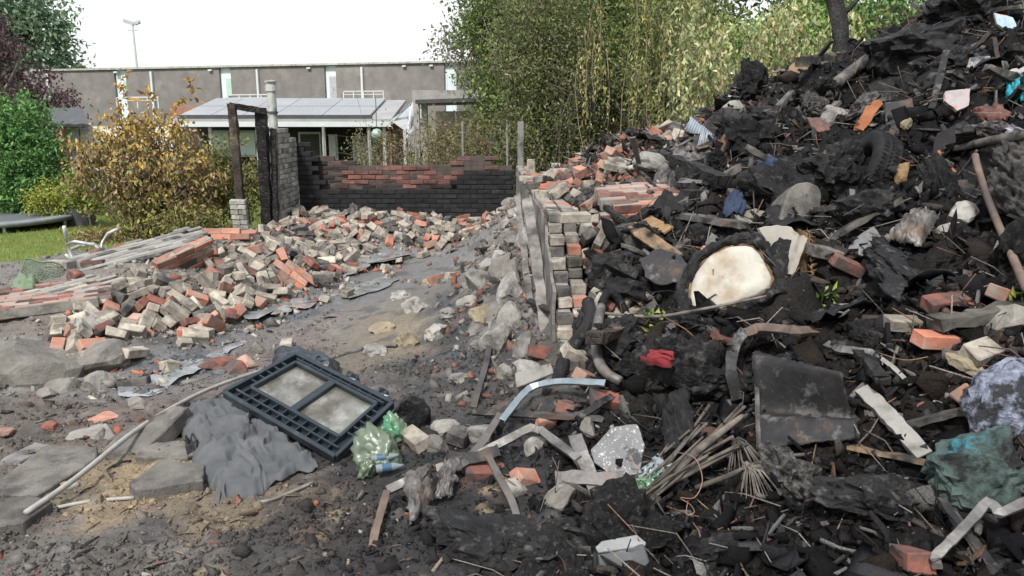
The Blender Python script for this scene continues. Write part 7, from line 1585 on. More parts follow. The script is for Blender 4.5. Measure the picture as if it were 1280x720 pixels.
rock('grey_stone', 'grey stone lump on the side wall top', 'stone', 690, 232, .07, 40, 26, 30, 'rubble_stone', 65, (0, .4, .2), 7, .1)
rock('grey_stone', 'brownish stone at the rim of the rubble under the curved panel', 'stone', 940, 240, .06, 26, 34, 22, 'scorched_red_brick', 66, (0, .2, .2), 7, .08)
plate('burnt_sheet', 'dark sooty sheet with rusty corner in the middle of the heap', 'panel', [(800, 322), (826, 310), (846, 316), (862, 332), (850, 352), (826, 356), (806, 346)], (830, 334, .10), (-.3, -.6, .7), .015, 'dark_steel', None, 3, 2)
for i, (pts, w, th, mt, lab) in enumerate((
    ([(784, 276, .12), (800, 290, .14), (826, 308, .14), (846, 322, .1)], .10, .02, 'brown_timber', 'scorched brown plank slanting down the middle of the heap'),
    ([(798, 262, .12), (812, 276, .14), (836, 288, .12)], .09, .02, 'coir', 'yellow-brown burnt insulation strip above the brown plank'),
    ([(706, 302, .18), (722, 306, .24), (744, 322, .26), (770, 332, .24), (796, 344, .16)], .075, .05, 'char_wood', 'long curved black burnt bumper across the side of the heap'),
    ([(661, 376, .2), (682, 386, .22), (706, 396, .2), (726, 404, .14)], .045, .035, 'char_wood', 'charred bar poking out beside the wall boards'),
    ([(590, 514, .14), (640, 516, .18), (700, 520, .2), (730, 516, .2), (752, 502, .16), (766, 494, .1)], .055, .012, 'dark_steel', 'long flat black steel bar bent up at one end'),
    ([(628, 524, .22), (652, 494, .3), (668, 482, .32), (700, 476, .3), (756, 478, .2)], .055, .006, 'bluish_steel', 'shiny bluish curved metal strip above the flat black bar'),
    ([(626, 516, .2), (600, 556, .2), (578, 575, .16), (545, 585, .1)], .06, .006, 'burnt_steel', 'bent rusty sheet strip running down to the pale flashing'),
    ([(560, 570, .2), (592, 572, .22), (624, 562, .2)], .09, .008, 'dark_steel', 'wide black angle strip crossing the rusty strip'),
    ([(610, 568, .2), (622, 592, .16), (640, 626, .1), (648, 652, .03)], .05, .008, 'burnt_steel', 'grey steel strip stretching down onto the ash'),
    ([(560, 590, .14), (600, 566, .2), (664, 534, .28), (680, 540, .26), (722, 572, .16), (730, 588, .08)], .06, .006, 'pale_metal', 'pale angular metal flashing folded like a roof'),
    ([(484, 612, .2), (510, 600, .22), (536, 592, .16)], .06, .006, 'pale_metal', 'crumpled pale flashing over the upright rusty strip'),
    ([(484, 612, .2), (476, 640, .14), (468, 668, .06), (464, 692, .0)], .05, .008, 'rusty_pipe', 'upright rusty strip standing on the ash below the flashing'),
    ([(612, 428, .3), (608, 452, .22), (600, 480, .14), (592, 508, .05)], .055, .010, 'burnt_steel', 'upright burnt steel strip standing beside the wall end'),
    ([(719, 545, .12), (726, 566, .14), (738, 594, .12), (748, 622, .05)], .075, .025, 'pale_metal', 'speckled grey metal channel leaning by the speckled tile'),
    ([(694, 598, .12), (720, 596, .14), (752, 598, .14), (780, 597, .1)], .10, .012, 'burnt_steel', 'flat rust-edged steel blade lying across the channel'),
    ([(630, 556, .06), (640, 586, .10), (650, 600, .06)], .03, .02, 'char_wood', 'black stake under the folded flashing'),
    ([(1076, 484, .10), (1100, 506, .12), (1124, 532, .12), (1156, 568, .08)], .10, .012, 'plaster_pale', 'mottled pale green-white plank lying on the black soil'),
    ([(1102, 448, .08), (1118, 460, .1), (1138, 480, .06)], .030, .008, 'plaster_pale', 'narrow pale slat above the mottled plank'),
    ([(1032, 428, .1), (1052, 436, .12), (1088, 440, .1), (1094, 446, .06)], .06, .012, 'pale_metal', 'torn pale metal scrap above the black sheet'),
    ([(930, 416, .22), (952, 408, .28), (1000, 412, .24), (1050, 410, .18)], .075, .012, 'rusty_pipe', 'rust-edged steel arm resting on top of the bent black sheet'),
    ([(932, 412, .24), (918, 432, .24), (914, 462, .2), (922, 500, .1)], .085, .012, 'dark_steel', 'hooked black steel arm hanging down beside the bent sheet'),
    ([(1172, 712, .10), (1170, 694, .2), (1196, 668, .24), (1236, 626, .26), (1252, 640, .24), (1296, 620, .2)], .05, .010, 'pale_metal', 'bent pale metal bracket at the edge of the teal foam'),
    )):
    strip('metal_strip' if mt not in ('brown_timber', 'char_wood', 'coir', 'plaster_pale') else 'plank' if mt != 'char_wood' else 'charred_bar', lab, 'metal strip' if mt not in ('brown_timber', 'char_wood', 'coir', 'plaster_pale') else 'plank' if mt != 'char_wood' else 'bar', pts, w, th, mt)
# flanges that make angles of the flat strips
for (pts, w, mt, of) in (([(560, 585, .19), (592, 588, .2), (620, 578, .18)], .05, 'dark_steel', 7), ([(626, 530, .21), (654, 500, .28), (690, 486, .29), (756, 485, .17)], .02, 'bluish_steel', 5)):
    pass
ug = thing('crumpled_flashing', 'crumpled white-grey metal flashing hanging by the upright rusty strip', 'flashing', GT(515, 640))
cloth('sheet', None, None, [(504, 596, .2), (536, 586, .2), (544, 622, .1), (512, 662, .05)], .05, 'pale_metal', 24, 26, .016, (3, 4), 33, .006, parent=ug, rag=.01)
cloth('flap', None, None, [(556, 578, .14), (580, 572, .16), (566, 620, .06), (542, 628, .03)], .04, 'burnt_steel', 22, 24, .016, (3, 4), 36, .006, parent=ug, rag=.01)
# ------------------------------------------------------------------ pipes, tile, slab, box
tube('charred_pipe', 'thick black charred pipe standing beside the pale bent pipe', 'pipe', [(735, 378, .24), (738, 400, .24), (722, 425, .2), (706, 448, .14), (697, 478, .06)], .045, 'char_crust', 10)
tube('charred_pipe', 'second black pipe crossing behind the bent pale pipe', 'pipe', [(716, 418, .12), (728, 398, .18), (736, 376, .2)], .035, 'char_wood', 10)
tube('bent_pipe', 'pale scorched pipe bent like a hook beside the black pipes', 'pipe', [(752, 382, .26), (748, 400, .27), (745, 425, .24), (748, 450, .2), (758, 466, .18), (776, 477, .12)], [.03, .034, .036, .034, .032, .03], 'pale_metal', 10)
tube('charred_pipe', 'black pipe curling over the top of the pale hook', 'pipe', [(752, 380, .28), (760, 366, .26), (772, 372, .22), (784, 396, .12)], .03, 'char_crust', 10)
plate('plaster_slab', 'pale rectangular plaster slab in front of the wall end', 'slab', [(644, 466), (688, 454), (692, 466), (646, 484)], (668, 468, .10), (-.1, -.5, .8), .02, 'plaster_pale', None, 2, 1)['kind'] = 'thing'
plate('granite_tile', 'speckled grey stone tile leaning in the heap, largest flat face', 'tile', [(738, 562), (764, 534), (796, 530), (806, 556), (798, 592), (772, 598), (742, 578)], (770, 564, .12), (-.25, -.65, .6), .045, 'speckled_tile', None, 3, 1.2)
bx = thing('metal_box', 'dark metal box with silver lid at the bottom edge of the heap', 'box', GT(785, 715))
C = GT(785, 690, .14); N = nrm(*(tocam(C) + [0, 0, -.1]))
plate('front', None, None, [(746, 688), (805, 680), (822, 735), (752, 740)], C, N, .16, 'grey_plastic', bx, 0, 0, 0, .006)
plate('lid', None, None, [(744, 684), (752, 676), (796, 668), (808, 678), (806, 683), (748, 691)], C + N * .012, N + np.array([0, 0, .8]), .02, 'silver_top', bx, 0, 0, 0, .003)
plate('black_flap', 'curved black rubber flap standing behind the metal box', 'rubber flap', [(778, 628), (796, 620), (812, 628), (819, 652), (818, 680), (800, 672), (764, 672), (776, 660), (784, 645)], (795, 652, .16), (-.1, -.8, .5), .015, 'rubber', None, 3, 1)
# bundle of charred reeds
for k in range(20):
    u0 = 778 + random.uniform(-8, 26); v0 = 632 + random.uniform(-18, 10); u1 = 900 + random.uniform(-40, 34); v1 = 524 + random.uniform(-22, 50)
    o = MB().tube([GT(u0, v0, .08 + random.uniform(0, .08)), GT((u0 + u1) / 2, (v0 + v1) / 2 + random.uniform(-5, 5), .20 + random.uniform(-.04, .06)), GT(u1, v1, .18 + random.uniform(0, .1))], [random.uniform(.003, .010) for _ in range(3)], 6).build('charred_stick', MATS['reed'])
    tag(o, 'thin charred stick in the slanting bundle beside the speckled tile', 'stick', 'bundle of charred sticks beside the tile')
for i, (pts, r, lab) in enumerate((([(840, 588, .16), (880, 556, .22), (928, 520, .26)], .022, 'thickest charred stick on top of the slanting bundle'), ([(870, 610, .1), (912, 594, .14), (960, 574, .12), (1006, 568, .08)], .013, 'long thin branch running level from the bundle of sticks'), ([(722, 388, .2), (810, 396, .12), (870, 388, .2), (958, 370, .24)], .011, 'long thin burnt branch below the cream mattress'))):
    tube('charred_branch', lab, 'branch', pts, [r, r, r * .6], 'reed', 7)
# frayed broom heads
for (u, v, lab) in ((925, 560, 'frayed grey bristles at the end of the stick bundle'), (940, 590, 'frayed pale bristles on the level branch')):
    mb = MB(); a = GT(u - 6, v - 8, .14)
    for k in range(46):
        b = GT(u + random.uniform(-16, 32), v + random.uniform(4, 34), .05 + random.uniform(0, .08)); mb.tube([a + np.array([random.uniform(-.02, .02) for _ in range(3)]), (a + b) / 2 + [0, 0, .03], b], [.004, .003, .001], 3)
    tag(mb.build('bristles', MATS['reed']), lab, 'brush')
# copper wires
for i, (pts, lab) in enumerate((([(842, 565, .24), (868, 572, .26), (878, 600, .24), (868, 622, .2), (850, 622, .2), (862, 630, .16), (868, 640, .16), (858, 643, .18), (860, 626, .22)], 'looped bare copper wire hanging by the stick bundle'), ([(784, 566, .2), (790, 576, .2), (797, 592, .18), (800, 604, .12)], 'short copper wire over the speckled tile'), ([(872, 625, .1), (900, 650, .06), (926, 680, .03)], 'straight thin wire over the black soil'), ([(1095, 440, .1), (1130, 450, .12), (1160, 446, .1)], 'pale wire near the narrow slat'), ([(1088, 292, .2), (1100, 318, .16), (1122, 340, .18), (1140, 352, .12)], 'curved pale wire hanging in the dark hollow'))):
    tube('wire', lab, 'wire', pts, .0026, 'copper_wire' if i < 2 else 'coir', 5)
cloth('red_cloth', 'small bright red cloth pinched in the charred roll', 'cloth', [(784, 450, .31), (806, 440, .34), (843, 442, .34), (838, 462, .30)], .03, 'red_cloth', 20, 12, .010, (4, 3), 79, .006)
o = cloth('charred_roll', 'thick charred black cloth roll in the middle of the heap', 'cloth roll', [(764, 470, .12), (800, 446, .18), (910, 440, .18), (880, 500, .08)], .16, 'char', 40, 26, .05, (4, 9), 83, .02)
cloth('charred_cloth', 'dark limp cloth hanging below the charred roll', 'cloth', [(820, 500, .14), (862, 490, .16), (874, 560, .08), (836, 572, .06)], .04, 'rubber', 22, 26, .03, (6, 3), 85, .006)
cloth('green_wrapper', 'torn green and turquoise plastic wrapper under the stick bundle', 'wrapper', [(770, 620, .1), (800, 596, .16), (826, 590, .16), (800, 632, .06)], .03, 'green_plastic', 22, 16, .014, (4, 4), 87, .005, rag=.015)
cloth('pale_wrapper', 'pale blue torn plastic wrapper beside the green one', 'wrapper', [(798, 590, .18), (822, 570, .2), (838, 582, .18), (812, 608, .12)], .03, 'bottle_plastic', 20, 16, .014, (4, 4), 88, .005, rag=.015)
# bent black sheet
bs_ = thing('bent_sheet', 'large bent black steel sheet standing in the heap', 'steel sheet', GT(1010, 560))
P4 = [GT(948, 560, .12), GT(1076, 548, .10), GT(1050, 470, .30), GT(944, 442, .34)]
MB().sheet(P4, 30, 26, .008, lambda s, t: .10 * math.exp(-((t - .80) / .16) ** 2) - .07 * math.exp(-((t - .46) / .10) ** 2) + .01 * float(fbm(s * 3, t * 4, 3)), 0, .006).build('sheet', MATS['dark_steel'], bs_, smooth=True)
mb = MB(); Pe = [P4[3] * (1 - t) + P4[0] * t for t in np.linspace(0, 1, 9)]
mb.tube([p + np.array([0, -.01, random.uniform(-.01, .01)]) for p in Pe], .012, 5); mb.build('crusted_edge', MATS['pale_metal'], bs_)
# hollow black container and pale crumples in the dark middle
plate('black_container', 'dark metal container tipped in the middle of the upper heap', 'container', [(1058, 316), (1066, 300), (1092, 282), (1102, 296), (1098, 312), (1078, 320)], (1080, 302, .10), (-.2, -.8, .5), .10, 'grey_plastic', None, 2, 1, .004)
cloth('ash_crust', 'white ash-crusted crumpled sheet in the middle of the heap', 'crust', [(1108, 300, .12), (1142, 268, .18), (1176, 270, .16), (1150, 312, .1)], .06, 'pale_metal', 30, 24, .024, (4, 5), 91, .01, rag=.01)
cloth('ash_crust', 'grey ash-crusted tangle below the dark container', 'crust', [(1096, 340, .1), (1110, 300, .14), (1150, 330, .14), (1130, 380, .08)], .07, 'char_crust', 24, 20, .06, (4, 6), 93, .012, rag=.01)
# hand-placed bricks and stones of the near heap
for (u, v, t, mt, rot, ty, lab) in (
    (1181, 378, .05, 'scorched_red_brick', (.25, -.12, .18), 0, 'dark red sooty brick pair at the foot of the dark hollow'),
    (1206, 402, .05, 'scorched_red_brick', (.1, .3, -.5), 0, 'dark red brick just below the sooty pair'),
    (1250, 368, .06, 'red_brick', (.3, .2, .9), 0, 'dusty red brick leaning under the rusty pipe'),
    (1170, 424, .04, 'red_brick', (.15, .10, .25), 0, 'bright orange-red brick flat on the black soil'),
    (1132, 405, .03, 'pale_brick', (.1, .05, .1), 0, 'flat pale grey brick beside the orange-red one'),
    (1226, 440, .07, 'pale_brick', (.4, -.2, .35), 2, 'pale sandy brick end standing below the grey stone'),
    (1213, 500, .03, 'red_brick', (.5, .6, .6), 1, 'small red brick corner by the blue foam'),
    (1058, 330, .06, 'scorched_red_brick', (.3, .4, .2), 0, 'dark red brick in the hollow beside the padded board'),
    (1030, 316, .08, 'sooty_brick', (.1, .2, .3), 0, 'sooty brick above the dark red brick in the hollow'),
    (735, 472, .04, 'red_brick', (.3, .4, .9), 0, 'red brick under the bent pale pipe'),
    (760, 500, .03, 'scorched_red_brick', (.3, .2, .2), 0, 'dark brick under the bluish strip'),
    (712, 510, .03, 'scorched_red_brick', (.2, .3, 1.2), 0, 'dark red brick behind the flat black bar'),
    (690, 530, .03, 'red_brick', (.2, .3, .4), 2, 'red brick in front of the flat black bar'),
    (655, 598, .02, 'red_brick', (.4, .3, .5), 1, 'little red brick end by the grey steel strip'),
    (606, 590, .02, 'scorched_red_brick', (.2, .1, .2), 0, 'dark red brick under the folded flashing'),
    (676, 440, .06, 'scorched_red_brick', (1.3, .2, .2), 2, 'dark red brick upright at the board ends'),
    (722, 444, .06, 'pale_brick', (.4, .5, .4), 0, 'pale grey brick below the stepped wall end'),
    (860, 462, .04, 'sooty_brick', (.4, .5, .4), 0, 'sooty brick half under the charred roll')):
    brick(lab, u, v, t, mt, rot, ty)
for (u, v, t, w, h, mt, sd, lab) in ((1200, 270, .06, 42, 34, 'stone_grey', 3, 'rough grey stone at the rim of the dark hollow, upper of two'), (1190, 298, .06, 44, 36, 'stone_grey', 4, 'rough grey stone at the rim of the dark hollow, lower of two'), (1258, 402, .06, 56, 42, 'rubble_stone', 6, 'big rough grey stone by the dusty red brick'), (1268, 322, .06, 48, 50, 'rubble_stone', 7, 'pale grey stone behind the rusty pipe'), (1210, 455, .04, 50, 22, 'sand_stone', 8, 'yellowish sandy stone below the pale brick'), (1040, 388, .03, 34, 18, 'stone_grey', 12, 'flat dark stone before the padded board'), (700, 622, .04, 40, 32, 'rubble_stone', 15, 'squarish grey stone below the steel blade'), (640, 610, .03, 34, 24, 'stone_grey', 16, 'dark stone block beside the grey steel strip'), (600, 545, .03, 44, 30, 'stone_grey', 17, 'grey stone slab under the black angle strip'), (560, 535, .03, 40, 26, 'stone_grey', 18, 'muddy stone behind the folded flashing'), (545, 555, .03, 34, 20, 'rubble_stone', 19, 'pale dusty stone near the green bag'), (670, 560, .04, 30, 24, 'stone_grey', 20, 'grey broken stone below the pale flashing'), (735, 535, .04, 26, 18, 'rubble_stone', 22, 'small grey stone over the channel'), (830, 660, .03, 20, 16, 'char', 23, 'small black stone near the rubber flap')):
    rock('stone', lab, 'stone', u, v, t, w, h, w * .8, mt, sd * 7, (0, random.uniform(-.3, .3), random.uniform(0, 3)), 9, .06)
# teal and bluish foam at the edge
rock('teal_foam', 'melted teal and turquoise foam lump at the edge of the heap', 'foam', 1225, 590, .07, 130, 75, 80, 'teal_foam', 5, (0, -.2, .3), 3, .30, 4)
rock('bluish_foam', 'bluish white crusted foam block above the teal lump', 'foam', 1268, 510, .08, 110, 96, 80, 'bluish_foam', 6, (0, -.5, .3), 5, .14, 4)
o = beam(MB(), GT(1128, 534, .05), GT(1208, 512, .12), .04, .03, 6, .005).build('charred_bar', MATS['ash_wood']); tag(o, 'thin charred stick between the mottled plank and the bluish foam', 'stick')
# big charred lumps
for (u, v, w, h, d, lab, sd) in ((1110, 628, 170, 50, 70, 'long charred log half sunk in the black soil', 3), (690, 690, 110, 60, 70, 'big crusted black char lump near the bottom edge', 5), (740, 655, 70, 30, 50, 'flat charred lump beside the rubber flap', 6), (820, 470, 40, 36, 36, 'black lump behind the red cloth', 7), (980, 232, 80, 70, 60, 'large tangled black char lump on the ridge', 8), (1030, 215, 60, 50, 50, 'black char lump before the tyre', 9), (1150, 60, 120, 60, 80, 'broad black char mass near the crest', 10), (1220, 20, 100, 50, 70, 'rounded black char mass at the top', 11), (1090, 260, 70, 40, 50, 'jagged black lump under the tyre', 12), (770, 345, 60, 50, 50, 'black charred lump beside the long bumper', 13), (870, 300, 50, 30, 40, 'black lump left of the mattress rim', 14), (1050, 200, 50, 36, 40, 'crusty black lump beside the tyre', 15), (1070, 440, 70, 30, 40, 'black crusty lump before the steel arm', 16), (900, 690, 90, 36, 60, 'black sunken char lump in the soil', 17), (610, 690, 80, 40, 50, 'black crust lump nearest the bottom edge', 18), (1066, 204, 46, 44, 30, 'black lump covering the hub of the tyre', 20), (868, 398, 50, 22, 30, 'black lump over the lower rim of the mattress', 22), (970, 150, 60, 36, 40, 'black lump behind the curved panel', 19), (800, 372, 80, 44, 50, 'matted black clump between the bumper and the mattress', 24), (775, 425, 70, 50, 50, 'matted black clump beside the pale hook pipe', 26), (900, 470, 90, 50, 50, 'matted black clump at the end of the charred roll', 28), (1010, 455, 60, 36, 40, 'matted black clump on top of the bent sheet', 30), (620, 665, 130, 40, 70, 'broad black crust heap by the grey steel strip', 32), (1130, 370, 90, 50, 50, 'matted black clump in front of the dark hollow', 34)):
    o = rock('charred_lump', lab, 'charred lump', u, v, .01, w, h, d, 'char' if sd % 2 else 'char_crust', sd * 11, (random.uniform(-.2, .2), random.uniform(-.2, .2), random.uniform(-.4, .4)), 4, .30, 4)
# weeds
for (u, v, lab, n, s) in ((1032, 378, 'small green weed sprouting before the padded board', 7, .06), (1276, 380, 'yellow-green weed under the rusty pipe', 7, .065), (1000, 240, 'tiny green sprig near the concrete block', 3, .05), (820, 402, 'long green weed strand over the black lump', 6, .08)):
    w_ = thing('weed', lab, 'weed', GT(u, v))
    q = GT(u, v, .06); P = q + RNG.normal(size=(n * 3, 3)) * [.04, .02, .035]
    leaves('foliage', w_, P, rndvec(n * 3) + [0, -.3, .6], s, s * .42, pick([(.16, .30, .06), (.26, .38, .08), (.36, .40, .10)], n * 3), 'leaf')
    twigs('stem', w_, [(GT(u, v), q), (GT(u + 4, v + 2), q + [.03, 0, .03])], 'leaf_green', .004, .002, .1, 4, 3)
# ------------------------------------------------------------------ loose stuff
random.seed(77)
def in_mound(n, rg, thr=.5, near=0.0):
    out = []; tot = 0
    while tot < n:
        x = rg.uniform(-.8, 6.2, n * 2); y = 2.4 + (rg.uniform(0, 1, n * 2) ** (1 + near)) * 7.4
        k = moundmask(x, y) > rg.uniform(.1, thr + .3, n * 2)
        out.append(np.stack([x, y], 1)[k]); tot += k.sum()
    return np.concatenate(out)[:n]
def on_floor(n, rg):
    out = []; tot = 0
    while tot < n:
        y = 2.6 + rg.uniform(0, 1, n * 2) ** 1.7 * 9.6; x = rg.uniform(-1, 1, n * 2) * (.72 * y + .3); 
        gl = sst(.0, .8, -(x + 3.3)) * sst(9.2, 10.4, y + (x + 6) * -.25)
        k = (moundmask(x, y) < .4) & (gl < .4) & (x > -6)
        out.append(np.stack([x, y], 1)[k]); tot += k.sum()
    q = np.concatenate(out)[:n]
    tr_ = sst(0, .5, q[:, 0] + 1.9 + (q[:, 1] - 7) * .12) * (1 - sst(-.9, -.2, q[:, 0])) * sst(5.8, 7, q[:, 1])
    return q[tr_ < rg.uniform(.02, .9, len(q))]
def gcol(xy, rg):
    c = ground_colour(xy[:, 0], xy[:, 1])[:, :3] * rg.uniform(.6, 1.5, (len(xy), 1))
    r = rg.uniform(size=len(xy))
    c = np.where((r < .022)[:, None], np.array([.22, .085, .06]) * rg.uniform(.6, 1.2, (len(xy), 1)), c)
    c = np.where((r > .975)[:, None], np.array([.24, .225, .20]) * rg.uniform(.6, 1.2, (len(xy), 1)), c)
    return np.clip(c, .01, .5)
def clustered(base, sc, thr, seed):
    def f(n, rg):
        q = base(n * 3, rg); k = fbm(q[:, 0] * sc, q[:, 1] * sc, seed, 3) > thr + rg.normal(size=len(q)) * .08
        return q[k][:n]
    return f
chips('gravel', 22000, on_floor, (.004, .014), gcol, 'chip', seed=21, flat=.7, sink=.3)
chips('gravel', 7000, clustered(on_floor, 1.6, .02, 51), (.010, .034), gcol, 'chip', seed=28, flat=.6, sink=.35)
chips('gravel', 700, clustered(on_floor, 1.1, .06, 53), (.03, .08), gcol, 'chip', seed=22, flat=.5, sink=.35)
CH = [(.005, .005, .006), (.008, .008, .009), (.014, .014, .016), (.004, .004, .005), (.035, .035, .037), (.018, .013, .010), (.007, .007, .0085)]
mnd = lambda n, rg: in_mound(n, rg, .4, .5)
chips('char_debris', 45000, lambda n, rg: in_mound(n, rg, .4, 1.0), (.005, .022), CH, 'char_chip', seed=23, flat=.8, sink=.2)
chips('char_debris', 9000, clustered(mnd, 1.3, .02, 55), (.02, .06), CH, 'char_chip', seed=26, flat=.7, sink=.15)
chips('char_debris', 1500, clustered(mnd, .9, .04, 57), (.06, .17), CH, 'char_chip', seed=24, flat=.4, sink=.1)
chips('ash_flecks', 7000, lambda n, rg: in_mound(n, rg, .4, .8), (.004, .013), [(.25, .25, .25), (.16, .16, .165), (.35, .35, .34), (.12, .09, .07), (.20, .15, .11)], 'chip', seed=29, flat=.3, sink=.0)
chips('pale_debris', 1100, lambda n, rg: in_mound(n, rg), (.015, .06), [(.20, .195, .19), (.32, .31, .30), (.13, .125, .12), (.10, .06, .04), (.20, .09, .06), (.14, .13, .15)], 'chip', seed=25, flat=.3, sink=.0)
def shards(name, n, sampler, L, Wd, cols, seed, lift=.5, mat='char_chip', flat=.25):
    """stuff: elongated splinters and bent scraps lying and sticking out at all angles"""
    rg = np.random.default_rng(seed); xy = sampler(n, rg); n = len(xy); z = H(xy[:, 0], xy[:, 1])
    d = rg.normal(size=(n, 3)); d[:, 2] = np.abs(d[:, 2]) * lift; d /= np.linalg.norm(d, axis=1, keepdims=True)
    s = np.cross(d, rg.normal(size=(n, 3))); s /= np.linalg.norm(s, axis=1, keepdims=True); u = np.cross(s, d)
    l = rg.uniform(*L, (n, 1)); w = rg.uniform(*Wd, (n, 1)); t = w * flat
    o = np.concatenate([xy, z[:, None]], 1); b = rg.normal(size=(n, 1)) * l * .12
    V = []
    for k, (f, taper) in enumerate(((-.3, 1), (.25, 1), (.7, .55))):
        c = o + d * l * f + u * (b if k == 1 else 0)
        for a, e in ((-1, -1), (1, -1), (1, 1), (-1, 1)): V.append(c + s * w * a * .5 * taper + u * t * e * .5)
    V = np.stack(V, 1).reshape(-1, 3)
    f = [(q, (q + 1) % 4, 4 + (q + 1) % 4, 4 + q) for q in range(4)] + [(4 + q, 4 + (q + 1) % 4, 8 + (q + 1) % 4, 8 + q) for q in range(4)] + [(3, 2, 1, 0), (8, 9, 10, 11)]
    F = (np.array(f)[None] + (np.arange(n) * 12)[:, None, None]).reshape(-1, 4)
    ob = link(name, mesh_np(name, V, F, MATS[mat], False, np.repeat(pick(cols, n, rg), 12, 0)))
    return tag(ob, kind='stuff')
shards('char_splinters', 5200, clustered(mnd, 1.2, -.02, 59), (.05, .22), (.012, .05), CH + [(.05, .045, .04), (.10, .098, .095)], 31)
shards('wire_debris', 3200, lambda n, rg: in_mound(n, rg), (.12, .45), (.003, .007), [(.02, .02, .02), (.12, .10, .085), (.20, .18, .16), (.16, .09, .06)], 32, .4, flat=1)
shards('sheet_scraps', 900, lambda n, rg: in_mound(n, rg), (.06, .20), (.05, .13), CH + [(.09, .088, .085), (.16, .155, .15), (.08, .05, .035)], 33, .6, flat=.06)
shards('wood_splinters', 900, on_floor, (.04, .16), (.006, .02), [(.05, .045, .04), (.12, .10, .085), (.03, .03, .03), (.2, .17, .13)], 34, .1)
chips('stone_rubble', 800, lambda n, rg: (lambda y: np.stack([wallx(y) - .05 - np.abs(rg.normal(size=n)) * .4, y], 1))(rg.uniform(5.0, 12, n)), (.02, .08), [(.14, .13, .12), (.10, .095, .088), (.20, .19, .17), (.06, .057, .054), (.15, .08, .06)], 'chip', seed=61)
# individual charred timbers sticking out of the heap
def heap_place(x, y):
    if x < .5 and y < 5: return 'beside the wall end'
    if y > 7.2: return 'near the crest of the heap' if x > 3 else 'behind the rubble shoulder'
    if y > 5.4: return 'in the upper heap around the tyre' if x > 2.4 else 'on the slope between mattress and red slab'
    if y > 4.2: return 'below the dark hollow' if x > 2 else 'on the slope beside the charred roll' if x > .9 else 'beside the wall end'
    return 'on the black soil by the mottled plank' if x > 1.2 else 'on the black soil by the metal box'
rg = np.random.default_rng(41)
xy = in_mound(200, rg)
for k, (x, y) in enumerate(xy):
    z = float(H(x, y)); L = rg.uniform(.18, .65); w = rg.uniform(.02, .065)
    a = rg.uniform(0, 2 * PI); el = abs(rg.normal()) * .35
    d = np.array([math.cos(a) * math.cos(el), math.sin(a) * math.cos(el), math.sin(el)])
    p = np.array([x, y, z + .02])
    mt = rg.choice(['char_wood', 'burnt_timber', 'ash_wood', 'dark_steel', 'brown_timber', 'burnt_steel'], p=[.28, .24, .24, .08, .03, .13])
    o = beam(MB(), p - d * L * .3, p + d * L * .7, w, w * rg.uniform(.25, .9), 6, .004 + w * .05).build('steel_bar' if 'steel' in mt else 'charred_timber', MATS[mt])
    nm = {'char_wood': 'black crackled', 'burnt_timber': 'dark brown burnt', 'ash_wood': 'ash-grey', 'brown_timber': 'brown singed', 'dark_steel': 'black', 'burnt_steel': 'rust-stained'}[mt]
    sz = 'long' if L > .48 else 'short' if L < .3 else 'middling'
    po = 'jutting up' if el > .45 else 'lying' if el < .15 else 'slanting'
    lab = f"{sz} {nm} {'steel bar' if 'steel' in mt else 'timber'} {po} {heap_place(x, y)}"
    tag(o, lab, 'steel bar' if 'steel' in mt else 'timber', lab.replace('steel bar', 'steel bars').replace('timber', 'timbers'))
M('ashy_char', (.012, .012, .012), (.05, .047, .044), 9, .8, 1.0, 40, over=(.13, .125, .12), ot=.53, os=10, ow=.10, rnd=.3, spec=.15, bdist=.02)
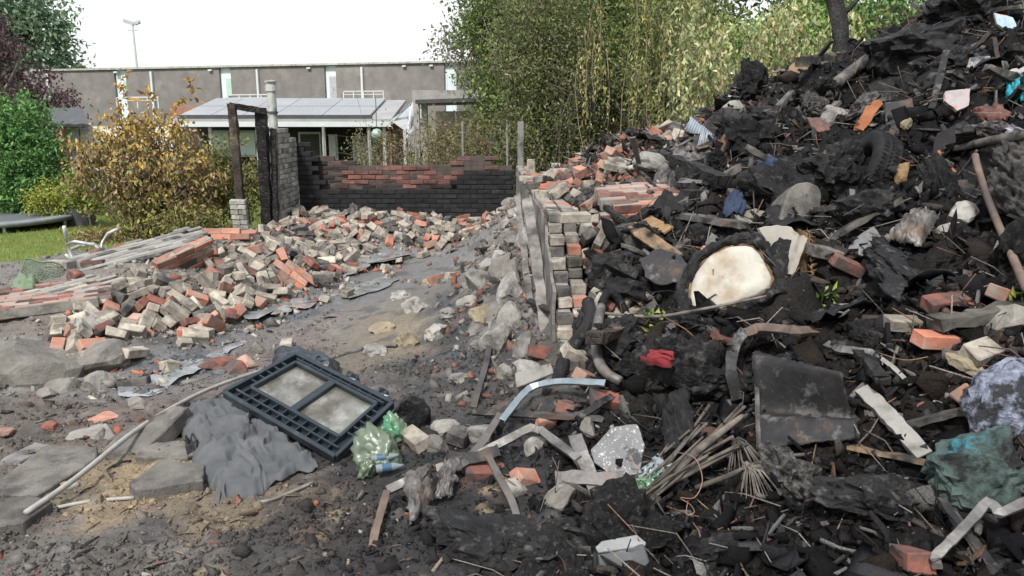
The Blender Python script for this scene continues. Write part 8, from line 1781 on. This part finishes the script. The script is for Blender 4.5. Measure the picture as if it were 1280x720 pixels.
# charred mats and sheets draped over the heap
xy = in_mound(26, rg); kq = 0
for k, (x, y) in enumerate(xy):
    if y < 3.5 or (4.2 < y < 5.6 and .8 < x < 2.1) or (3.6 < y < 4.6 and .9 < x < 2.0): continue
    a = rg.uniform(0, PI); lx, ly = rg.uniform(.35, .9), rg.uniform(.25, .6); nu, nv = 30, 22; sd = 11 + k
    S, T = np.meshgrid(np.linspace(-.5, .5, nu + 1), np.linspace(-.5, .5, nv + 1))
    rim = 1 + .35 * fbm(np.cos(np.arctan2(T, S)) * 2 + sd, np.sin(np.arctan2(T, S)) * 2, sd, 3)
    px = x + (S * lx * math.cos(a) - T * ly * math.sin(a)) * rim; py = y + (S * lx * math.sin(a) + T * ly * math.cos(a)) * rim
    fold = .075 * (1 - 2 * np.abs(fbm(S * lx * 4 + sd, T * ly * 11, sd, 2))) + .05 * fbm(S * lx * 9, T * ly * 9 + sd, sd + 3, 3) + .012 * fbm(S * lx * 40, T * ly * 40, sd + 6, 2)
    e = np.minimum(.5 - np.abs(S), .5 - np.abs(T)) * 5
    pz = H(px, py) + .02 + np.clip(e, .15, 1) * (fold + .03)
    Vt = np.stack([px, py, pz], -1).reshape(-1, 3); w = nu + 1
    jj, ii = np.meshgrid(np.arange(nv), np.arange(nu), indexing='ij'); q = (jj * w + ii).ravel()
    Ft = np.stack([q, q + 1, q + w + 1, q + w], 1); n0 = len(Vt)
    ring = np.concatenate([np.arange(nu), np.arange(nv) * w + nu, nv * w + nu - np.arange(nu), (nv - np.arange(nv)) * w]); rn = np.roll(ring, -1)
    Fs = np.stack([ring, ring + n0, rn + n0, rn], 1)
    mt = rg.choice(['char', 'char_crust', 'rubber', 'char_wood', 'ashy_char', 'burnt_steel'], p=[.28, .18, .16, .08, .18, .12])
    me = mesh_np('charred_sheet', np.concatenate([Vt, Vt - [0, 0, .012]]) - [x, y, float(H(x, y))], np.concatenate([Ft, Ft[:, ::-1] + n0, Fs]), MATS[mt], mt != 'char_wood')
    o = link('charred_sheet', me, None, (x, y, float(H(x, y))))
    lab = f"{'wide' if lx > .62 else 'narrow'} {dict(char='ash-flecked black', char_crust='crusty black', rubber='smooth sooty', char_wood='cracked black', ashy_char='ash-grey', burnt_steel='rust-stained metal')[mt]} sheet draped {heap_place(x, y)}"
    tag(o, lab, 'sheet', lab.replace(' sheet ', ' sheets '))
# bulky charred lumps, slabs and beams half buried
xy = in_mound(78, rg)
pool = [rough_mesh(rock_mesh('charred_lump', MATS[('char', 'char_crust', 'ashy_char')[k % 3]], (1, .8, .62), 500 + k, 4, .34, 4), .05, 9, k) for k in range(7)]
for k, (x, y) in enumerate(xy):
    if 3.6 < y < 5.6 and .9 < x < 1.75: continue
    s = rg.uniform(.10, .42) * (.6 + .09 * y)
    o = link('charred_lump', pool[k % 7], None, (x, y, float(H(x, y)) + s * .08), (rg.normal() * .5, rg.normal() * .5, rg.uniform(0, 6.28)))
    o.scale = (s * rg.uniform(.7, 1.3), s * rg.uniform(.7, 1.2), s * rg.uniform(.6, 1.3))
    lab = f"{'big' if s > .3 else 'small' if s < .18 else 'medium'} {('lumpy black', 'crusty black', 'ash-grey')[k % 7 % 3]} char lump {heap_place(x, y)}"
    tag(o, lab, 'charred lump', lab.replace(' lump ', ' lumps '))
xy = in_mound(44, rg)
for k, (x, y) in enumerate(xy):
    if y < 3.6: continue
    z = float(H(x, y)); L = rg.uniform(.5, 1.25); w = rg.uniform(.05, .12); a = rg.uniform(-.6, PI + .6); el = rg.uniform(-.1, .6)
    d = np.array([math.cos(a) * math.cos(el), -abs(math.sin(a)) * math.cos(el) * .7, math.sin(el)]); p = np.array([x, y, z + .03])
    mt = rg.choice(['char_wood', 'burnt_timber', 'ash_wood']); o = beam(MB(), p - d * L * .5, p + d * L * .5, w, w * rg.uniform(.3, .8), 12, .006 + w * .06, bow=rg.normal() * .02).build('charred_beam', MATS[mt])
    nm = {'char_wood': 'black crackled', 'burnt_timber': 'dark brown burnt', 'ash_wood': 'ash-grey'}[mt]
    lab = f"{'long' if L > .85 else 'stout' if w > .085 else 'slim'} {nm} beam {'leaning' if el > .3 else 'lying'} {heap_place(x, y)}"
    tag(o, lab, 'beam', lab.replace(' beam ', ' beams '))
xy = in_mound(34, rg)
for k, (x, y) in enumerate(xy):
    if y < 3.8: continue
    s = rg.uniform(.10, .24); mt = rg.choice(['stone_grey', 'sooty_concrete', 'rubble_stone'])
    o = link('broken_block', rock_mesh('broken_block', MATS[mt], (s * 1.2, s, s * .7), 900 + k, 9, .05), None, (x, y, float(H(x, y)) + s * .12), (rg.normal() * .4, rg.normal() * .4, rg.uniform(0, 6.28)))
    lab = f"{'big' if s > .18 else 'small'} broken {'dark grey' if mt == 'stone_grey' else 'sooty' if mt == 'sooty_concrete' else 'dusty pale'} block {heap_place(x, y)}"
    tag(o, lab, 'block', lab.replace(' block ', ' blocks '))
# crumpled cloth and sheet pieces
xy = in_mound(64, rg)
for k, (x, y) in enumerate(xy):
    z = float(H(x, y)); s = rg.uniform(.10, .26); mt = rg.choice(['char', 'rubber', 'dark_steel', 'grey_plastic', 'burnt_steel', 'char_crust'])
    c = np.array([x, y, z + .03]); a = rg.uniform(0, 6.28)
    P = [c + np.array([math.cos(a + q) * s, math.sin(a + q) * s * .8, rg.uniform(-.3, .7) * s]) for q in (0, 1.5, 3.1, 4.7)]
    sd = int(rg.integers(0, 999))
    o = MB().sheet(P, 9, 8, .006, lambda u, v: s * .35 * float(fbm(u * 2.2 + sd, v * 2.2, sd % 50, 2)) + s * .1 * float(fbm(u * 6, v * 6 + sd, 7, 2)), 0, s * .06).build('charred_scrap', MATS[mt], smooth=mt in ('char', 'rubber'))
    nm = {'char': 'black charred cloth', 'rubber': 'black rubbery', 'dark_steel': 'dark steel', 'grey_plastic': 'dark grey plastic', 'burnt_steel': 'rust-stained metal', 'char_crust': 'crusted black'}[mt]
    lab = f"{'large' if s > .19 else 'small'} crumpled {nm} scrap {heap_place(x, y)}"
    tag(o, lab, 'scrap', lab.replace(' scrap ', ' scraps '))
# loose dirty bricks in the near heap
xy = in_mound(24, rg)
for k, (x, y) in enumerate(xy):
    mt = rg.choice(['sooty_brick', 'scorched_red_brick', 'red_brick'], p=[.7, .27, .03]); ty = int(rg.integers(0, 3))
    o = link(LOOK[mt][1], random.choice(BM[mt, ty]), None, (x, y, float(H(x, y)) + .015), (rg.normal() * .4, rg.normal() * .4, rg.uniform(0, 6.28)))
    lab = f'{LOOK[mt][0]} {SIZE[ty]} brick {heap_place(x, y)}'
    tag(o, lab, 'brick', lab.replace(' brick ', ' bricks '))
# broken stone and plaster in the ramp below the side wall
for k in range(16):
    y = rg.uniform(5.2, 11.6); x = wallx(y) - .06 - abs(rg.normal()) * .2
    s = rg.uniform(.07, .22); mt = rg.choice(['stone_grey', 'rubble_stone', 'stone_grey', 'sooty_concrete'])
    o = link('broken_block', rock_mesh('broken_block', MATS[mt], (s * 1.3, s, s * .8), 1300 + k, 10, .05), None, (x, y, float(H(x, y)) + s * .2), (rg.normal() * .5, rg.normal() * .5, rg.uniform(0, 6.28)))
    lab = f"{'big' if s > .16 else 'small'} broken {dict(stone_grey='dark grey', sooty_concrete='sooty', rubble_stone='dusty', plaster_pale='pale plaster')[mt]} block {'far along' if y > 8.6 else 'midway along' if y > 6.8 else 'near the end of'} the garage side wall"
    tag(o, lab, 'block', lab.replace(' block ', ' blocks '))
# puddles: thin water sheets in the low places
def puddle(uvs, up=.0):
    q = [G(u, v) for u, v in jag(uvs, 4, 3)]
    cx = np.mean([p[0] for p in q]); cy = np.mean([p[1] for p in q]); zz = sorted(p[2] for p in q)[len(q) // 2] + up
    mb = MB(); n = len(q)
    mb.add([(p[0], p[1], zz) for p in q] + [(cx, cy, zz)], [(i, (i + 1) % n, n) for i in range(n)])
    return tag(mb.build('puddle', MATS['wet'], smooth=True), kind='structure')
M('wet', (.17, .19, .20), (.27, .295, .31), 7, .10, .2, 9, over=(.10, .098, .095), ot=.54, os=6, ow=.10, rnd=0, spec=.9, rr=.09, over2=(.40, .43, .45), ot2=.66, os2=12)  # ashy water, with a pale blue-grey sky reflection painted into its colour
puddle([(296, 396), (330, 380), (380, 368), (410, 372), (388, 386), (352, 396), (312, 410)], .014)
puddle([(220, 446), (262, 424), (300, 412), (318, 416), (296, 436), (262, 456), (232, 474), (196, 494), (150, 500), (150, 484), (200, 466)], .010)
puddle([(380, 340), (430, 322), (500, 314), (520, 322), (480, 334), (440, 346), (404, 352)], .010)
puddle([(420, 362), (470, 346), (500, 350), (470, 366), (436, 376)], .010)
